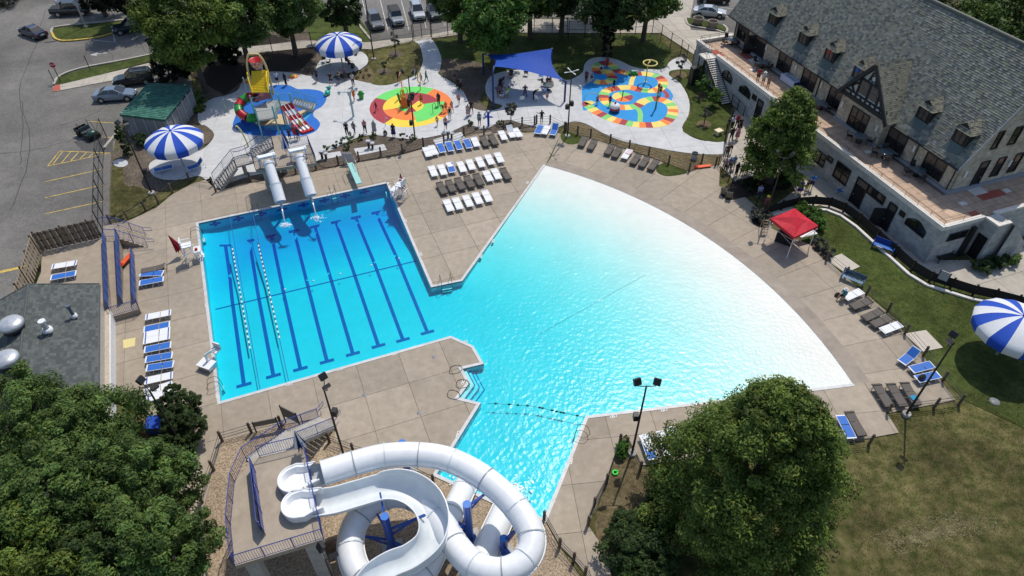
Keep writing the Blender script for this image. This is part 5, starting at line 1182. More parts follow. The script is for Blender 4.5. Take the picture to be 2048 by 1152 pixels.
g_ = thing("grill_cart", "black covered grill cart standing under the red canopy", "grill", P(1567, 484), rad(-35)); MB().bx(-.75, .75, -.35, .35, 0, .95).build("cover", M_screen, g_); MB().lathe([(.34, 0), (.3, .2), (.01, .26)], c=(0, 0, .95), n=10, sx=2).build("lid", M_screen, g_)
tb_ = thing("folding_table", "grey folding table under the right side of the red canopy", "table", P(1609, 479), rad(20)); MB().bx(-.9, .9, -.38, .38, .70, .74).build("tabletop", M_sconce, tb_)
for sx, sy in ((-.75, -.3), (.75, -.3), (-.75, .3), (.75, .3)): MB().bar((sx, sy, 0), (sx, sy, .7), .04, .04).build("leg", M_metal, tb_)
ld = thing("step_ladder", "light wooden step ladder leaning left of the red canopy", "ladder", P(1528, 470)); mb = MB()
for s_ in (-.25, .25): mb.bar((s_, 0, 0), (s_, .45, 1.6), .06, .04); mb.bar((s_, .9, 0), (s_, .45, 1.6), .05, .03)
mb.build("frame", M_woodl, ld)
for k in range(5): MB().bar((-.25, .09 + .08 * k, .28 + .28 * k), (.25, .09 + .08 * k, .28 + .28 * k), .1, .03).build("tread", M_woodl, ld)
# ------------------------------------------------------------------ coloured splash surfacing (flat rubber sheets)
PAD = {k: mat("pad_" + k, c, tuple(x * 1.12 for x in c), 6, .7, big=(.8, .06)) for k, c in dict(red=(.34, .035, .05), orange=(.80, .20, .045), yellow=(.80, .58, .05), green=(.13, .62, .13), pyellow=(.78, .62, .16), pgreen=(.20, .56, .16), blue=(.005, .25, .60), dblue=(.008, .13, .50), sand=(.55, .44, .29), lblue=(.03, .32, .62)).items()}
def sector(mb, c, r0, r1, a0, a1, z):
    n = max(3, int((a1 - a0) / .12)); o = [(c.x + cos(a0 + (a1 - a0) * i / n) * r1, c.y + sin(a0 + (a1 - a0) * i / n) * r1, z) for i in range(n + 1)]
    i_ = [(c.x + cos(a0 + (a1 - a0) * i / n) * r0, c.y + sin(a0 + (a1 - a0) * i / n) * r0, z) for i in range(n + 1)]
    return mb.add(o + i_, [(k, k + 1, n + 2 + k, n + 1 + k) for k in range(n)])
pc = (P(740, 212) + P(905, 212)) / 2; pr_ = (P(905, 212) - P(740, 212)).length / 2
spin = structure(MB().sheet([(pc.x + cos(a) * pr_ * .3, pc.y + sin(a) * pr_ * .3, 0) for a in np.linspace(0, 6.28, 25)[:-1]], .0035).build("round_splash_pad", PAD["red"]))
for r0, r1, a0, a1, k in ((.68, 1, -35, 62, "orange"), (.68, 1, 62, 156, "green"), (.68, 1, 156, 237, "red"), (.68, 1, 237, 325, "yellow"), (.3, .68, 127, 197, "yellow"), (.3, .68, 197, 285, "orange"), (.3, .80, 285, 378, "green"), (.3, .68, 18, 127, "red")):
    sector(MB(), pc, pr_ * r0, pr_ * r1, rad(a0), rad(a1), .0045 if r1 != .80 else .0085).build("colour_segment", PAD[k], spin)
for a0, a1, k in ((-60, 60, "yellow"), (60, 130, "red"), (130, 250, "green"), (250, 300, "red")): sector(MB(), pc, .05, pr_ * .3, rad(a0), rad(a1), .0075).build("colour_segment", PAD[k], spin)
z4p = lambda x, y: ZZ(x, y, 1150, 100, 6.776)
snake = structure(MB().sheet(smooth([P(*z4p(*q)) for q in [(95, 520), (105, 800), (180, 815), (300, 880), (450, 945), (600, 1000), (800, 1035), (1000, 1040), (1200, 1005), (1340, 930), (1390, 830), (1370, 740), (1310, 690), (1330, 620), (1290, 550), (1240, 500), (1245, 420), (1200, 365), (1100, 310), (950, 285), (800, 285), (640, 275), (560, 215), (470, 165), (350, 150), (250, 220), (240, 330), (250, 400), (130, 480)]], 4), .004).build("snake_splash_pad", PAD["blue"]))
sp_pts = smooth([P(*z4p(*q)) for q in [(265, 425), (370, 440), (460, 425), (510, 385), (480, 325), (420, 285), (350, 300), (290, 280), (310, 210), (380, 180), (460, 190), (520, 225), (560, 275), (640, 300), (715, 315), (795, 318), (870, 320), (960, 322), (1050, 338), (1120, 360), (1170, 395), (1192, 430), (1190, 465), (1165, 505), (1110, 538), (1050, 552), (970, 550), (890, 540), (810, 522), (740, 508), (650, 508), (580, 518), (500, 530), (430, 555), (398, 590), (390, 632), (402, 680), (440, 720), (510, 752), (590, 772), (665, 778), (750, 775), (830, 757), (880, 730), (925, 697), (980, 676), (1050, 663), (1130, 665), (1200, 683), (1262, 712), (1308, 755), (1328, 800), (1325, 850), (1308, 893), (1280, 932), (1230, 972), (1160, 1000), (1070, 1015), (980, 1016), (880, 1014), (780, 1003), (690, 985), (590, 962), (500, 935), (430, 905), (350, 868), (270, 825), (205, 775), (165, 735), (180, 712), (235, 735)]], 4, False)
cum = [0.0]
for a, b in zip(sp_pts, sp_pts[1:]): cum.append(cum[-1] + (b - a).length)
def at(s):
    for i in range(len(cum) - 1):
        if cum[i + 1] >= s: t = (s - cum[i]) / max(1e-6, cum[i + 1] - cum[i]); return sp_pts[i].lerp(sp_pts[i + 1], t)
    return sp_pts[-1]
SEQ = ["red", "orange", "pyellow", "pgreen"]; NS_ = 78; tot = cum[-1]
for k in range(NS_):
    vs = []
    for j in range(4):
        s = tot * (k + j / 3) / NS_; p = at(s); d = at(min(tot, s + .15)) - at(max(0, s - .15)); d.normalize(); n_ = Vector((-d.y, d.x, 0)) * .62; vs += [p - n_, p + n_]
    MB().add([(v.x, v.y, .0078 + .0001 * (k % 3)) for v in vs], [(2 * j, 2 * j + 2, 2 * j + 3, 2 * j + 1) for j in range(3)]).build("colour_segment", PAD[SEQ[k % 4] if k % 7 else "pyellow"], snake)
def ribbon(px, wd, k, z=.006):
    pts = smooth([P(*z4p(*q)) for q in px], 5, False); vs = []
    for i, p in enumerate(pts):
        d = (pts[min(i + 1, len(pts) - 1)] - pts[max(0, i - 1)]).normalized(); n_ = Vector((-d.y, d.x, 0)) * wd / 2; vs += [(p.x - n_.x, p.y - n_.y, z), (p.x + n_.x, p.y + n_.y, z)]
    MB().add(vs, [(2 * i, 2 * i + 2, 2 * i + 3, 2 * i + 1) for i in range(len(pts) - 1)]).build("colour_segment", PAD[k], snake)
ribbon([(800, 340), (775, 400), (755, 475)], .6, "pyellow"); ribbon([(850, 790), (885, 860), (880, 980)], .6, "pgreen"); ribbon([(1180, 540), (1240, 590), (1250, 650)], .55, "red")
c_ = P(*z4p(645, 635)); r_ = (P(*z4p(785, 635)) - c_).length
for a0, a1, k in ((-50, 25, "red"), (25, 110, "pgreen"), (110, 215, "pyellow"), (215, 310, "orange")): sector(MB(), c_, .02, r_, rad(a0), rad(a1), .0065).build("colour_segment", PAD[k], snake)
play_pad = structure(MB().sheet(spoly([(466, 246), (470, 257), (490, 267), (515, 271), (545, 272), (575, 272), (607, 271), (630, 263), (640, 250), (636, 240), (627, 232), (629, 222), (645, 212), (653, 198), (650, 188), (638, 181), (615, 178), (595, 178), (575, 170), (540, 172), (505, 185), (480, 215)], 0, 4), .0042).build("play_splash_pad", PAD["dblue"]))
MB().sheet(spoly([(510, 245), (535, 236), (556, 229), (600, 222), (625, 212), (600, 236), (585, 247), (560, 250), (525, 252)], 0, 4), .0080).build("sand_patch", PAD["sand"], play_pad)
MB().sheet(spoly([(530, 252), (560, 250), (585, 248), (600, 238), (622, 216), (632, 214), (612, 240), (600, 256), (560, 260), (532, 258)], 0, 4), .0095).build("pale_blue_patch", PAD["lblue"], play_pad)

# ------------------------------------------------------------------ play structure
ps = thing("water_play_tower", "multi coloured water play tower with yellow roof panel, tipping bucket and slides", "play tower", P(545, 225)); q0 = off3(ps); ZP = 2.3
dp = [P(506, 214, ZP), P(545, 200, ZP), P(583, 204, ZP), P(561, 212, ZP), P(550, 235, ZP), P(516, 240, ZP)]
MB().prism([p - q0 for p in dp], ZP - .2, ZP, True).build("deck", M_pgrey, ps)
for p in dp: MB().cyl(Vector((p.x, p.y, 0)) - q0, Vector((p.x, p.y, 3.7 if p is not dp[2] else 3.4)) - q0, .09, n=8).build("post", M_teal, ps)
for px, h in (((500, 205), 3.2), ((540, 198), 4.8), ((548, 218), 4.4)):
    MB().cyl(P(*px) - q0, P(*px) + Vector((0, 0, h)) - q0, .08, n=8).build("post", M_metal, ps)
railing(ps, [dp[0], dp[1], dp[2]], 1.0, off=q0, m=M_teal, bal=.16); railing(ps, [dp[3], dp[4], dp[5], dp[0]], 1.0, off=q0, m=M_teal, bal=.16)
sa_, sb_, sc2, sd2 = P(588, 195, ZP), P(584, 206, ZP), P(628, 222, 0), P(633, 209, 0)
flight(ps, sc2, sd2, sb_, sa_, 9, q0, M_pgrey); railing(ps, [sd2, sa_], .95, off=q0, m=M_teal, bal=.16); railing(ps, [sc2, sb_], .95, off=q0, m=M_teal, bal=.16)
# yellow ridged roof panel
tl, trr, bl, br = P(504, 142, 5.3), P(536, 140, 5.3), P(505, 186, 3.75), P(537, 185, 3.75); mb = MB()
for i in range(14):
    f0, f1 = i / 14, (i + 1) / 14; a, b, c, d = tl.lerp(bl, f0), trr.lerp(br, f0), trr.lerp(br, f1), tl.lerp(bl, f1); up = Vector((0, -.05, .07)); m0, m1 = a.lerp(d, .5) + up, b.lerp(c, .5) + up
    mb.add([p - q0 for p in (a, b, m1, m0, c, d)], [(0, 1, 2, 3), (3, 2, 4, 5)])
mb.build("ridged_roof_panel", M_yel, ps)
MB().bar(tl - q0, bl - q0, .1, .12).bar(trr - q0, br - q0, .1, .12).build("panel_edge", M_yel, ps)
aa, ab = P(497, 147, 5.0), P(536, 145, 5.0)
def arch(a, b, h, n=9): return [a.lerp(b, .5 - .5 * cos(pi * i / n)) + Vector((0, 0, h * min(1, 1.15 * sin(pi * i / n)))) for i in range(n + 1)]
MB().tube([Vector((aa.x, aa.y, ZP)) - q0] + [p - q0 for p in arch(aa, ab, 2.2)] + [Vector((ab.x, ab.y, ZP)) - q0], .12, 8).build("bucket_arch", flat("cream_tube", (.62, .50, .22), .4), ps)
for a_, b_ in ((aa, bl), (ab, br)):
    MB().tube([a_ - q0, a_.lerp(b_, .1) + Vector((0, -.3, .5)) - q0, a_.lerp(b_, .5) + Vector((0, -.3, .6)) - q0, b_ - q0], .08, 6).build("side_hoop", M_yel, ps)
bk = P(514, 128, 5.9) - q0
MB().lathe([(.35, -.55), (.6, -.2), (.76, .35), (.82, .5)], c=bk, n=16).build("tipping_bucket", mat("bucket_spots", (.35, .03, .03), (.55, .50, .45), 5, .4, lo=.47, hi=.53), ps)
MB().lathe([(.82, .5), (.70, .46), (.5, 0), (.01, -.1)], c=bk, n=16).build("bucket_lining", M_red, ps)
# three lane red and white slide
a0_, a1_, b0_, b1_ = P(560, 211, 2.35), P(582, 205, 2.35), P(604, 266, .12), P(627, 258, .12)
BAND = [M_red, M_wht, M_red, M_wht, M_red, M_wht, M_red]
for ln in range(3):
    for k in range(7):
        f0, f1 = k / 7, (k + 1) / 7; u0, u1 = ln / 3, (ln + 1) / 3; pt = lambda u, f: a0_.lerp(a1_, u).lerp(b0_.lerp(b1_, u), f) + Vector((0, 0, -.35 * sin(pi * f))) - q0
        A, B, C_, D = pt(u0, f0), pt(u1, f0), pt(u1, f1), pt(u0, f1); e = Vector((0, 0, .16)); um, un = A.lerp(B, .5) - e, D.lerp(C_, .5) - e
        MB().add([A, A.lerp(B, .12) - e * .8, A.lerp(B, .88) - e * .8, B, C_, D.lerp(C_, .88) - e * .8, D.lerp(C_, .12) - e * .8, D], [(0, 1, 6, 7), (1, 2, 5, 6), (2, 3, 4, 5)]).build("slide_lane", BAND[k] if ln != 1 or k in (0, 6) else BAND[(k + (0 if k < 3 else 0)) % 7], ps)
for u in (0, 1 / 3, 2 / 3, 1):
    MB().tube([a0_.lerp(a1_, u).lerp(b0_.lerp(b1_, u), f) + Vector((0, 0, -.35 * sin(pi * f))) - q0 for f in np.linspace(0, 1, 8)], .05, 5).build("lane_divider", M_wht if 0 < u < 1 else M_red, ps)
MB().bar(b0_ - q0, b1_ - q0, .35, .2).build("slide_end", M_red, ps)
for f in (.12, .32):
    for u in (.05, .95):
        g = a0_.lerp(a1_, u).lerp(b0_.lerp(b1_, u), f) - q0; MB().bar(Vector((g.x, g.y, 0)), g - Vector((0, 0, .4)), .16, .16).build("slide_leg", M_wht, ps)
tp = smooth([P(*q) - q0 for q in [(513, 196, 2.7), (498, 194, 2.55), (485, 202, 2.3), (478, 213, 2.0), (480, 225, 1.65), (493, 234, 1.3), (510, 236, 1.0), (526, 232, .75), (538, 224, .6)]], 4, False)
for k in range(0, len(tp) - 4, 4):
    MB().tube(tp[k:k + 5], .5, 14, cap=False).build("tube_segment", M_red if (k // 4) % 2 == 0 else M_green, ps); MB().tube([tp[k], tp[k] + (tp[k + 1] - tp[k]).normalized() * .06], .55, 14, cap=False).build("joint_ring", M_blk, ps)
MB().add([P(506, 205, 2.4) - q0, P(545, 196, 2.4) - q0, P(545, 180, 3.2) - q0, P(520, 184, 3.2) - q0], [(0, 1, 2, 3)]).build("pink_panel", flat("pink_panel", (.50, .10, .14), .5), ps)
MB().bar(P(487, 238, .5) - q0, P(500, 250, 0.0) - q0, .9, .05).build("blue_disc", M_umb_b, ps)
def feature(name, label, cat, p, parts, rz=0.0, group=None):
    o = thing(name, label, cat, p, rz, group)
    for nm, mb, m in parts: mb.build(nm, m, o)
    return o
def hring(c, r, axis, n=16): 
    return [Vector(c) + (Vector((cos(2 * pi * i / n) * r, sin(2 * pi * i / n) * r, 0)) if axis == 'z' else Vector((cos(2 * pi * i / n) * r, 0, sin(2 * pi * i / n) * r)) if axis == 'y' else Vector((cos(2 * pi * i / n) * r * .55, cos(2 * pi * i / n) * r * .75, sin(2 * pi * i / n) * r))) for i in range(n)]
feature("spray_ring", "tall yellow spray ring on a pole over the snake pad", "spray feature", P(1291, 164), [("pole", MB().cyl((0, 0, 0), (0, 0, 2.45), .07, n=8), M_yel), ("ring", MB().tube(hring((.25, 0, 2.5), .85, 'z', 20), .09, 8, closed=True), flat("pale_yellow_tube", (.72, .58, .18), .4)), ("inner_curve", MB().tube(smooth([(0, 0, 2.45), (.15, .2, 2.5), (.3, .4, 2.5), (.2, .8, 2.5)], 4, False), .07, 6), flat("pale_yellow_tube2", (.72, .58, .18), .4)), ("base", MB().cyl((0, 0, 0), (0, 0, .06), .2, n=10), M_metal)])
feature("spray_pole", "green spray pole with red top on the snake pad", "spray feature", P(1311, 218), [("pole", MB().cyl((0, 0, 0), (0, 0, 2.9), .1, n=8), flat("pole_green", (.05, .26, .06), .4)), ("stripe", MB().cyl((0, 0, 1.0), (0, 0, 1.3), .105, n=8).cyl((0, 0, 1.8), (0, 0, 2.0), .105, n=8), M_yel), ("head", MB().cyl((0, 0, 2.85), (0, 0, 3.2), .16, n=10), M_red)])
feature("spray_barrel", "red and white striped spray barrel with white dome on the snake pad", "spray feature", P(1229, 223), [("barrel", MB().lathe([(.55, 0), (.6, .2), (.6, .35)], n=14), M_dkblue), ("red_band", MB().lathe([(.6, .35), (.61, .6)], n=14), M_red), ("white_band", MB().lathe([(.61, .6), (.58, .8), (.45, .95), (.01, 1.05)], n=14), M_wht), ("knob", MB().ball((0, 0, 1.12), .13), M_red)])
feature("spray_hoop", "thin pale spray hoop at the left rim of the snake pad", "spray feature", P(1185, 200), [("hoop", MB().tube([(1.0 * cos(a), -.15 * cos(a), .95 * sin(a)) for a in np.linspace(0, pi, 12)], .035, 6), M_lime)])
feature("spray_post", "short dark green spray post in the small four colour disc", "spray feature", P(1244, 197), [("post", MB().cyl((0, 0, 0), (.05, 0, 1.0), .06, n=8), flat("dark_green_post", (.02, .07, .03), .4)), ("nozzle", MB().ball((.05, 0, 1.0), .09), M_green)])
feature("spray_frog", "squat green frog shaped spray figure on the snake path", "spray feature", P(1266, 149), [("body", MB().ball((0, 0, .3), .5, 10, (1, .8, .6)), M_green), ("eye", MB().ball((-.2, -.25, .62), .12).ball((.2, -.25, .62), .12), M_wht), ("leg", MB().ball((-.45, -.2, .15), .2, 7).ball((.45, -.2, .15), .2, 7), M_green)])
for k, (px, h, m_, lb) in enumerate((((806, 192), 1.9, flat("peach_ring", (.62, .28, .14), .4), "peach coloured spray ring on a post, left one on the round pad"), ((841, 180), 1.1, flat("gold_ring", (.68, .45, .08), .4), "yellow gold spray ring on a short post, right one on the round pad"))):
    feature("spray_hoop", lb, "spray feature", P(*px), [("post", MB().cyl((0, 0, 0), (0, 0, h), .06, n=8), M_yel if k else M_or), ("ring", MB().tube(hring((0, 0, h + .55), .6, 'x', 18), .055, 7, closed=True), m_)], rad(20))
feature("spray_flower", "cluster of orange yellow and green spray pipes in the middle of the round pad", "spray feature", P(809, 213), [("base", MB().lathe([(.5, 0), (.45, .5), (.3, .9), (.2, 1.2)], n=12), M_or), ("leaf", MB().bar((-.4, 0, .4), (-.7, .2, 1.6), .3, .06).bar((.4, 0, .4), (.7, .2, 1.5), .3, .06).bar((0, .3, .4), (-.1, .6, 1.8), .3, .06), M_green), ("stem", MB().cyl((0, 0, 1), (0, 0, 2.2), .12, n=8).cyl((-.2, 0, .6), (-.3, 0, 2.0), .07, n=6), M_yel), ("ring", MB().tube(hring((.15, -.1, 1.9), .62, 'x', 18), .05, 6, closed=True), M_lime)])
feature("spray_mast", "tall teal spray mast with a side arm and hanging cups", "spray feature", P(707, 233), [("pole", MB().cyl((0, 0, 0), (0, 0, 3.1), .12, n=8), flat("grey_teal", (.28, .42, .44), .4)), ("arm", MB().bar((0, 0, 3.0), (-1.3, .4, 2.9), .06, .06).bar((0, 0, 3.0), (.6, .9, 3.1), .06, .06), flat("grey_teal2", (.28, .42, .44), .4)), ("cup", MB().lathe([(.1, 0), (.22, .3)], c=(-1.3, .4, 2.55), n=8).lathe([(.1, 0), (.22, .3)], c=(.6, .9, 2.75), n=8).lathe([(.2, 0), (.25, .4)], c=(0, -.1, 2.7), n=8), flat("cup_grey", (.4, .5, .5), .4))])
feature("spray_seal", "shiny teal seal shaped spray figure on the grey plaza", "spray feature", P(656, 189), [("body", MB().ball((0, 0, .3), .45, 9, (.8, 1.2, .6)), flat("seal_teal", (.02, .38, .32), .25)), ("head", MB().ball((.15, .4, .65), .26), flat("seal_teal2", (.02, .30, .26), .25)), ("tail", MB().ball((-.2, -.55, .2), .18, 7, (1.4, .8, .4)), M_green)])
feature("spray_cactus", "bright green cactus shaped spray figure beside the round pad", "spray feature", P(723, 197), [("body", MB().lathe([(.26, 0), (.3, .4), (.26, .9), (.01, 1.05)], n=9), M_green), ("arm", MB().ball((-.3, 0, .55), .15).ball((.3, 0, .65), .15), M_green)])
feature("spray_cane", "tall curved yellow green spray cane in front of the drop slide stair", "spray feature", P(497, 293), [("cane", MB().tube(smooth([(0, 0, 0), (-.1, 0, 1.0), (-.35, .1, 1.9), (-.7, .2, 2.4), (-.85, .2, 2.3)], 4, False), .085, 7), flat("cane", (.52, .52, .20), .4))])
feature("spray_cane", "short slim green spray cane on the left of the plaza", "spray feature", P(454, 224), [("cane", MB().tube([(0, 0, 0), (-.05, 0, .8), (-.2, .1, 1.15)], .07, 6), flat("cane2", (.30, .42, .22), .4))])
feature("spray_lollipop", "small bent spray pipe at the front of the round pad", "spray feature", P(771, 253), [("pipe", MB().tube([(0, 0, 0), (0, 0, 1.0), (.15, 0, 1.15), (.3, 0, 1.05)], .035, 6), M_metal)])
feature("spray_pipe", "thin bent dark pipe on the green sector of the round pad", "spray feature", P(866, 226), [("pipe", MB().tube([(0, 0, 0), (0, 0, 1.1), (.3, .1, 1.25), (.4, .1, .6)], .03, 6), M_frame)])
for px, lb, m_ in (((587, 153), "flat orange and white disc on the plaza behind the play tower", M_or), ((494, 163), "flat orange disc beside the dark trees left of the play tower", M_or)):
    feature("spray_disc", lb, "spray feature", P(*px), [("disc", MB().lathe([(.01, .12), (.55, .12), (.6, .05), (.6, 0)], n=16), m_), ("petal", MB().lathe([(.15, .15), (.4, .15)], n=8), M_yel), ("hub", MB().ball((0, 0, .15), .1), M_wht)])
for px, lb, m_ in (((977, 252), "dark blue shower post with side arms by the planted bed", M_umb_b),):
    feature("shower_post", lb, "shower", P(*px), [("post", MB().cyl((0, 0, 0), (0, 0, 1.8), .13, n=10), m_), ("arm", MB().bar((-.5, 0, 1.15), (.5, 0, 1.15), .14, .14), m_), ("head", MB().ball((-.5, 0, 1.15), .12).ball((.5, 0, 1.15), .12).ball((0, 0, 1.85), .12), M_wht)])

# ------------------------------------------------------------------ pool equipment
def lane_rope(label, px):
    """list of (pixel a, pixel b, floats?)"""
    a = P(*px[0], WZ + .02); o = thing("lane_rope", label, "lane rope", a, group="lane ropes"); base = {}
    MB().tube([P(*px[0], WZ) - a, P(*px[-1], WZ) - a], .03, 5).build("rope", M_navy, o)
    p, q = P(*px[1], WZ + .03) - a, P(*px[2], WZ + .03) - a; d = (q - p); n = int(d.length / .3); d /= n
    for i in range(n):
        k = i % 2
        if k not in base:
            base[k] = MB().tube([-d * .46, d * .46], .06, 7).build("float", M_wht if k else flat("float_green", (.01, .10, .13), .5), o); b = base[k]
        else: b = base[k].copy(); COL.objects.link(b); b.parent = o
        b.location = p + d * (i + .5)
lane_rope("lane rope with white and dark floats nearest the left pool wall", [(460, 434), (464, 493), (500, 698), (520, 778)])
lane_rope("lane rope with white and dark floats, second from the left pool wall", [(505, 424), (516, 486), (559, 677), (577, 761)])
fr_ = [P(*ZZ(x, y, 780, 640), WZ + .03) for x, y in [(935, 800), (1015, 803), (1145, 810), (1228, 817), (1320, 822), (1437, 840), (1465, 846), (1555, 867), (1600, 877), (1640, 886), (1668, 891), (1798, 918), (1880, 938)]]
o = thing("float_line", "sagging safety line with small dark floats across the mouth of the flume pool", "float line", fr_[0]); MB().tube([p - fr_[0] for p in fr_], .015, 4).build("line", M_cable, o)
for p in fr_[1:-1]: MB().ball(p - fr_[0], .09, 7, (1.3, .8, .8)).build("float", flat("float_dark", (.02, .05, .05), .5) if "float_dark" not in MATS else MATS["float_dark"], o)
for k, px in enumerate(((570, 579), (627, 562), (681, 548), (743, 531), (798, 517))):
    o = tag(MB().ball((0, 0, 0), .09, 7).build("ring_float", M_wht), "tiny white float on the dark line across the lanes, %s from the left" % ORD[k], "float", "white floats on the dark lane line"); o.location = P(px[0], px[1], WZ + .03)
def ladder(label, p, dirn, steps=3, h=.85, w_=.5):
    """dirn: unit vector pointing into the water"""
    o = thing("pool_ladder", label, "pool ladder", p, math.atan2(dirn.y, dirn.x)); M_ = MATS["bronze_rail"] if "bronze_rail" in MATS else flat("bronze_rail", (.16, .13, .10), .35, .5)
    for s in (-w_ / 2, w_ / 2): MB().tube(smooth([(-.75, s, 0), (-.6, s, h * .75), (-.3, s, h), (.05, s, h * .9), (.2, s, h * .4), (.25, s, -.5), (.3, s, -1.0)], 4, False), .021, 6).build("rail", M_, o)
    for k in range(steps): MB().bar((.26, -w_ / 2, -.3 - .28 * k), (.26, w_ / 2, -.3 - .28 * k), .12, .03).build("tread", M_wht, o)
    return o
ladder("bronze pool ladder at the upper left corner of the lap pool", P(399, 470), EW); ladder("bronze pool ladder at the lower left corner of the lap pool", P(437, 772), EW)
ladder("bronze pool ladder on the long edge of the lap pool by the right guard chair", P(777, 380), -EW); ladder("bronze pool ladder at the tip of the deck wedge", P(893, 569), Vector((.25, -.97, 0)), w_=.9)
ladder("bronze pool ladder on the right wall of the flume pool", P(1157, 868), Vector((-.9, .3, 0)))
ladder("bronze rail pair on the deep end wall beside the diving board", P(667, 389), -EL, 2, .9); ladder("bronze rail pair on the deep end wall left of the first tube", P(512, 421), -EL, 2, .9)
# stair into the pool
stp = [P(918, 795), P(940, 765), P(925, 738)]; out_ = [P(962, 806), P(987, 772), P(968, 735)]
ps_ = thing("pool_stair", "submerged white corner stair with dark step edges in the pool notch", "pool stair", P(945, 768)); v0 = off3(ps_)
for k in range(5):
    f0, f1 = k / 5, (k + 1) / 5; z = -.10 - .20 * (k + 1) + .08; L_in = [a.lerp(b, f0) for a, b in zip(stp, out_)]; L_out = [a.lerp(b, f1) for a, b in zip(stp, out_)]
    pl_ = [Vector((p.x, p.y, z)) - v0 for p in L_in + L_out[::-1]]; quad3(MB(), pl_, -1.2).build("step", M_plaster, ps_)
    mb = MB(); pts_ = [Vector((p.x, p.y, z + .012)) - v0 for p in L_out]
    for a, b in zip(pts_, pts_[1:]): mb.bar(a, b, .07, .02)
    mb.build("step_edge", M_navy, ps_)
for k, (a, b) in enumerate((((921, 740), (951, 736)), ((935, 770), (985, 772)), ((917, 793), (960, 803)))):
    p, q = P(*a), P(*b); d = (q - p).normalized(); ladder(["bronze handrail on the upper side of the corner pool stair", "bronze handrail in the middle of the corner pool stair", "bronze handrail on the lower side of the corner pool stair"][k], p - d * .1, d, 0, .6, .04)
# life guard chairs
def guard_chair(label, p, rz, up):
    o = thing("lifeguard_chair", label, "lifeguard chair", p, rz)
    for x, y in ((-.55, -.5), (.55, -.5), (-.55, .6), (.55, .6)): MB().cyl((x, y, 0), (x * .62, y * .45 - .1, 1.75), .04, n=6).build("leg", M_wht, o)
    mb = MB()
    for z in (.5, 1.0): mb.bar((-.5, -.45, z), (.5, -.45, z), .05, .05); mb.bar((-.5, .5, z), (.5, .5, z), .05, .05); mb.bar((-.5, -.45, z), (-.5, .5, z + .3), .04, .04); mb.bar((.5, -.45, z), (.5, .5, z + .3), .04, .04)
    mb.build("brace", M_wht, o); MB().bx(-.42, .42, -.45, .35, 1.72, 1.8).build("seat", M_wht, o); MB().bx(-.42, .42, -.48, -.40, 1.8, 2.4).build("backrest", M_wht, o)
    MB().bx(-.45, .45, .35, .95, 1.0, 1.07).build("footrest", M_wht, o)
    for s in (-.45, .45): MB().bar((s, -.4, 2.05), (s, .35, 2.05), .06, .05).build("armrest", M_wht, o)
    for k in range(4): MB().bar((-.3, .98 - .06 * k, .25 + .25 * k), (.3, .98 - .06 * k, .25 + .25 * k), .1, .04).build("tread", M_wht, o)
    for s in (-.32, .32): MB().bar((s, 1.0, 0), (s, .72, 1.1), .05, .05).build("ladder_rail", M_wht, o)
    if up: MB().ball((.1, .6, 1.15), .17, 8, (1, .8, .9)).build("red_bag", M_red, o)
    return o
M_ru, M_rw2 = flat("umbrella_red", (.34, .012, .03), .8), flat("umbrella_pale_red", (.40, .03, .05), .8)
pA = P(386, 520); guard_chair("white lifeguard chair with folded red umbrella on the left of the lap pool", pA, rad(-68), True); folded_umbrella("folded red umbrella leaning behind the left lifeguard chair", P(370, 512), 2.5, M_ru, M_rw2).rotation_euler = (0, rad(-16), 0)
pB = P(803, 398); guard_chair("white lifeguard chair between the lap pool and the white loungers", pB, rad(68), False); folded_umbrella("folded red and white umbrella behind the right lifeguard chair", P(806, 388), 2.5, M_ru, flat("umbrella_pink", (.55, .25, .25), .8))
lf = thing("pool_lift", "grey and white pool lift with folded seat on the left pool edge", "pool lift", P(418, 733), rad(-22)); MB().bx(-.55, .55, -.5, .3, .05, .45).build("base", M_galv, lf); MB().bx(-.6, .6, -.55, .35, .45, .5).build("cover", M_wht, lf); MB().cyl((0, .1, .5), (0, .1, 1.3), .1, n=8).build("mast", M_galv, lf); MB().bar((0, .1, 1.25), (.1, 1.0, 1.0), .1, .12).build("arm", M_galv, lf); MB().bx(-.3, .35, .75, 1.3, .75, .85).build("seat", M_sconce, lf); MB().bx(-.3, .35, 1.25, 1.35, .8, 1.35).build("backrest", M_sconce, lf)
db = thing("diving_board", "pale turquoise diving board over the deep end", "diving board", P(712, 362), math.atan2(-EL.y, -EL.x)); Mt = flat("turquoise", (.30, .60, .56), .5)
MB().bx(-2.0, 2.0, -.28, .28, .92, 1.0).build("board", Mt, db)
for x in (-1.7, -.5): MB().bx(x - .12, x + .12, -.3, .3, 0, .92).build("stand", M_metal, db)
for s in (-.42, .42): MB().tube([(-2.2, s, 0), (-2.0, s, 1.7), (-.4, s, 1.7), (-.3, s, .2)], .03, 6).build("rail", M_metal, db)
for z in (.3, .6): MB().bar((-2.15, -.3, z), (-2.15, .3, z), .12, .04).build("tread", M_wht, db)
bd = thing("info_board", "small pale notice board on the fence behind the diving board", "sign", P(697, 328)); MB().bx(-.55, .55, -.03, .03, .35, 1.35).build("panel", flat("notice_grey", (.42, .42, .44), .6), bd); MB().bx(-.5, -.44, -.02, .02, 0, .4).build("leg", M_blk, bd); MB().bx(.44, .5, -.02, .02, 0, .4).build("leg", M_blk, bd)
def sign(label, p, rz, w_, h, hh, m, cat="sign"):
    o = thing("sign_board", label, cat, p, rz); MB().bx(-w_ / 2, w_ / 2, -.03, .03, hh - h, hh).build("panel", m, o)
    for s in (-w_ / 2, w_ / 2): MB().bx(s - .04, s + .04, -.04, .04, 0, hh + .05).build("leg", M_frame, o)
    return o
Mn = flat("sign_back", (.16, .155, .145), .7)
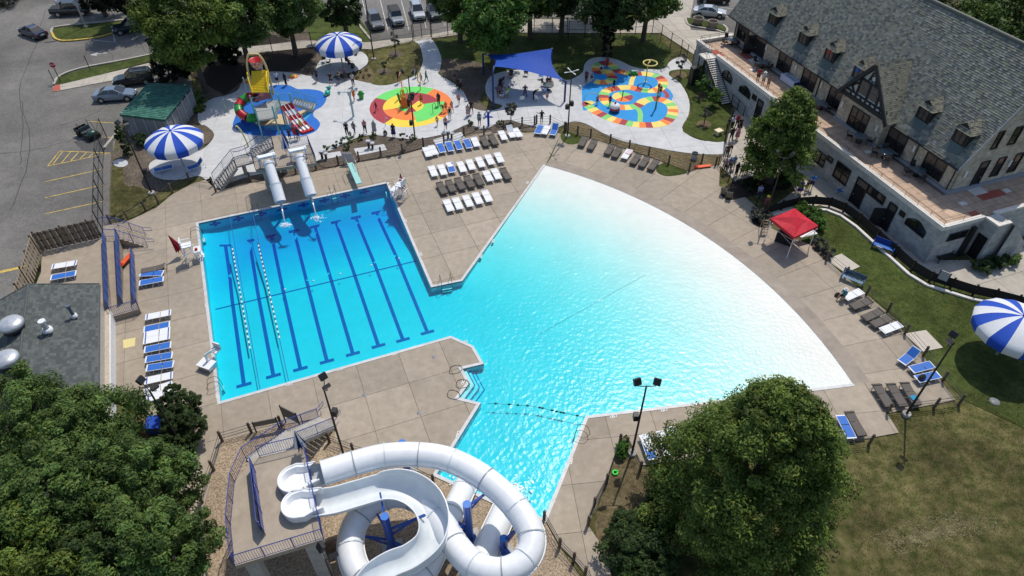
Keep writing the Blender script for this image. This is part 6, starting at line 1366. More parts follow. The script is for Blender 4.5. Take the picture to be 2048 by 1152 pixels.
sign("low wide sign board seen from behind on the gravel by the cable fence", P(536, 860), rad(14), 1.55, .5, 1.15, Mn); sign("taller sign board seen from behind at the foot of the flume stair", P(587, 852), rad(-28), 1.4, 1.1, 1.9, Mn)
sign("pale grey notice board behind the curved black screen fence", P(1878, 570), rad(-40), .8, .9, 1.5, flat("notice_pale", (.36, .37, .38), .6))
for k, (px, lb) in enumerate((((1215 / 7.2 + 410 + 55, 330), "grey drinking fountain on the left concrete pad by the mulch bed"), ((742, 300), "grey drinking fountain on the middle concrete pad by the mulch bed"), ((900, 281), "dark drinking fountain on the right concrete pad behind the blue loungers"))):
    px = ((649, 318), (742, 297), (900, 277))[k]; feature("drinking_fountain", lb, "fountain", P(*px), [("stand", MB().bx(-.3, -.1, -.12, .12, 0, .85).bx(.1, .3, -.12, .12, 0, .65), M_frame), ("basin", MB().bx(-.42, .05, -.2, .2, .85, 1.0).bx(.05, .45, -.2, .2, .62, .75), M_galv)])
# depth tiles on the coping line
M_mk = flat("depth_tile", (.72, .71, .68), .5); M_ink = flat("depth_ink", (.06, .06, .07), .6)
DT = [((408, 480), 0), ((405, 536), 0), ((412, 610), 0), ((434, 790), 0), ((578, 769), 1), ((679, 739), 1), ((789, 708), 1), ((929, 684), 1), ((926, 764), 2), ((916, 868), 2), ((1227, 833), 1), ((1328, 820), 1), ((1142, 922), 2), ((1108, 999), 2), ((1026, 417), 2), ((986, 482), 2), ((962, 512), 2), ((811, 441), 0), ((842, 508), 0), ((465, 430), 1), ((660, 382), 1), ((1055, 365), 2)]
DTL = ["left of the lap pool by the top ladder", "left of the lap pool below the guard chair", "left of the lap pool near the middle", "left of the lap pool at the lower ladder", "on the lower lap pool edge, left one", "on the lower lap pool edge, middle one", "on the lower lap pool edge, right one", "on the rounded deck nose above the corner stair", "beside the corner pool stair handrails", "on the left edge of the flume pool", "left of two by the mast near the big tree", "nearest the big tree on the shallow pool edge", "right of the flume pool, upper one", "right of the flume pool, lower one", "on the wedge edge by the beach, upper one", "on the wedge edge by the beach, middle one", "on the wedge edge by the beach, lower one", "right of the lap pool near the guard chair", "right of the lap pool on the lower wedge", "on the deep end edge at the left", "on the deep end edge by the diving board", "near the top tip of the beach"]
for k, (px, o_) in enumerate(DT):
    o = tag(MB().bx(-.24, .24, -.09, .09, 0, .012).build("depth_marker", M_mk), "white depth marker tile " + DTL[k], "depth marker", "depth marker tiles"); p = P(*px); o.location = (p.x, p.y, .002); a = LAP_ROT + (pi / 2 if o_ == 0 else 0) + (rad(55) if o_ == 2 else 0); o.rotation_euler = (0, 0, a)
    MB().bx(-.18, -.10, -.05, .05, .012, .016).bx(-.02, .02, -.05, .05, .012, .016).bx(.08, .18, -.05, .05, .012, .016).build("print", M_ink, o)
for px, lb in (((838, 826), "round floor drain in the middle deck"), ((868, 714), "round floor drain near the pool corner of the middle deck"), ((729, 790), "round floor drain left on the middle deck")):
    o = tag(MB().lathe([(.01, .01), (.16, .01), (.17, 0)], n=12).build("floor_drain", flat("drain_grey", (.20, .21, .22), .5) if "drain_grey" not in MATS else MATS["drain_grey"]), lb, "drain"); o.location = P(*px)
o = tag(MB().lathe([(.01, .02), (.35, .02), (.36, 0)], n=16).build("manhole_cover", MATS["drain_grey"]), "round grey manhole cover in the dry lawn at the right", "manhole"); p = P(1990, 802); o.location = (p.x, p.y, -.05)
o = structure(MB().sheet(poly([(246, 680), (271, 675), (270, 692), (247, 697)]), .006).build("yellow_deck_patch", flat("pale_yellow_paint", (.66, .56, .25), .8)))
# benches
def bench(label, p, rz, m1, m2):
    o = thing("garden_bench", label, "bench", p, rz); L2 = .95
    for k in range(4): MB().bx(-L2, L2, -.25 + .13 * k, -.14 + .13 * k, .43, .46).build("seat_slat", m1, o)
    for k in range(4): MB().bar((-L2, .30 + .03 * k, .55 + .12 * k), (L2, .30 + .03 * k, .55 + .12 * k), .03, .1).build("back_slat", m2, o)
    for s in (-.9, .9):
        MB().bar((s, -.25, 0), (s, -.22, .66), .06, .06).build("leg", m2, o); MB().bar((s, .25, 0), (s, .42, 1.0), .06, .06).build("leg", m2, o); MB().bar((s, -.28, .66), (s, .33, .66), .06, .04).build("armrest", m2, o)
    return o
M_bs, M_bb = flat("bench_blue", (.035, .16, .52), .4), flat("bench_deep_blue", (.012, .05, .28), .4)
bench("bright blue bench on the grass against the curved screen fence", P(1764, 500), rad(-38), M_bs, M_bb); bench("slate blue slatted bench on the deck edge beside the seated person", P(1702, 565), rad(-38), flat("bench_slate", (.14, .25, .36), .4), flat("bench_slate_dark", (.02, .07, .16), .4))
bench("dark bench against the end wall of the clubhouse", P(1888, 520), rad(17), M_frame, M_frame)
# rescue boards and odd items
for px, rz, z, lb in (((252, 520), rad(82), .5, "orange rescue board leaning on the access ramp"), ((1406, 333), rad(12), .1, "orange rescue backboard lying by the fence corner near the queue")):
    o = thing("rescue_board", lb, "rescue board", P(px[0], px[1], z), rz); MB().prism([(-.9, -.17), (-.75, -.21), (.75, -.21), (.9, -.14), (.9, .14), (.75, .21), (-.75, .21), (-.9, .17)], 0, .08).build("board", flat("rescue_orange", (.75, .10, .02), .5) if "rescue_orange" not in MATS else MATS["rescue_orange"], o); MB().bx(-.85, -.6, -.14, .14, .08, .17).build("head_block", M_red, o)
feature("litter_bin", "grey concrete litter bin on the mulch near the orange backboard", "bin", P(1388, 318), [("drum", MB().lathe([(.3, 0), (.32, .7), (.28, .72), (.27, .4)], n=12), M_conc), ("rim", MB().lathe([(.33, .66), (.33, .76), (.26, .76)], n=12), M_frame)])
feature("toy_house", "small cream play box on the grass by the queue", "box", P(1436, 269), [("box", MB().bx(-.35, .35, -.3, .3, 0, .5), flat("cream_box", (.62, .52, .28), .7)), ("hole", MB().bx(-.12, .12, -.31, -.3, .1, .35), M_frame), ("lid", MB().bx(-.4, .4, -.35, .35, .5, .56), flat("cream_lid", (.7, .62, .4), .7))], .5)
for k, px in enumerate(((1395, 48), (1424, 55))):
    feature("planter_pot", ("left" if k == 0 else "right") + " of two round concrete planter pots beside the silver car", "planter", P(*px), [("pot", MB().lathe([(.55, 0), (.75, .7), (.8, .95), (.66, .95), (.6, .6)], n=14), mat("pot%d" % k, (.20, .17, .14), (.27, .23, .19), 4, .9)), ("soil", MB().lathe([(.01, .8), (.66, .8)], n=12), M_dark_mulch)])
sg = thing("stop_sign", "red octagonal stop sign on the verge by the parking lot", "stop sign", P(121, 163), rad(8)); MB().bx(-.04, .04, -.03, .03, 0, 2.3).build("post", M_frame, sg)
oc = [(cos(rad(22.5 + 45 * i)), sin(rad(22.5 + 45 * i))) for i in range(8)]
MB().add([(x * .40, -.045, 2.2 + z * .40) for x, z in oc] + [(x * .40, -.03, 2.2 + z * .40) for x, z in oc], [tuple(range(8))]).build("border", M_wht, sg); MB().add([(x * .36, -.052, 2.2 + z * .36) for x, z in oc], [tuple(range(8))]).build("face", flat("sign_red", (.42, .012, .015), .4), sg)
def text(parent, s, size, loc, rot, m, name="lettering"):
    cu = bpy.data.curves.new(name, 'FONT'); cu.body = s; cu.size = size; cu.align_x = 'CENTER'; cu.align_y = 'CENTER'; tmp = bpy.data.objects.new(name, cu); COL.objects.link(tmp)
    dg = bpy.context.evaluated_depsgraph_get(); me = bpy.data.meshes.new_from_object(tmp.evaluated_get(dg)); bpy.data.objects.remove(tmp); me.materials.clear(); me.materials.append(m)
    o = bpy.data.objects.new(name, me); COL.objects.link(o); o.parent = parent; o.location = loc; o.rotation_euler = rot; return o
text(sg, "STOP", .26, (0, -.058, 2.2), (rad(90), 0, 0), M_wht)
for px, lb, h in (((109, 165), "thin dark sign post left of the stop sign", 1.7), ((181, 141), "thin dark post standing alone on the verge", 2.0)):
    o = thing("sign_post", lb, "post", P(*px)); MB().bx(-.035, .035, -.03, .03, 0, h).build("post", M_frame, o); MB().bx(-.05, .05, -.05, .05, -.02, .1).build("socket", M_metal, o)
ws = tag(MB().bar(P(209, 297) + Vector((0, 0, .06)), P(242, 257) + Vector((0, 0, .06)), .28, .2).build("wheel_stop", M_kerb), "pale concrete wheel stop log lying beside the parking fence", "wheel stop")
# ------------------------------------------------------------------ sun loungers
M_slw = flat("sling_white", (.72, .73, .74), .7); M_slb = mat("sling_blue", (.018, .12, .46), (.026, .15, .52), 8, .65); M_lfr = flat("lounger_frame", (.70, .71, .72), .4); M_stripe = flat("sling_stripe", (.02, .08, .33), .7)
M_wick = mat("taupe_wicker", (.085, .074, .064), (.14, .122, .105), 40, .8); M_wickf = flat("wicker_frame", (.075, .062, .052), .6); M_gap = flat("sling_gap", (.12, .13, .16), .7)
def lounger(kind, raised=False):
    o = thing("sun_lounger", "x", "sun lounger"); W_, z = .34, .36
    br_ = kind == 'g'; fr = M_wickf if br_ else M_lfr; sm = M_wick if br_ else (M_slb if kind[0] == 'b' else M_slw)
    hx, hz = (-.62, .55) if raised else (-.98, 0.0); hj = Vector((-.15, 0, z)); hd = Vector((-.15 - (.60 if raised else .83), 0, z + (.58 if raised else (.07 if br_ else 0))))
    for s in (-W_, W_):
        mb = MB(); mb.tube([(hj.x, s, z), (1.0, s, z)], .026, 6); mb.tube([(hj.x, s, z), (hd.x, s, hd.z)], .026, 6); mb.build("side_rail", fr, o)
        for x0, x1 in ((-.85, -.45), (.45, .85)):
            MB().tube([(x0, s, z - .02), (x0 + .06, s * 1.02, .03), (x1 - .06, s * 1.02, .03), (x1, s, z - .02)], .02, 5).build("leg", fr, o)
    t = .05 if br_ else .018
    def panel(nm, a, b, m, wd=W_ - .015, up=0.0):
        n_ = (b - a).normalized(); nn = Vector((-n_.z, 0, n_.x)) * (t + up); 
        if nn.z < 0: nn = -nn
        vs = [a + Vector((0, -wd, 0)), a + Vector((0, wd, 0)), b + Vector((0, wd, 0)), b + Vector((0, -wd, 0))]; MB().hexa(vs + [v + nn for v in vs]).build(nm, m, o)
    ax = (hd - hj).normalized(); panel("back_panel", hd - ax * .10, hj + ax * .02, sm); panel("seat_panel", hj + Vector((.03, 0, 0)), Vector((.90, 0, z)), sm)
    if not br_:
        bm_ = M_slw if kind[0] == 'b' else (M_stripe if kind == 'ws' else M_slw)
        panel("end_band", hd, hd - ax * .10, M_slw); panel("end_band", Vector((.90, 0, z)), Vector((1.0, 0, z)), M_slw)
        if kind == 'ws': panel("stripe", hd - ax * .10, hd - ax * .19, M_stripe, up=.004); panel("stripe", Vector((.80, 0, z)), Vector((.89, 0, z)), M_stripe, up=.004)
        elif kind[0] == 'w': panel("gap_line", hd - ax * .12, hd - ax * .15, M_gap, up=.003); panel("gap_line", Vector((.86, 0, z)), Vector((.89, 0, z)), M_gap, up=.003)
    else:
        MB().tube([hd + Vector((0.08, -W_, .05)), hd + Vector((0.08, W_, .05))], .06, 8).build("head_roll", M_wick, o)
        MB().tube([hd + Vector((0, -W_, 0)), hd + Vector((-.12, -W_, -.1)), hd + Vector((-.12, W_, -.1)), hd + Vector((0, W_, 0))], .02, 5).build("head_bar", fr, o)
        MB().bx(.72, 1.0, -W_, W_, z - .14, z + .04).build("foot_curve", M_wick, o)
    return o
PROTO = {}
LN = {'w': "white sling lounger", 'ws': "white lounger with blue stripe ends", 'b': "blue sling lounger with white ends", 'g': "brown wicker lounger"}
def put_lounger(kind, head, foot, label, group, raised=False, z=0.0):
    a, b = P(*head, z + .36), P(*foot, z + .36); c = (a + b) / 2; c.z = z; rz = math.atan2(b.y - a.y, b.x - a.x); key = (kind, raised)
    if key not in PROTO: o = PROTO[key] = lounger(kind, raised); o.location = c; o.rotation_euler = (0, 0, rz); o["label"] = label; o["group"] = group; return o
    return dup(PROTO[key], c, rz, label, group)
def row(items, ox, oy, where, group, z=0.0, head_first=True):
    n = len(items)
    for i, it in enumerate(items):
        k = it[2]; rs = len(it) > 3; kd = LN[k] + (" with raised back" if rs else "")
        put_lounger(k, ZZ(*it[0], ox, oy), ZZ(*it[1], ox, oy), "%s, %s %s" % (kd, ORD[i], where), group, rs, z)
row([((335, 352), (380, 450), 'w'), ((390, 335), (442, 432), 'w'), ((468, 312), (512, 412), 'b'), ((552, 300), (592, 398), 'b'), ((636, 285), (676, 383), 'b'), ((724, 272), (768, 370), 'b'), ((798, 255), (842, 355), 'w'), ((886, 256), (930, 340), 'g'), ((968, 248), (1015, 325), 'g'), ((1058, 193), (1108, 290), 'w'), ((1132, 170), (1190, 270), 'w', 1), ((1192, 168), (1256, 262), 'w')], 780, 220, "from left, back row by the mulch fence", "loungers in the back row by the mulch fence")
row([((1455, 135), (1408, 235), 'b'), ((1522, 140), (1472, 240), 'w'), ((1602, 140), (1550, 255), 'b', 1)], 780, 220, "from left, by the upper gate", "loungers by the upper gate")
row([((388, 530), (438, 640), 'w'), ((478, 516), (528, 628), 'w'), ((565, 495), (605, 605), 'b'), ((662, 488), (715, 600), 'w'), ((750, 466), (800, 580), 'w'), ((838, 443), (895, 555), 'w'), ((928, 420), (985, 530), 'w'), ((1022, 402), (1075, 508), 'w')], 780, 220, "from left, second row of the wedge", "loungers in the second row on the deck wedge")
row([((476, 708), (522, 792), 'g'), ((562, 688), (607, 772), 'g'), ((648, 664), (696, 752), 'g'), ((738, 644), (786, 732), 'g'), ((826, 624), (876, 712), 'g'), ((912, 578), (970, 685), 'w'), ((992, 558), (1050, 665), 'w'), ((1082, 570), (1136, 655), 'g')], 780, 220, "from left, third row of the wedge", "loungers in the third row on the deck wedge")
row([((533, 853), (592, 975), 'w'), ((623, 836), (678, 955), 'w'), ((718, 812), (778, 930), 'w'), ((812, 790), (868, 900), 'w'), ((902, 766), (962, 882), 'w')], 780, 220, "from left, front row of the wedge", "loungers in the front row on the deck wedge")
row([((338, 450), (295, 532), 'g'), ((428, 485), (383, 562), 'g'), ((595, 530), (548, 607), 'g'), ((668, 560), (618, 637), 'g'), ((768, 570), (708, 657), 'w'), ((852, 620), (793, 702), 'g'), ((935, 645), (873, 732), 'g'), ((1025, 675), (963, 757), 'g')], 1100, 180, "from left, along the fence above the beach", "loungers along the bank fence above the beach")
row([((455, 392), (300, 460), 'w'), ((525, 490), (382, 540), 'g'), ((632, 592), (498, 650), 'g'), ((722, 652), (578, 712), 'g'), ((835, 708), (648, 778), 'w')], 1628, 500, "downwards from the slatted bench", "loungers on the lawn side of the beach deck")
row([((985, 250), (835, 365), 'b', 1), ((1145, 375), (928, 432), 'b'), ((1205, 470), (983, 522), 'b'), ((620, 612), (705, 745), 'g'), ((752, 602), (840, 742), 'g'), ((885, 592), (970, 728), 'g'), ((270, 900), (345, 1050), 'b'), ((358, 882), (438, 1015), 'g')], 1628, 650, "counted downwards round the lawn mast", "loungers around the lawn light mast")
row([((812, 638), (888, 845), 'b'), ((965, 600), (1042, 800), 'w'), ((1078, 592), (1125, 720), 'w')], 1120, 740, "from left, beside the big tree", "loungers beside the big tree")
row([((1640, 22), (1400, 70), 'ws'), ((1620, 138), (1393, 186), 'b'), ((1630, 190), (1388, 242), 'ws'), ((1628, 248), (1382, 300), 'ws'), ((1638, 333), (1393, 382), 'b'), ((1652, 432), (1403, 476), 'b'), ((1662, 518), (1413, 558), 'b'), ((1654, 625), (1398, 682), 'ws'), ((1646, 715), (1396, 792), 'ws'), ((1670, 768), (1418, 850), 'ws')], 0, 620, "downwards, column left of the lap pool", "loungers in the column left of the lap pool")
row([((1565, 548), (1375, 585), 'g'), ((1568, 605), (1348, 612), 'b'), ((1568, 660), (1342, 702), 'b')], 0, 420, "downwards, right of the access ramp", "loungers right of the access ramp")
row([((738, 505), (498, 545), 'ws'), ((730, 605), (490, 650), 'b')], 0, 420, "downwards on the raised patio", "loungers on the raised patio", PT)
row([((1500, 575), (1630, 545), 'b'), ((1970, 505), (1800, 565), 'b', 1)], 0, 220, "from left, under the parking umbrella", "loungers under the left striped umbrella")
def towel(label, px, rz, z, m, w_=.55, l_=.8):
    o = thing("towel", label, "towel", P(*px, z), rz); mb = MB(); N = 6; g = random.Random(int(px[0])); vs = [(-l_ / 2 + l_ * i / N, -w_ / 2 + w_ * j / N, .035 + g.uniform(0, .035)) for i in range(N + 1) for j in range(N + 1)]
    mb.add(vs, [(i * (N + 1) + j, (i + 1) * (N + 1) + j, (i + 1) * (N + 1) + j + 1, i * (N + 1) + j + 1) for i in range(N) for j in range(N)], True); mb.build("cloth", m, o); return o
towel("crumpled white towel on the blue lounger of the second row", (899, 330), rad(-60), .37, M_slw); towel("long white towel over the blue lounger beside the planted corner", (1294, 885), rad(-72), .37, M_slw, .62, 1.35); towel("white towel with pink print on the lounger above the beach", (1258, 305), rad(-125), .37, flat("towel_pink", (.66, .52, .55), .8)); towel("small blue towel on a brown lounger near the lawn mast", (1828, 796), .3, .42, flat("towel_teal", (.02, .24, .42), .8), .4, .5)
o = thing("beach_bag", "black bag lying on a blue lounger near the lawn mast", "bag", P(1843, 757, .38), .4); MB().lathe([(.2, 0), (.28, .1), (.22, .3), (.05, .36)], n=9, sx=1.2, sy=.8).build("body", M_frame, o); MB().tube([(-.15, 0, .3), (0, 0, .48), (.15, 0, .3)], .02, 5).build("strap", M_frame, o)

# ------------------------------------------------------------------ chairs and tables
M_chair = flat("dark_chair", (.03, .03, .035), .6)
def chair(m, fm):
    o = thing("patio_chair", "x", "chair"); MB().bx(-.25, .25, -.25, .25, .42, .45).build("seat", m, o); MB().bar((0, -.25, .45), (0, -.36, .95), .5, .03).build("backrest", m, o)
    for x, y in ((-.25, -.25), (.25, -.25), (-.25, .25), (.25, .25)): MB().bar((x, y, 0), (x, y, .44), .03, .03).build("leg", fm, o)
    for s in (-.27, .27): MB().bar((s, -.28, .66), (s, .22, .66), .04, .03).build("armrest", fm, o)
    return o
CP = {}
def put_chair(kind, p, rz, label, group=None):
    ms = {'d': (M_chair, M_blk), 'g': (flat("chair_taupe", (.17, .16, .13), .7) if "chair_taupe" not in MATS else MATS["chair_taupe"], M_frame), 'b': (M_slb, M_lfr), 'w': (M_slw, M_lfr)}[kind]
    if kind not in CP: o = CP[kind] = chair(*ms); o.location = p; o.rotation_euler = (0, 0, rz); o["label"] = label
    else: o = dup(CP[kind], p, rz, label)
    if group: o["group"] = group
    elif "group" in o: del o["group"]
    return o
def round_table(label, p, m=None):
    o = thing("round_table", label, "table", p); MB().lathe([(.01, .74), (.62, .74), (.66, .72), (.62, .70), (.01, .70)], n=18).build("tabletop", m or flat("table_glass", (.12, .15, .16), .15), o); MB().cyl((0, 0, 0), (0, 0, .7), .04, n=8).build("stem", M_blk, o); MB().lathe([(.01, .05), (.3, .04), (.32, 0)], n=12).build("foot", M_blk, o)
    return o
TBL = [((1462, 89), "round grey glass table at the far end of the clubhouse terrace"), ((1524, 135), "round grey table on the terrace behind the three people"), ((1640, 218), "dark table on the terrace half hidden by the tree top"), ((1717, 284), "dark round table below the half timbered gable"), ((1768, 316), "dark round table on the terrace right of the gable"), ((1832, 352), "dark round table near the terrace corner")]
for k, (px, lb) in enumerate(TBL):
    c = P(px[0], px[1], T); round_table(lb, c)
    for j in range(4):
        a = rad(20 + 90 * j + 13 * k); q = c + Vector((cos(a) * .95, sin(a) * .95, 0)); put_chair('d', q, a + pi / 2, "black chair %s the %s terrace table from the far end" % (("right of", "behind", "left of", "in front of")[j], ORD[k]), "black chairs round the terrace tables")
bt = thing("banner_table", "long table with white printed cloth standing on the clubhouse terrace", "table", P(1578, 168, T), rad(19.58 + 90)); MB().bx(-1.2, 1.2, -.4, .4, .74, .78).bx(-1.2, 1.2, .4, .42, .1, .78).build("tabletop", flat("table_cloth", (.50, .55, .68), .8), bt)
MB().bx(-1.2, -1.17, -.4, .4, .1, .74).build("skirt", M_dkblue, bt)
for i in range(5): MB().bx(-.8 + i * .34, -.6 + i * .34, -.12, .1, .78, .784).build("print", M_ink, bt)
for s in (-1.1, 1.1): MB().bx(s - .03, s + .03, -.35, .35, 0, .74).build("leg", M_metal, bt)
for k, (px, kd, rz, lb) in enumerate([((1001, 178), 'd', 1.2, "dark chair at the left edge under the blue sail, upper one"), ((1003, 166), 'd', .8, "dark chair by the left rear sail post"), ((1021, 156), 'd', 2.8, "dark chair at the rear left under the blue sail"), ((1052, 152), 'd', 3.1, "dark chair at the rear middle under the blue sail"), ((1082, 158), 'b', 3.4, "blue chair at the rear right under the blue sail"), ((1088, 172), 'd', 4.2, "dark chair at the right under the blue sail"), ((1043, 204), 'w', .3, "white chair in front of the standing person under the sail"), ((1075, 203), 'w', 5.6, "white chair with bags in front under the sail"), ((1088, 186), 'b', 5.0, "blue chair at the right front under the blue sail"), ((1003, 197), 'w', 1.3, "white chair at the left front under the blue sail"), ((1012, 193), 'w', .6, "white chair behind the green shirt under the sail"), ((648, 124), 'd', .5, "dark chair under the striped umbrella by the trees, left one"), ((657, 131), 'd', 1.5, "dark chair under the striped umbrella by the trees, front one"), ((697, 128), 'd', 4.0, "dark chair in the shade right of the umbrella pole"), ((703, 134), 'd', 4.4, "dark chair at the right rim of the umbrella pad"), ((1446, 388), 'g', rad(-30), "left of two taupe chairs in front of the tree bed"), ((1457, 396), 'g', rad(-20), "right of two taupe chairs in front of the tree bed"), ((1678, 388), 'b', rad(115), "bright blue chair against the clubhouse wall")]):
    put_chair(kd, P(*px), rz, lb)
for k, (px, lb) in enumerate([((1000, 187), "round dark table under the left side of the blue sail"), ((1096, 180), "round dark table at the right under the blue sail")]): round_table(lb, P(*px))
o = feature("backpack", "grey and black backpack standing on the plaza edge by the mulch", "bag", P(771, 270), [("body", MB().lathe([(.18, 0), (.24, .15), (.22, .45), (.08, .6)], n=9, sy=.7), flat("pack_grey", (.10, .10, .09), .8)), ("pocket", MB().ball((0, -.16, .2), .14), flat("pack_pale", (.3, .3, .26), .8))])
o = feature("stroller", "dark folded stroller beside the umbrella pad", "stroller", P(707, 140), [("hood", MB().lathe([(.3, 0), (.28, .2), (.05, .35)], c=(0, 0, .6), n=9), M_frame), ("seat", MB().bx(-.22, .22, -.25, .25, .35, .6), M_frame), ("wheel", MB().tube(hring((-.25, .3, .14), .13, 'y', 9), .03, 5, closed=True), M_blk), ("handle", MB().tube([(-.2, -.3, .5), (-.2, -.55, 1.0), (.2, -.55, 1.0), (.2, -.3, .5)], .02, 5), M_metal)])
o = feature("drum_ball", "small dark ball lying at the rim of the umbrella pad", "ball", P(712, 110), [("body", MB().ball((0, 0, .2), .22, 9), M_frame), ("band", MB().tube(hring((0, 0, .2), .22, 'y', 10), .02, 4, closed=True), M_metal)])

# ------------------------------------------------------------------ people
SEG = {}
def skeleton(pose):
    V = dict(pel=(0, 0, .93), sp=(0, 0, 1.10), ch=(0, -.01, 1.30), nk=(0, .0, 1.46), ch1=(0, .03, 1.53), hd=(0, .02, 1.61), top=(0, .0, 1.70), nose=(0, .125, 1.595),
             shL=(-.17, 0, 1.40), elL=(-.22, -.02, 1.13), wrL=(-.21, .08, .90), haL=(-.21, .11, .83), hiL=(-.09, 0, .88), knL=(-.10, .02, .49), anL=(-.11, -.02, .08), toL=(-.12, .13, .035))
    E = [("pel", "sp"), ("sp", "ch"), ("ch", "nk"), ("nk", "ch1"), ("ch1", "hd"), ("hd", "top"), ("hd", "nose"), ("ch", "shL"), ("shL", "elL"), ("elL", "wrL"), ("wrL", "haL"), ("pel", "hiL"), ("hiL", "knL"), ("knL", "anL"), ("anL", "toL")]
    for k in list(V):
        if k.endswith("L"): x, y, z = V[k]; V[k[:-1] + "R"] = (-x, y, z)
    E += [tuple(n[:-1] + "R" if n.endswith("L") else n for n in e) for e in E if any(n.endswith("L") for n in e)]
    if pose == "walk": V.update(knL=(-.09, .17, .52), anL=(-.1, .22, .10), toL=(-.1, .36, .08), knR=(.09, -.08, .49), anR=(.1, -.32, .14), toR=(.1, -.24, .03), elL=(-.23, -.12, 1.15), wrL=(-.2, -.08, .92), haL=(-.2, -.05, .85), elR=(.23, .08, 1.14), wrR=(.19, .24, .97), haR=(.18, .29, .91))
    if pose == "phone": V.update(elL=(-.24, .06, 1.14), wrL=(-.12, .27, 1.22), haL=(-.07, .32, 1.26), elR=(.24, .04, 1.14), wrR=(.1, .26, 1.18), haR=(.05, .31, 1.2))
    if pose == "hips": V.update(elL=(-.34, -.1, 1.18), wrL=(-.18, .02, 1.0), haL=(-.13, .06, .97), elR=(.34, -.1, 1.18), wrR=(.18, .02, 1.0), haR=(.13, .06, .97), knL=(-.14, .03, .49), anL=(-.18, -.02, .08), toL=(-.22, .12, .035), knR=(.14, .03, .49), anR=(.18, -.02, .08), toR=(.22, .12, .035))
    if pose == "wave": V.update(elL=(-.36, .02, 1.32), wrL=(-.52, .14, 1.42), haL=(-.58, .18, 1.45), elR=(.3, -.02, 1.2), wrR=(.4, .1, 1.05), haR=(.43, .14, 1.0))
    if pose == "bend": 
        for k, v in dict(sp=(0, .08, 1.08), ch=(0, .24, 1.18), nk=(0, .38, 1.24), ch1=(0, .45, 1.26), hd=(0, .50, 1.30), top=(0, .55, 1.37), nose=(0, .58, 1.22), shL=(-.17, .32, 1.20), shR=(.17, .32, 1.20), elL=(-.2, .42, .95), elR=(.2, .42, .95), wrL=(-.15, .58, .80), wrR=(.15, .58, .80), haL=(-.13, .64, .75), haR=(.13, .64, .75)).items(): V[k] = v
    if pose == "sit": 
        for k in V: x, y, z = V[k]; V[k] = (x, y, z - .41)
        for s, sx in (("L", -1), ("R", 1)): V["hi" + s] = (sx * .09, .03, .50); V["kn" + s] = (sx * .13, .44, .50); V["an" + s] = (sx * .13, .46, .08); V["to" + s] = (sx * .14, .62, .035); V["el" + s] = (sx * .24, .08, .76); V["wr" + s] = (sx * .15, .30, .66); V["ha" + s] = (sx * .13, .37, .64)
    r = dict(pel=.135, sp=.125, ch=.145, nk=.055, ch1=.07, hd=.095, top=.065, nose=.016, sh=.068, el=.043, wr=.03, ha=.036, hi=.095, kn=.058, an=.04, to=.034)
    return V, E, r
def build_pose(pose):
    V, E, r = skeleton(pose); names = list(V); idx = {n: i for i, n in enumerate(names)}; vs = [V[n] for n in names]; es = [(idx[a], idx[b]) for a, b in E]; rads = [r[n] if n in r else r[n[:-1]] for n in names]; roots = [idx["pel"]]
    for s, sx in (("L", -1), ("R", 1)):
        ha, wr = Vector(V["ha" + s]), Vector(V["wr" + s]); d = (ha - wr).normalized(); side = d.cross(Vector((1, 0, 0))); side = side.normalized() if side.length > .1 else Vector((0, 1, 0)); up = d.cross(side)
        for k in range(5):
            if k == 4: b = wr.lerp(ha, .45); p1 = b + side * .05 + d * .03; p2 = p1 + side * .015 + d * .035
            else: b = ha + side * (.024 - .016 * k); ln = (.075, .085, .08, .062)[k]; p1 = ha + side * (.028 - .019 * k) + d * ln * .55; p2 = p1 + d * ln * .45 + up * .015
            i0 = len(vs); vs += [b, p1, p2]; es += [(i0, i0 + 1), (i0 + 1, i0 + 2)]; rads += [.010, .009, .007]; roots.append(i0)
    me = bpy.data.meshes.new("tmp"); me.from_pydata([tuple(v) for v in vs], es, []); ob = bpy.data.objects.new("tmp", me); COL.objects.link(ob); md = ob.modifiers.new("s", 'SKIN'); md.use_smooth_shade = True
    for i, v in enumerate(me.skin_vertices[0].data): v.radius = (rads[i], rads[i]); v.use_root = i in roots
    sb = ob.modifiers.new("u", 'SUBSURF'); sb.levels = 1; sb.render_levels = 1
    dg = bpy.context.evaluated_depsgraph_get(); out = bpy.data.meshes.new_from_object(ob.evaluated_get(dg)); bpy.data.objects.remove(ob); out.name = "person"
    out.polygons.foreach_set("use_smooth", [True] * len(out.polygons)); return out, V, E
M_skin = {k: flat("skin_" + k, c, .55) for k, c in dict(light=(.42, .25, .17), tan=(.30, .16, .10), brown=(.14, .072, .045), dark=(.06, .034, .024)).items()}
M_eye = flat("eye", (.02, .015, .012), .3)
def region(me, V, E, test, push, hem=None):
    segs = [(a, b, Vector(V[a]), Vector(V[b])) for a, b in E]; me.calc_loop_triangles() if False else None; keep = []
    for p in me.polygons:
        c = p.center; best = None
        for a, b, A, B in segs:
            d = B - A; t = max(0, min(1, (c - A).dot(d) / max(1e-9, d.length_squared))); q = (c - A - d * t).length
            if best is None or q < best[0]: best = (q, a, b, t)
        if test(best[1], best[2], best[3], c): keep.append(p)
    used = {}; vs = []; fs = []
    for p in keep:
        f = []
        for vi in p.vertices:
            if vi not in used: used[vi] = len(vs); v = me.vertices[vi]; vs.append(tuple(v.co + v.normal * push))
            f.append(used[vi])
        fs.append(tuple(f))
    m = bpy.data.meshes.new("cloth"); m.from_pydata(vs, [], fs); m.polygons.foreach_set("use_smooth", [True] * len(fs)); return m
b2 = lambda a: a[:-1] if a[-1] in "LR" else a
def T_shirt(a, b, t, c): a, b = b2(a), b2(b); return (a, b) in (("sp", "ch"), ("ch", "sh"), ("pel", "sp")) or (a == "ch" and b == "nk" and t < .75) or (a == "sh" and t < .62)
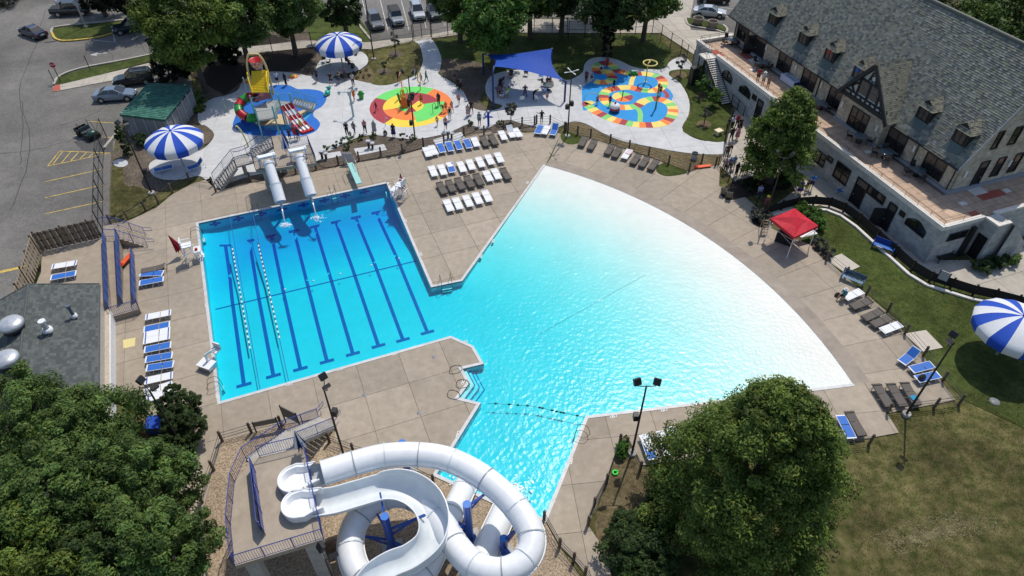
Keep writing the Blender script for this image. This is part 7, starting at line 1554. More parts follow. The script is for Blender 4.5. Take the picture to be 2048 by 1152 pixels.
def T_tank(a, b, t, c): a, b = b2(a), b2(b); return (a, b) in (("sp", "ch"), ("pel", "sp")) or (a == "ch" and b == "nk" and t < .6) or (a == "ch" and b == "sh" and t < .8)
def T_short(a, b, t, c): a, b = b2(a), b2(b); return (a, b) == ("pel", "hi") or (a == "pel" and b == "sp" and t < .25) or (a == "hi" and t < .72)
def T_pants(a, b, t, c): a, b = b2(a), b2(b); return (a, b) == ("pel", "hi") or (a == "pel" and b == "sp" and t < .25) or a == "hi" or (a == "kn" and t < .92)
def T_trunk(a, b, t, c): a, b = b2(a), b2(b); return (a, b) == ("pel", "hi") or (a == "pel" and b == "sp" and t < .3) or (a == "hi" and t < .45)
POSES = {}
def get_pose(pose):
    if pose in POSES: return POSES[pose]
    me, V, E = build_pose(pose); hc = Vector(V["hd"]); fw_ = (Vector(V["nose"]) - hc).normalized(); upv = (Vector(V["top"]) - hc).normalized()
    T_hair = lambda a, b, t, c: (a in ("hd", "ch1") and b in ("hd", "top", "nose")) and ((c - hc).dot(fw_) < .02 or (c - hc).dot(upv) > .055) and (c - hc).dot(upv) > -.05
    T_long = lambda a, b, t, c: (a in ("hd", "ch1", "nk") and b in ("hd", "top", "nose", "ch1")) and ((c - hc).dot(fw_) < .02 or (c - hc).dot(upv) > .055)
    d = dict(body=me, shirt=region(me, V, E, T_shirt, .016), tank=region(me, V, E, T_tank, .012), shorts=region(me, V, E, T_short, .022), trousers=region(me, V, E, T_pants, .02), trunks=region(me, V, E, T_trunk, .014), hair=region(me, V, E, T_hair, .018), long_hair=region(me, V, E, T_long, .026))
    mb = MB(); pel = Vector(V["pel"]); 
    if pose != "sit":
        n = 14; vs = []; kn = (Vector(V["knL"]) + Vector(V["knR"])) / 2
        for z, rx, ry, f in ((pel.z + .12, .165, .14, 0), (pel.z - .05, .205, .175, .15), (.66, .25, .22, .7), (.46, .28, .26, 1)):
            for i in range(n): a = 2 * pi * i / n; vs.append((pel.x + (kn.x - pel.x) * f + cos(a) * rx, pel.y + (kn.y - pel.y) * f + sin(a) * ry, z))
        sk = MB(); sk.add(vs, [(r * n + i, r * n + (i + 1) % n, (r + 1) * n + (i + 1) % n, (r + 1) * n + i) for r in range(3) for i in range(n)], True); o = sk.build("skirt", M_wht); d["skirt"] = o.data; bpy.data.objects.remove(o)
    sdv = upv.cross(fw_); f = MB()
    for s in (-1, 1): f.ball(hc + fw_ * .088 + sdv * s * .036 + upv * .01, .014, 6)
    f.bar(hc + fw_ * .088 - upv * .052 - sdv * .025, hc + fw_ * .088 - upv * .052 + sdv * .025, .012, .01, up=upv); o = f.build("face", M_eye); d["face"] = o.data; bpy.data.objects.remove(o)
    POSES[pose] = d; return d
CM = {}
def cm(c):
    if c not in CM: CM[c] = flat("cloth_%d" % len(CM), c, .85)
    return CM[c]
def slot(name, me, m, parent=None):
    if len(me.materials) == 0: me.materials.append(None)
    o = bpy.data.objects.new(name, me); COL.objects.link(o); o.parent = parent; o.material_slots[0].link = 'OBJECT'; o.material_slots[0].material = m; return o
SITE = None
def person(px, rz, pose, skin, hair, top, bottom, label, z=0.0, sc=1.0, tk="shirt", bk="shorts", hk="hair", hat=None, group=None, pos=None):
    d = get_pose(pose); b = slot("person", d["body"], M_skin[skin]); tag(b, label, "person", group)
    b.location = pos if pos is not None else P(px[0], px[1], z); b.rotation_euler = (0, 0, rad(rz)); b.scale = (sc, sc, sc)
    slot("hair", d[hk], cm(hair), b); slot("face", d["face"], M_eye, b)
    if top: slot(tk, d[tk], cm(top), b)
    if bottom:
        if bk == "dress" and "skirt" in d: slot("skirt", d["skirt"], cm(bottom), b)
        else: slot(bk if bk != "dress" else "shorts", d[bk if bk != "dress" else "shorts"], cm(bottom), b)
    if hat:
        h = MB(); c = sum((v.co for v in d["hair"].vertices), Vector()) / len(d["hair"].vertices); h.lathe([(.19, -.01), (.13, .0), (.12, .06), (.07, .12), (.01, .13)], c=(c.x, c.y + .02, c.z + .02), n=12); h.build("hat", cm(hat), b)
    return b
BK, DG, WH, NV, GY, RD, PK, TL, PU, OR_, GN, LB = (.012, .012, .014), (.045, .045, .05), (.68, .68, .68), (.012, .02, .07), (.25, .25, .26), (.34, .02, .03), (.55, .20, .23), (.02, .32, .36), (.07, .03, .22), (.62, .13, .03), (.30, .62, .03), (.16, .30, .50)
HB, HN, HY = (.012, .009, .008), (.05, .028, .016), (.30, .20, .09)
PEOPLE = [
 ((556, 169), 200, "walk", "light", HN, WH, BK, "person in a white shirt and dark shorts walking behind the play tower", {}),
 ((573, 171), 150, "stand", "brown", HB, BK, BK, "person in black standing beside the orange disc", dict(bk="trousers")),
 ((635, 163), 160, "walk", "tan", HB, DG, BK, "person in dark clothes walking at the left rim of the umbrella pad", {}),
 ((663, 170), 180, "hips", "light", HB, BK, BK, "person in black tee and shorts facing the camera below the umbrella", {}),
 ((679, 166), 170, "phone", "light", HN, DG, (.06, .07, .10), "person in a long dark skirt below the umbrella", dict(bk="dress", hk="long_hair", tk="tank")),
 ((691, 160), 200, "stand", "tan", HB, (.10, .07, .12), DG, "person in a dark patterned dress at the mulch edge below the umbrella", dict(bk="dress", hk="long_hair")),
 ((707, 172), 190, "stand", "light", HN, (.45, .42, .48), DG, "slim person in pale top right of the umbrella group", dict(bk="trousers")),
 ((709, 202), 160, "walk", "light", HN, OR_, OR_, "person in a bright orange shirt beside the teal spray mast", dict(sc=1.0)),
 ((798, 166), 175, "phone", "dark", HB, BK, BK, "person in black behind the peach spray ring", {}),
 ((833, 154), 200, "stand", "brown", HB, (.2, .12, .1), (.03, .09, .10), "person on the walk edge above the round pad", dict(bk="trousers")),
 ((843, 167), 120, "walk", "tan", HN, (.55, .42, .34), BK, "child in pale shirt stepping off the round pad", dict(sc=.85)),
 ((853, 164), 260, "walk", "dark", HB, (.06, .22, .18), (.05, .18, .16), "child in green walking right of the gold ring", dict(sc=.9)),
 ((909, 162), 200, "stand", "tan", HN, (.16, .14, .15), DG, "person standing on the mulch side of the walk", {}),
 ((916, 181), 165, "stand", "brown", HB, BK, BK, "left of two people in dark clothes on the curved walk", dict(bk="trousers")),
 ((921, 180), 190, "phone", "brown", HB, (.2, .2, .22), BK, "right of two people in dark clothes on the curved walk", dict(bk="trousers")),
 ((918, 209), 170, "stand", "light", HB, PK, BK, "child in pink and black on the pale walk right of the round pad", dict(sc=.85, bk="trunks")),
 ((878, 211), 160, "stand", "dark", HB, (.03, .04, .09), (.03, .04, .06), "tall person in navy on the green sector of the round pad", dict(bk="trousers")),
 ((843, 208), 200, "stand", "tan", HN, OR_, (.3, .08, .03), "child in orange on the dark red sector of the round pad", dict(sc=.8)),
 ((819, 222), 150, "stand", "brown", HB, BK, BK, "person in black behind the light mast on the round pad", {}),
 ((936, 233), 190, "stand", "tan", HB, (.4, .25, .24), (.45, .28, .27), "person in pale pink on the right of the plaza walk", dict(bk="dress", hk="long_hair", sc=.92)),
 ((943, 227), 170, "hips", "brown", HB, BK, BK, "stocky person in black on the right of the plaza walk", {}),
 ((900, 240), 195, "stand", "light", HB, BK, WH, "person in a black top and white trousers at the right of the round pad", dict(bk="trousers", tk="tank", hk="long_hair")),
 ((892, 260), 185, "walk", "light", HN, (.55, .25, .22), (.02, .05, .18), "person with pink back and blue shorts walking towards the mulch bed", dict(tk="tank")),
 ((875, 251), 160, "walk", "light", HN, (.62, .55, .25), (.1, .1, .1), "small child in yellow on the yellow sector rim", dict(sc=.72, bk="trunks")),
 ((886, 223), 170, "bend", "tan", HB, (.4, .2, .05), DG, "child bending over on the right orange sector, left one", dict(sc=.8)),
 ((892, 224), 200, "stand", "light", HN, OR_, (.12, .1, .1), "child in orange on the right orange sector, middle one", dict(sc=.8, bk="trunks")),
 ((904, 224), 210, "walk", "tan", HN, (.6, .3, .22), PK, "child in pale swimwear on the right rim of the round pad", dict(sc=.85, bk="trunks", tk="tank")),
 ((753, 222), 120, "walk", "dark", HB, (.15, .02, .04), BK, "small child in dark red running on the left red sector", dict(sc=.7, bk="trunks")),
 ((731, 266), 200, "walk", "light", HB, PK, BK, "person in a pink shirt and black trousers on the plaza edge", dict(bk="trousers")),
 ((750, 268), 175, "stand", "light", HB, (.35, .33, .33), (.38, .36, .36), "person in a long grey dress on the plaza edge", dict(bk="dress", hk="long_hair")),
 ((788, 274), 180, "stand", "tan", HB, BK, (.02, .03, .10), "person in a navy dress at the mulch bed below the round pad", dict(bk="dress", hk="long_hair")),
 ((959, 251), 180, "stand", "tan", HB, (.18, .28, .28), (.12, .18, .2), "person in teal and grey left of the dark blue shower post", dict(bk="shorts", hat=(.3, .35, .35))),
 ((695, 271), 20, "stand", "tan", HB, BK, BK, "person in black left of the pair on the plaza edge", dict(bk="trousers")),
 ((710, 270), 330, "walk", "light", HN, (.16, .17, .2), (.1, .1, .12), "person in grey right of the pair on the plaza edge", {}),
 ((702, 278), 0, "stand", "light", HN, (.2, .2, .24), GY, "small child between two adults on the plaza edge", dict(sc=.6)),
 ((1083, 247), 20, "wave", "tan", HB, BK, GY, "person in a black shirt leaning on the gate below the sail", {}),
 ((1050, 195), 180, "hips", "tan", HB, (.03, .06, .12), (.08, .04, .10), "person in dark blue standing in the middle under the sail", dict(bk="trousers")),
 ((1067, 200), 280, "bend", "light", HB, BK, BK, "person in a black top bending over a chair under the sail", dict(bk="trousers", tk="tank")),
 ((1094, 202), 170, "stand", "light", HN, PK, (.5, .2, .2), "small child in pink at the right under the sail", dict(sc=.75)),
 ((1017, 192), 150, "sit", "tan", HB, GN, GN, "person in a bright green shirt seated under the sail", {}),
 ((996, 190), 190, "sit", "tan", HB, (.10, .10, .22), DG, "seated person in violet, leftmost of the row under the sail", {}),
 ((1001, 192), 160, "sit", "light", HB, (.14, .08, .16), DG, "seated person in plum, second of the row under the sail", {}),
 ((1007, 192), 170, "sit", "light", HN, (.35, .28, .3), DG, "seated person in pale pink beside the green shirt", {}),
 ((1001, 175), 160, "sit", "brown", HB, BK, BK, "seated person in black behind the left table under the sail", {}),
 ((1094, 172), 220, "sit", "light", HB, (.06, .05, .06), BK, "seated person in black at the rear right under the sail, left one", {}),
 ((1099, 171), 240, "sit", "light", HB, (.12, .05, .05), BK, "seated person in black at the rear right under the sail, right one", {}),
 ((1022, 152), 180, "sit", "light", HN, (.3, .26, .26), DG, "seated person far back under the sail", {}),
 ((1202, 147), 170, "bend", "light", HN, WH, BK, "person in a white shirt leaning at the top of the snake pad", {}),
 ((1213, 139), 200, "stand", "brown", HB, RD, (.15, .02, .02), "person in a red shirt at the top of the snake pad", {}),
 ((1172, 166), 160, "stand", "brown", HB, (.12, .02, .04), BK, "person in dark red at the left rim of the snake pad", dict(bk="trousers")),
 ((1183, 165), 170, "bend", "light", HN, (.3, .3, .32), DG, "person in grey leaning beside the dark red one", {}),
 ((1219, 212), 150, "walk", "dark", HB, (.1, .02, .03), BK, "child in dark swimwear stepping over the snake path", dict(sc=.8, bk="trunks")),
 ((1194, 209), 190, "stand", "tan", HN, (.1, .25, .45), NV, "child in blue beside the pale hoop", dict(sc=.72)),
 ((1320, 190), 180, "stand", "brown", HB, (.3, .05, .05), BK, "small child at the right of the snake path", dict(sc=.75)),
 ((1227, 178), 200, "walk", "dark", HB, BK, BK, "child in black in the middle of the snake path", dict(sc=.75)),
 ((602, 254), 200, "sit", "tan", HN, (.65, .5, .05), (.5, .35, .05), "small child in yellow sliding down the red and white slide", dict(sc=.7, z=.25)),
 ((592, 279), 0, "stand", "tan", HB, RD, RD, "person in a red shirt beyond the drop slide tower railing", dict(bk="shorts", hat=RD)),
 ((581, 281), 20, "stand", "tan", HB, NV, NV, "left of two dark figures beside the red shirt", dict(sc=.85)),
 ((598, 279), 340, "stand", "brown", HB, NV, NV, "right of two dark figures beside the red shirt", dict(sc=.9)),
 ((1454, 262), 30, "stand", "tan", HB, NV, BK, "person in navy at the head of the queue by the lawn", dict(bk="trousers")),
 ((1463, 258), 20, "wave", "brown", HB, (.55, .55, .62), BK, "person in a pale shirt with arm out at the head of the queue", dict(bk="trousers")),
 ((1472, 255), 200, "hips", "tan", HB, RD, BK, "person in a dark red shirt near the stair foot", dict(bk="trousers")),
 ((1478, 262), 190, "stand", "light", HY, BK, BK, "person in a black dress beside the tree edge", dict(bk="dress", hk="long_hair")),
 ((1461, 282), 170, "walk", "brown", HB, BK, NV, "person in black in the middle of the queue", dict(bk="trousers")),
 ((1473, 280), 30, "stand", "light", HN, PK, (.4, .15, .18), "person in pink in the middle of the queue", dict(bk="dress", hk="long_hair")),
 ((1460, 306), 160, "phone", "light", HY, (.5, .48, .46), BK, "person in a pale top in the lower queue", {}),
 ((1452, 316), 180, "stand", "tan", HB, (.1, .05, .06), DG, "person in dark brown in the lower queue", dict(bk="trousers")),
 ((1449, 345), 150, "stand", "tan", HB, (.25, .16, .16), BK, "person beside the railing end of the queue", dict(bk="trousers")),
 ((1457, 342), 170, "phone", "tan", HB, (.15, .22, .4), DG, "person in blue print at the railing", dict(bk="trousers")),
 ((1465, 338), 180, "stand", "light", HY, LB, GY, "person with pale hair in a light blue shirt in the queue", dict(bk="trousers")),
 ((1471, 352), 200, "stand", "brown", HB, BK, BK, "left of two people in black at the tree bed", dict(bk="trousers")),
 ((1481, 354), 190, "hips", "brown", HB, BK, BK, "right of two people in black at the tree bed", {}),
 ((1490, 352), 190, "stand", "light", HN, (.26, .27, .27), DG, "person in grey at the tree bed", {}),
 ((1598, 387), 170, "stand", "tan", HB, PU, PU, "person in a purple dress on the walk by the clubhouse", dict(bk="dress", hk="long_hair", sc=.95)),
 ((1611, 384), 20, "stand", "tan", HB, BK, (.5, .5, .1), "child in black and yellow between purple and bright blue", dict(sc=.85)),
 ((1620, 379), 150, "phone", "light", HN, (.01, .20, .65), NV, "person in a bright blue shirt by the clubhouse wall", dict(sc=1.08)),
 ((1516, 398), 160, "walk", "light", HN, (.25, .32, .48), NV, "person in a light blue checked shirt in front of the tree bed", dict(bk="trousers")),
 ((1529, 420), 180, "stand", "tan", (.6, .5, .1), (.3, .06, .08), (.3, .1, .1), "person with yellow cap left of the red canopy", dict(hat=(.7, .55, .05))),
 ((1514, 164), 160, "stand", "tan", HB, RD, DG, "person in a red shirt on the clubhouse terrace rail", dict(z=T)),
 ((1524, 172), 170, "phone", "light", HN, (.5, .5, .5), GY, "person in white with a pale hat on the terrace", dict(z=T, hat=(.7, .68, .62))),
 ((1534, 178), 190, "phone", "tan", HB, (.3, .2, .18), (.25, .17, .15), "person in pale brown on the terrace, nearest the tree", dict(z=T, hk="long_hair")),
]
for px, rz, pose, sk, hr, tp_, bt_, lb, kw in PEOPLE: person(px, rz, pose, sk, hr, tp_, bt_, lb, **kw)
q = P(1688, 592, .40); person(None, 118, "sit", "light", (.6, .6, .58), (.01, .22, .30), BK, "person in a teal shirt and white cap seated on a white lounger end", pos=Vector((q.x - .05, q.y, -.04)), hat=(.7, .7, .68))
o = feature("beach_bag", "dark brown bag on the deck in front of the seated person in teal", "bag", P(1674, 592), [("body", MB().lathe([(.2, 0), (.26, .12), (.2, .28), (.04, .34)], n=9, sy=.7), flat("bag_brown", (.06, .03, .025), .7)), ("strap", MB().tube([(-.15, 0, .28), (0, 0, .45), (.15, 0, .28)], .02, 5), M_frame)])

# ------------------------------------------------------------------ vehicles
M_tyre = flat("tyre", (.018, .018, .018), .8); M_rim = flat("alloy_rim", (.42, .43, .44), .3, .7); M_cglass = flat("car_glass", (.016, .02, .024), .06, spec=.8); M_hl = flat("headlight_lens", (.6, .62, .64), .1); M_tl = flat("taillight_lens", (.30, .012, .015), .25); M_trim = flat("black_trim", (.02, .02, .02), .6); M_plate = flat("number_plate", (.6, .6, .58), .5)
CARS = {"sedan": dict(L=4.85, W=.92, st=[(-2.42, .40, .70, .74), (-2.30, .30, .98, .88), (-1.55, .22, 1.02, .92), (.9, .22, .98, .92), (1.7, .24, .92, .90), (2.25, .30, .80, .82), (2.42, .40, .62, .66)], cab=[(-1.75, 1.0, .74), (-.95, 1.43, .60), (.25, 1.45, .60), (1.15, .99, .76)]),
        "suv": dict(L=4.75, W=.95, st=[(-2.37, .42, .90, .82), (-2.28, .34, 1.10, .92), (-1.5, .28, 1.12, .95), (.8, .28, 1.10, .95), (1.7, .30, 1.05, .92), (2.22, .36, .90, .86), (2.37, .45, .70, .72)], cab=[(-2.25, 1.10, .80), (-1.95, 1.70, .66), (.1, 1.74, .66), (.95, 1.11, .80)]),
        "boxy": dict(L=4.4, W=.90, st=[(-2.2, .45, .95, .80), (-2.1, .40, 1.12, .88), (-1.4, .38, 1.13, .90), (.75, .38, 1.12, .90), (1.8, .40, 1.10, .84), (2.1, .42, 1.05, .80), (2.2, .5, .8, .72)], cab=[(-2.12, 1.12, .78), (-2.05, 1.80, .72), (.45, 1.80, .70), (.75, 1.12, .76)]),
        "pickup": dict(L=5.7, W=.97, st=[(-2.85, .50, .95, .85), (-2.78, .45, 1.15, .95), (-1.5, .42, 1.16, .97), (1.2, .42, 1.15, .97), (2.2, .44, 1.10, .95), (2.7, .48, .98, .90), (2.85, .55, .75, .78)], cab=[(-1.0, 1.15, .82), (-.85, 1.82, .70), (.75, 1.84, .70), (1.45, 1.15, .82)]),
        "van": dict(L=5.0, W=.97, st=[(-2.5, .42, 1.0, .88), (-2.4, .34, 1.15, .95), (-1.5, .30, 1.16, .97), (.8, .30, 1.14, .97), (1.7, .32, 1.02, .94), (2.3, .38, .86, .88), (2.5, .48, .66, .74)], cab=[(-2.42, 1.15, .86), (-2.3, 1.88, .74), (.5, 1.88, .72), (1.55, 1.12, .82)])}
CAR_P = {}
def car(kind, col, label, p, rz, rough=.25, metal=.3):
    key = (kind, col); 
    o = thing({"suv": "parked_suv", "boxy": "parked_offroader", "pickup": "parked_pickup", "van": "parked_van"}.get(kind, "parked_car"), label, {"suv": "suv", "pickup": "pickup", "van": "van"}.get(kind, "car"), p, rz, "cars parked round the pool grounds")
    D = CARS[kind]; pm = flat("paint_%d" % len(MATS), col, rough, metal, coat=.6); W_ = D["W"]
    mb = MB(); vs = []
    for x, z0, z1, hw in D["st"]:
        zm = z0 + (z1 - z0) * .55; vs += [(x, -hw * .9, z0), (x, -hw, z0 + .12), (x, -hw, zm), (x, -hw * .93, z1 - .05), (x, -hw * .80, z1), (x, hw * .80, z1), (x, hw * .93, z1 - .05), (x, hw, zm), (x, hw, z0 + .12), (x, hw * .9, z0)]
    m = 10; n = len(D["st"]); fs = [(i * m + k, i * m + (k + 1) % m, (i + 1) * m + (k + 1) % m, (i + 1) * m + k) for i in range(n - 1) for k in range(m)] + [tuple(range(m)), tuple(range((n - 1) * m, n * m))[::-1]]
    mb.add(vs, fs, False); body = mb.build("body", pm, o); bv = body.modifiers.new("b", 'BEVEL'); bv.width = .05; bv.segments = 2; bv.limit_method = 'ANGLE'
    c = D["cab"]; gl = MB(); q = [(x, s * w_, z) for x, z, w_ in c for s in (-1, 1)]
    gl.add(q, [(0, 2, 3, 1), (4, 6, 7, 5), (0, 6, 4, 2), (1, 3, 5, 7)]); gl.build("window", M_cglass, o)
    rf = MB(); a, b = c[1], c[2]; rf.hexa([(a[0] - .03, -a[2] - .02, a[1] - .03), (b[0] + .03, -b[2] - .02, b[1] - .03), (b[0] + .03, b[2] + .02, b[1] - .03), (a[0] - .03, a[2] + .02, a[1] - .03), (a[0] + .05, -a[2] + .08, a[1] + .03), (b[0] - .05, -b[2] + .08, b[1] + .03), (b[0] - .05, b[2] - .08, b[1] + .03), (a[0] + .05, a[2] - .08, a[1] + .03)]); rf.build("roof", pm if kind != "boxy" else M_trim, o)
    for s in (-1, 1):
        for i in (0, 3): MB().bar((c[i][0], s * (c[i][2] + .01), c[i][1]), (c[1 if i == 0 else 2][0], s * (c[1 if i == 0 else 2][2] + .01), c[1 if i == 0 else 2][1]), .09, .07).build("pillar", pm, o)
        xm = (c[1][0] + c[2][0]) / 2; MB().bar((xm, s * (c[1][2] + .17), c[0][1]), (xm, s * (c[1][2] + .01), c[1][1] - .02), .09, .05).build("pillar", pm, o)
        MB().ball((c[3][0] - .25, s * (W_ + .1), c[3][1] + .08), .12, 7, (.6, 1, .8)).build("mirror", pm, o)
        for xd in (xm - .25, xm + .75): MB().bx(xd - .12, xd + .06, s * W_ - .015, s * W_ + .02, c[0][1] - .18, c[0][1] - .14).build("door_handle", M_rim, o)
    L2 = D["L"] / 2; z1f, z1r = D["st"][-2][2], D["st"][1][2]
    for s in (-1, 1):
        MB().ball((L2 - .12, s * W_ * .70, z1f - .10), .15, 7, (.7, 1.2, .7)).build("headlight", M_hl, o); MB().ball((-L2 + .08, s * W_ * .76, z1r - .14), .14, 7, (.6, 1.0, 1.0)).build("taillight", M_tl, o)
    MB().bx(L2 - .05, L2 + .02, -W_ * .5, W_ * .5, D["st"][-1][1] + .05, D["st"][-1][2] - .05).build("grille", M_trim, o); MB().bx(-L2 - .02, -L2 + .03, -.26, .26, .62, .75).build("licence_plate", M_plate, o)
    wr = .33 if kind == "sedan" else .38
    for x in (-L2 * .60, L2 * .62):
        for s in (-1, 1):
            y = s * (W_ - .1); wh = MB().tube([(x, y - .12, wr), (x, y + .12, wr)], wr, 16).build("wheel", M_tyre, o); MB().cyl((x, s * (W_ + .0), wr), (x, s * (W_ + .03), wr), wr * .62, n=12).build("rim", M_rim, wh)
            MB().tube([(x, s * (W_ - .02), wr + .02), (x, s * (W_ + .005), wr + .02)], wr + .08, 16).build("wheel_arch", M_trim, o)
    if kind in ("suv",):
        for s in (-1, 1): MB().bar((c[1][0] + .1, s * .58, c[1][1] + .08), (c[2][0] - .1, s * .58, c[2][1] + .08), .05, .05).build("roof_rail", M_rim, o)
    if kind == "boxy": MB().tube([(-2.28, 0, 1.0), (-2.48, 0, 1.0)], .36, 14).build("spare_wheel", M_tyre, o)
    if kind == "pickup": MB().bx(-2.7, -1.1, -.82, .82, 1.155, 1.17).build("bed_cover", M_trim, o)
    return o
def hd(a, b): a, b = P(*a), P(*b); return math.atan2(b.y - a.y, b.x - a.x)
for kind, col, rear, front, lb in [
 ("sedan", (.018, .022, .045), (94, 80), (44, 62), "dark blue sedan driving away on the left lane of the lot"),
 ("pickup", (.008, .008, .010), (106, 30), (186, 26), "black covered pickup parked above the kerbed island"),
 ("sedan", (.45, .47, .48), (120, 9), (178, 5), "pale silver sedan behind the black pickup at the top edge"),
 ("suv", (.010, .013, .028), (297, 56), (229, 68), "navy suv parked at the kerbed island in tree shade"),
 ("suv", (.010, .011, .012), (313, 160), (227, 172), "black suv parked behind the bin store"),
 ("sedan", (.18, .23, .29), (191, 200), (276, 194), "grey blue sedan parked behind the bin store"),
 ("suv", (.14, .14, .145), (744, 36), (760, 66), "grey wagon, leftmost of the row behind the chain link fence"),
 ("boxy", (.34, .37, .39), (784, 26), (802, 62), "silver boxy offroader with black roof behind the chain link fence"),
 ("suv", (.42, .44, .46), (829, 14), (843, 50), "silver suv, middle one of the row behind the fence"),
 ("suv", (.07, .085, .085), (862, 15), (877, 48), "dark grey green suv right of the middle of the row"),
 ("van", (.62, .62, .62), (897, 8), (912, 42), "white van at the right end of the row under the round tree"),
 ("suv", (.02, .021, .022), (1131, 0), (1139, 32), "dark suv seen between the trees behind the lawn fence"),
 ("sedan", (.48, .50, .52), (1386, 28), (1450, 34), "silver sedan beside the round planter pots"),
 ("suv", (.008, .008, .009), (1392, 2), (1462, 6), "black suv at the top edge above the silver sedan")]:
    c = (P(*rear) + P(*front)) / 2; c.z = -.05; car(kind, col, lb, c, hd(rear, front))
uc = thing("utility_cart", "dark green utility cart with black cargo bed on the parking lot", "utility cart", P(178, 272) - Vector((0, 0, .05)), hd((162, 260), (198, 276))); Mgc = flat("cart_green", (.012, .05, .032), .35, coat=.4)
MB().bx(-.3, 1.35, -.62, .62, .35, .55).build("chassis", M_trim, uc); MB().lathe([(.62, 0), (.62, .25), (.45, .45), (.01, .5)], c=(.95, 0, .5), n=12, sx=.75).build("hood", Mgc, uc)
mb = MB(); mb.bx(-1.35, -.35, -.68, .68, .55, .60); mb.bx(-1.35, -1.3, -.68, .68, .6, .9); mb.bx(-.4, -.35, -.68, .68, .6, .9); mb.bx(-1.35, -.35, -.68, -.63, .6, .9); mb.bx(-1.35, -.35, .63, .68, .6, .9); mb.build("cargo_bed", M_trim, uc)
for s in (-.3, .3): MB().bx(-.2, .3, s - .26, s + .26, .6, .75).bx(-.25, -.15, s - .26, s + .26, .75, 1.2).build("seat", flat("cart_seat", (.07, .09, .10), .6) if "cart_seat" not in MATS else MATS["cart_seat"], uc)
MB().tube(hring((.52, .3, 1.02), .17, 'y', 10), .02, 5, closed=True).build("steering_wheel", M_trim, uc)
for s in (-.58, .58): MB().tube([(-.25, s, .6), (-.3, s, 1.75), (.45, s, 1.75), (.75, s, .9)], .03, 6).build("roll_bar", M_trim, uc)
for x in (-.85, .95):
    for s in (-.58, .58): MB().tube([(x, s - .13, .3), (x, s + .13, .3)], .3, 14).build("wheel", M_tyre, uc)
# ------------------------------------------------------------------ trees and planting
def leafmat(n, c1, c2): return mat(n, c1, c2, .9, .55, trans=.33, attr="tint", big=(.35, .18), spec=.2)
LF = dict(lime=leafmat("leaf_lime", (.082, .13, .022), (.17, .225, .045)), mid=leafmat("leaf_mid", (.068, .122, .03), (.135, .205, .05)), deep=leafmat("leaf_deep", (.03, .055, .017), (.065, .105, .03)), bright=leafmat("leaf_bright", (.055, .13, .02), (.11, .21, .04)), grey=leafmat("leaf_grey", (.08, .09, .07), (.15, .16, .12)), dark=leafmat("leaf_dark", (.011, .02, .010), (.026, .04, .018)))
M_bark = mat("bark", (.055, .042, .032), (.12, .10, .08), 8, .95, bump=.6, bscale=20)
PROF = dict(round=lambda h: np.sqrt(np.clip(1 - (2 * h - 1) ** 2, 0.02, 1)), dome=lambda h: np.clip(1 - h, 0.02, 1) ** .55 * np.clip(h * 6 + .55, 0, 1), cone=lambda h: (1.02 - h) ** .9, column=lambda h: np.clip((1.03 - h) * 3.5, 0, 1) ** .6)
def foliage(name, par, m, g, h0, h1, r, shape, nc, nl, size, cl=.22, inner=.25, lobes=.18):
    h = g.beta(1.15, 1.25, nc) if shape != 'cone' else g.beta(1, 1.6, nc); th = g.uniform(0, 2 * pi, nc); ph = g.uniform(0, 6, 4)
    q = np.where(g.random(nc) < inner, g.uniform(.15, .6, nc), g.uniform(.72, 1.0, nc))
    rr = r * PROF[shape](h) * q * (1 + lobes * np.sin(3 * th + ph[0] + 4 * h) + lobes * .7 * np.sin(5 * th + ph[1] - 7 * h)) * (1 - cl * .5)
    C = np.stack([np.cos(th) * rr, np.sin(th) * rr, h0 + h * (h1 - h0)], 1); cr = r * cl * g.uniform(.6, 1.3, nc) * (.55 + .45 * PROF[shape](h))
    n = nc * nl; d = g.normal(size=(n, 3)); d /= np.linalg.norm(d, axis=1)[:, None]; ci = np.repeat(np.arange(nc), nl)
    pos = C[ci] + d * np.array([1, 1, .72]) * (cr[ci] * g.random(n) ** .4)[:, None]
    nrm = d * .8 + np.array([0, 0, .55]) + g.normal(size=(n, 3)) * .45; nrm /= np.linalg.norm(nrm, axis=1)[:, None]
    u = np.cross(nrm, g.normal(size=(n, 3))); u /= np.linalg.norm(u, axis=1)[:, None]; v = np.cross(nrm, u); s = (size * g.uniform(.6, 1.35, n))[:, None]
    V = np.stack([pos - u * s, pos + v * s * .42 + nrm * s * .1, pos + u * s, pos - v * s * .42 + nrm * s * .1], 1).reshape(-1, 3)
    me = bpy.data.meshes.new(name); me.vertices.add(4 * n); me.vertices.foreach_set("co", V.ravel()); me.loops.add(4 * n); me.loops.foreach_set("vertex_index", np.arange(4 * n)); me.polygons.add(n); me.polygons.foreach_set("loop_start", np.arange(0, 4 * n, 4)); me.update(calc_edges=True)
    t = np.clip(g.normal(1, .2, n) * np.repeat(g.normal(1, .23, nc), nl), .45, 1.6); warm = g.normal(1, .1, n); col = np.repeat(np.stack([t * warm, t, t * (2 - warm), np.ones(n)], 1), 4, 0)
    a = me.color_attributes.new("tint", 'FLOAT_COLOR', 'POINT'); a.data.foreach_set("color", col.ravel().astype(np.float32)); me.materials.append(m)
    o = bpy.data.objects.new(name, me); COL.objects.link(o); o.parent = par; return C
SEED = [10]
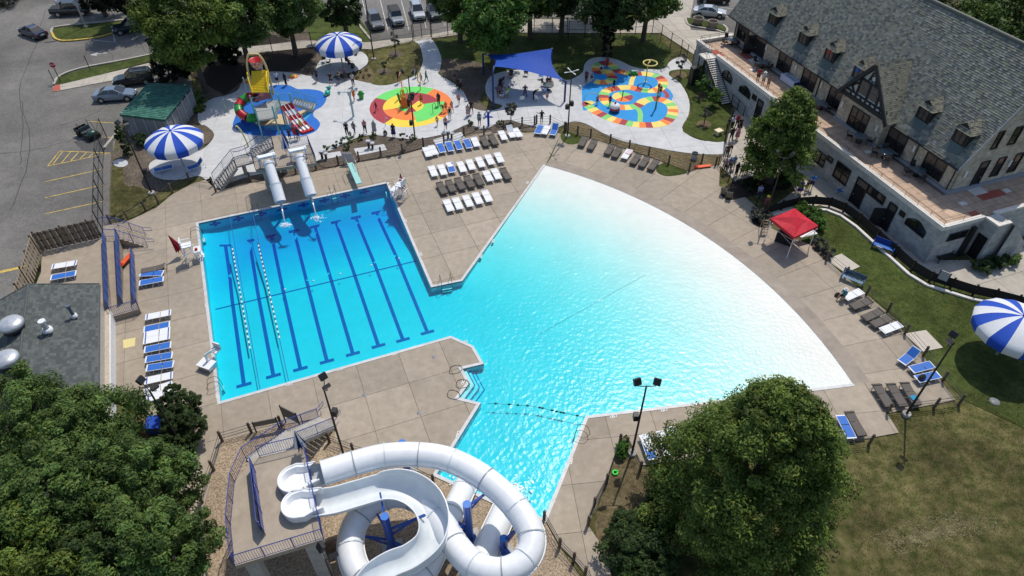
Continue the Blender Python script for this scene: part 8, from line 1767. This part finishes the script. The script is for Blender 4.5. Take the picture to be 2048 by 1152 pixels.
def tree(label, base, h, r, leaf, shape="round", h0=None, nc=150, nl=110, size=.2, tr=.25, name="broadleaf_tree", group="trees round the pool", cl=.22, inner=.25, lobes=.18, limbs=9):
    SEED[0] += 1; g = np.random.default_rng(SEED[0]); o = thing(name, label, "tree", base, 0, group); h0 = h * .28 if h0 is None else h0
    C = foliage("crown", o, LF[leaf], g, h0, h, r, shape, nc, nl, size, cl, inner, lobes); mb = MB()
    mb.tube([(0, 0, -.1), (g.uniform(-.1, .1), g.uniform(-.1, .1), h * .3), (g.uniform(-.3, .3), g.uniform(-.3, .3), h * .6), (0, 0, h * .86)], [tr * 1.25, tr, tr * .6, tr * .15], 8)
    for k in range(limbs):
        c = Vector(C[g.integers(nc)]); z0 = min(h * .75, max(h0 * .7, c.z * .55)); mb.tube([(0, 0, z0), Vector((c.x * .45, c.y * .45, (z0 + c.z) / 2 + .2)), c], [tr * .45, tr * .28, tr * .08], 5)
    mb.build("trunk", M_bark, o); return o
def shrub(label, base, h, r, leaf, nc=30, nl=60, size=.12, shape="round", name="shrub", group="shrubs and plants", cat="shrub", cl=.3, inner=.3):
    SEED[0] += 1; o = thing(name, label, cat, base, 0, group); g = np.random.default_rng(SEED[0]); C = foliage("foliage", o, LF[leaf], g, .05, h, r, shape, nc, nl, size, cl, inner)
    mb = MB()
    for k in range(4): mb.tube([(0, 0, -.05), Vector(C[g.integers(nc)]) * .6], [.03, .01], 4)
    mb.build("stem", M_bark, o); return o
tree("huge spreading green tree filling the lower right beside the deck", Vector((13.9, 20.9, 0)), 13.0, 6.6, "lime", "dome", .9, 560, 260, .105, .42, cl=.135, inner=.18, lobes=.13)
for k, (px, z, h, r, lf, lb) in enumerate([((45, 850), 6, 9, 4.0, "mid", "leafy tree at the left edge over the lower vents of the pump house"), ((175, 865), 6, 8.8, 3.5, "mid", "leafy tree covering the lower end of the pump house roof"), ((246, 978), 6.2, 9.4, 3.4, "mid", "leafy tree left of the walk beside the round shrubs"), ((120, 1000), 6.5, 9.8, 3.9, "mid", "greyish leafy tree in the middle of the lower left grove"), ((286, 1095), 6, 9.0, 3.1, "mid", "leafy tree at the lower edge beside the flume gravel fence"), ((50, 1130), 6, 9.2, 3.8, "lime", "yellow green tree in the lower left corner"), ((205, 1120), 5, 7.8, 3.0, "deep", "darker tree at the lower edge between two leafy neighbours")]):
    tree(lb, under(*px, z), h, r, lf, "round", 2.2, 230, 230, .105, .25, cl=.18, inner=.18, lobes=.2)
tree("round green tree in the dark bed before the clubhouse terrace", P(1540, 366), 10.2, 4.15, "lime", "dome", 1.7, 230, 110, .19, .3, lobes=.1)
for px, z, h, r, lf, sh, nc, lb in [((985, 52), 5.5, 10.4, 4.3, "bright", "round", 200, "round bright green tree left of the blue sail"), ((915, -20), 7, 11, 4.3, "mid", "round", 110, "dark tree behind the white van"), ((1062, -28), 7, 11.5, 4.8, "mid", "round", 150, "broad tree behind the lawn fence right of the round tree"), ((1128, -48), 8, 12, 4.6, "deep", "round", 120, "dark tree above the dark suv"), ((1226, -18), 8.5, 13, 4.4, "deep", "round", 160, "dark ivy covered tree on the shaded lawn"), ((1302, -38), 8, 12, 4.6, "mid", "round", 140, "overhanging tree beside the plaza walk"), ((1180, -70), 8, 13, 5.5, "mid", "round", 110, "tree at the top edge between two darker crowns"), ((683, 8), 4.6, 7, 3.1, "deep", "round", 80, "loose small tree on the kerbed grass above the striped umbrella"), ((2040, 55), 8, 13, 6, "mid", "round", 110, "tree behind the clubhouse roof at the right edge"), ((1985, 5), 8, 13, 6, "deep", "round", 110, "dark tree behind the clubhouse roof ridge"), ((255, -18), 5, 9, 4.6, "dark", "round", 110, "dark tree at the top edge behind the navy suv"), ((195, -10), 3, 5, 3.0, "dark", "round", 60, "low dark tree right of the pale silver sedan")]:
    tree(lb, under(*px, z), h, r, lf, sh, None, nc, 95, .27, .3)
for px, h, r, lf, nc, lb in (((412, 184), 13.5, 5.2, "lime", 250, "big bright tree left of the play tower"), ((500, 138), 13.5, 5.2, "mid", 230, "dense tree between the bright tree and the striped umbrella"), ((592, 110), 11.5, 4.4, "mid", 190, "dense green tree behind the left side of the striped umbrella")):
    tree(lb, P(*px), h, r, lf, "round", None, nc, 120, .22, .3)
tree("dark conical evergreen left of the bright tree", P(352, 158), 12, 2.6, "dark", "cone", .6, 150, 90, .22, .2, name="evergreen_tree", lobes=.08)
tree("small dark evergreen between the big trees at the top", P(456, 128), 9, 2.4, "dark", "cone", .5, 110, 90, .22, .18, name="evergreen_tree", lobes=.08)
for k in range(7):
    q = under(1226, -18, 8.5); shrub("ivy clump climbing the dark lawn tree, %s from the ground" % ORD[k], q + Vector((.1 * (k % 2), -.1, .55 + k * .9 - .5)), 1.3, 1.0 - .06 * k, "dark", 16, 45, .16, group="ivy on the dark lawn tree")
# clipped evergreens, hedges
for px, z, h, r, lb in (((354, 812), 1.6, 3.2, 1.45, "topmost of three round clipped evergreens beside the lower left lamp"), ((364, 862), 1.5, 3.1, 1.6, "middle one of three round clipped evergreens beside the lower left lamp"), ((346, 908), 1.3, 2.6, 1.4, "lowest of three round clipped evergreens beside the lower left lamp")):
    shrub(lb, under(*px, z), h, r, "deep", 260, 170, .055, name="clipped_evergreen", cl=.12)
for px, h, r, lf, lb in (((1262, 1070), 1.7, 1.5, "deep", "dark hedge mass left of the big tree, upper part"), ((1255, 1120), 1.8, 1.8, "deep", "hedge at the lower edge left of the big tree"), ((1322, 1020), 1.5, 1.2, "deep", "shrub tucked under the left side of the big tree"), ((1300, 1110), 2.0, 2.0, "deep", "dark hedge mass under the big tree by the lower edge")):
    shrub(lb, P(*px), h, r, lf, 110, 110, .1, name="hedge_shrub", cl=.2)
shrub("slim dark green column evergreen beside the bin store", P(258, 308), 3.4, .55, "deep", 60, 80, .1, "column", name="column_evergreen")
for px, h, r, lf, nc, lb in [((1022, 244), 2.6, .75, "grey", 22, "thin young tree in the bed behind the upper gate"), ((1360, 150), 3.0, .9, "grey", 14, "sparse young tree in a mulch ring by the black fence"), ((1404, 192), 2.6, 1.0, "bright", 24, "young green tree in a mulch ring below the terrace stair"), ((1424, 212), 2.2, 1.1, "bright", 34, "bright leafy bush on the lawn near the stair foot"), ((1408, 249), 2.2, .7, "grey", 12, "pale thin young tree in the lower mulch ring"), ((791, 109), 3.0, .8, "grey", 10, "nearly bare young tree in a mulch ring near the top walk"), ((768, 143), 1.6, .5, "grey", 7, "tiny bare sapling in a pale mulch ring"), ((1395, 165), 2.2, .9, "mid", 30, "dark bush against the steel fence by the stair")]:
    SEED[0] += 1; tree(lb, P(*px), h, r, lf, "round", h * .35, nc, 40, .13, .05, name="young_tree", group="young trees", cl=.3, limbs=8)
for k, px in enumerate([(656, 300), (672, 295), (683, 287), (694, 298), (702, 284), (722, 280), (746, 276), (807, 278), (826, 281), (942, 249), (1000, 250)]):
    shrub("small shrub in the planted bed below the plaza, %s from the left" % ORD[k], P(*px), .7, .45, "deep" if k % 2 else "mid", 9, 34, .09)
for k, px in enumerate([(672, 158), (684, 153), (697, 152), (709, 148), (722, 146), (733, 142), (738, 152), (727, 156), (714, 158), (702, 156), (686, 158)]):
    shrub("tiny tuft in the pale mulch island, %s counted from the left" % ORD[k], P(*px), .35, .3, "deep", 6, 18, .08, group="tufts in the mulch island")
for k, (px, h, r, lf, nc, lb) in enumerate([((1604, 428), 1.1, 1.0, "bright", 34, "leafy green bush behind the red canopy, upper one"), ((1622, 438), 1.1, 1.0, "bright", 34, "leafy green bush behind the red canopy, middle one"), ((1634, 452), 1.1, .9, "bright", 30, "leafy green bush beside the right corner of the red canopy"), ((1632, 488), .9, .6, "grey", 12, "sparse grey plant at the canopy end of the shrub bed"), ((1643, 500), .9, .6, "grey", 12, "sparse grey plant in the middle of the shrub bed"), ((1654, 512), .9, .6, "grey", 12, "sparse grey plant by the fence post of the shrub bed"), ((1514, 436), 1.1, .8, "grey", 30, "greyish ornamental grass in the plant circle, left one"), ((1528, 444), 1.0, .7, "grey", 26, "greyish ornamental grass in the plant circle, right one"), ((1960, 540), 1.0, .9, "deep", 24, "dark shrub at the left end of the bed by the clubhouse corner"), ((1988, 532), .9, .9, "deep", 24, "dark shrub in the middle of the bed by the clubhouse corner"), ((2016, 524), .9, .9, "mid", 24, "green shrub at the right end of the bed by the clubhouse corner"), ((1560, 366), 1.1, 1.2, "deep", 34, "low dark bush right of the tree trunk in the dark bed"), ((1504, 378), .9, 1.0, "dark", 30, "low dark bush left of the tree trunk in the dark bed"), ((1240, 905), .8, .6, "bright", 16, "broad leaved plant in the planted corner below the light mast"), ((395, 205), 1.2, 1.2, "mid", 26, "low bush behind the bin store"), ((400, 222), .8, .8, "lime", 18, "yellowish low plants right of the bin store"), ((286, 290), 1.3, .8, "deep", 24, "dark shrub in front of the bin store, beside the umbrella"), ((10, 12), 3, 2.6, "dark", 40, "dark hedge in the top left corner"), ((32, -6), 3, 2.6, "dark", 40, "dark hedge at the top edge left of the road")]):
    shrub(lb, P(*px), h, r, lf, nc, 50, .13 if "broad" not in lb else .2)
o = feature("green_toy", "small neon green inflatable lying on the straw coloured grass", "toy", P(1230, 946), [("ring", MB().tube(hring((0, 0, .06), .16, 'z', 10), .06, 6, closed=True), flat("neon_green", (.05, .75, .08), .5)), ("head", MB().ball((.16, .1, .1), .07), flat("neon_green2", (.05, .75, .08), .5))])
o = feature("blue_tarp_box", "blue covered box and brown crate half hidden by the lower left trees", "box", P(318, 858), [("cover", MB().bx(-.6, .5, -.5, .5, 0, .8), M_blue), ("crate", MB().bx(-1.5, -.7, -.4, .4, 0, .6), flat("crate_brown", (.24, .12, .07), .8)), ("lid", MB().bx(-.65, .55, -.55, .55, .8, .85), M_umb_b)])
# grass blades and loose stones
def scatter(name, px, n, size, m, z, hgt=0.0):
    g = np.random.default_rng(len(px) + n); pl = np.array([P(*q)[:2] for q in px]); lo, hi = pl.min(0), pl.max(0); V = []; F = []
    while len(F) < n:
        p = g.uniform(lo, hi); c = False
        for i in range(len(pl)):
            a, b = pl[i - 1], pl[i]
            if (a[1] > p[1]) != (b[1] > p[1]) and p[0] < (b[0] - a[0]) * (p[1] - a[1]) / (b[1] - a[1]) + a[0]: c = not c
        if not c: continue
        s = size * g.uniform(.5, 1.5); a = g.uniform(0, 6.28); k = len(V)
        if hgt: V += [(p[0] - cos(a) * s, p[1] - sin(a) * s, z), (p[0] + cos(a) * s, p[1] + sin(a) * s, z), (p[0] + g.normal() * s, p[1] + g.normal() * s, z + hgt * g.uniform(.5, 1.4))]; F.append((k, k + 1, k + 2))
        else: V += [(p[0] + cos(a + t) * s, p[1] + sin(a + t) * s * .8, z) for t in (0, 1.6, 3.1, 4.7)] + [(p[0], p[1], z + s * .8)]; F += [(k, k + 1, k + 4), (k + 1, k + 2, k + 4), (k + 2, k + 3, k + 4), (k + 3, k, k + 4)]
    me = bpy.data.meshes.new(name); me.from_pydata(V, [], F); me.materials.append(m); o = bpy.data.objects.new(name, me); COL.objects.link(o); o["kind"] = "stuff"; return o
scatter("loose_gravel", [(445, 885), (563, 855), (640, 842), (876, 955), (1085, 1040), (1170, 1160), (1150, 1300), (410, 1300), (405, 1080), (425, 940)], 24000, .045, mat("pebbles", (.20, .15, .10), (.60, .50, .38), 12, .9, lo=.3, hi=.7), -.032)
GB = [mat("grass_blade", (.045, .07, .016), (.10, .115, .035), 1.5, .8, big=(.3, .25), spec=.1), mat("dry_blade", (.09, .082, .028), (.17, .14, .062), 1.2, .8, big=(.35, .3), spec=.1)]
M_strawb = mat("straw_litter", (.24, .21, .11), (.4, .35, .2), 2, .9, spec=.1)
for nm, px, n, m in (("lawn_grass", [(1652, 520), (1770, 620), (1860, 720), (1990, 640), (2060, 640), (2060, 620), (1990, 590), (1850, 560), (1760, 492), (1690, 428), (1600, 424), (1640, 470)], 16000, GB[0]), ("lawn_grass", [(1920, 810), (2060, 640), (2060, 1160), (1700, 1160), (1710, 890), (1800, 870), (1780, 830)], 30000, GB[1]), ("lawn_grass", [(1380, 140), (1465, 235), (1450, 285), (1385, 270), (1385, 220), (1345, 150)], 5000, GB[0]), ("lawn_grass", [(870, 82), (1050, 68), (1305, 68), (1345, 100), (1290, 138), (1235, 120), (1165, 145), (960, 190)], 9000, GB[0]), ("straw_patch", [(1735, 1075), (1800, 1045), (1900, 1020), (2000, 1035), (1985, 1065), (1900, 1080), (1800, 1110)], 5000, M_strawb), ("straw_patch", [(1760, 1090), (1850, 1060), (1940, 1040), (1930, 1060), (1840, 1085)], 4000, M_strawb), ("dry_grass", [(1245, 880), (1285, 935), (1310, 990), (1220, 1100), (1190, 1050)], 5000, GB[1]), ("mulch_grass", [(225, 330), (245, 340), (275, 375), (305, 385), (312, 412), (256, 438), (224, 446)], 3500, GB[1])):
    scatter(nm, px, n, .045, m, -.075) if nm == "straw_patch" else scatter(nm, px, n, .02, m, -.045 if "mulch" not in nm else -.02, .045)
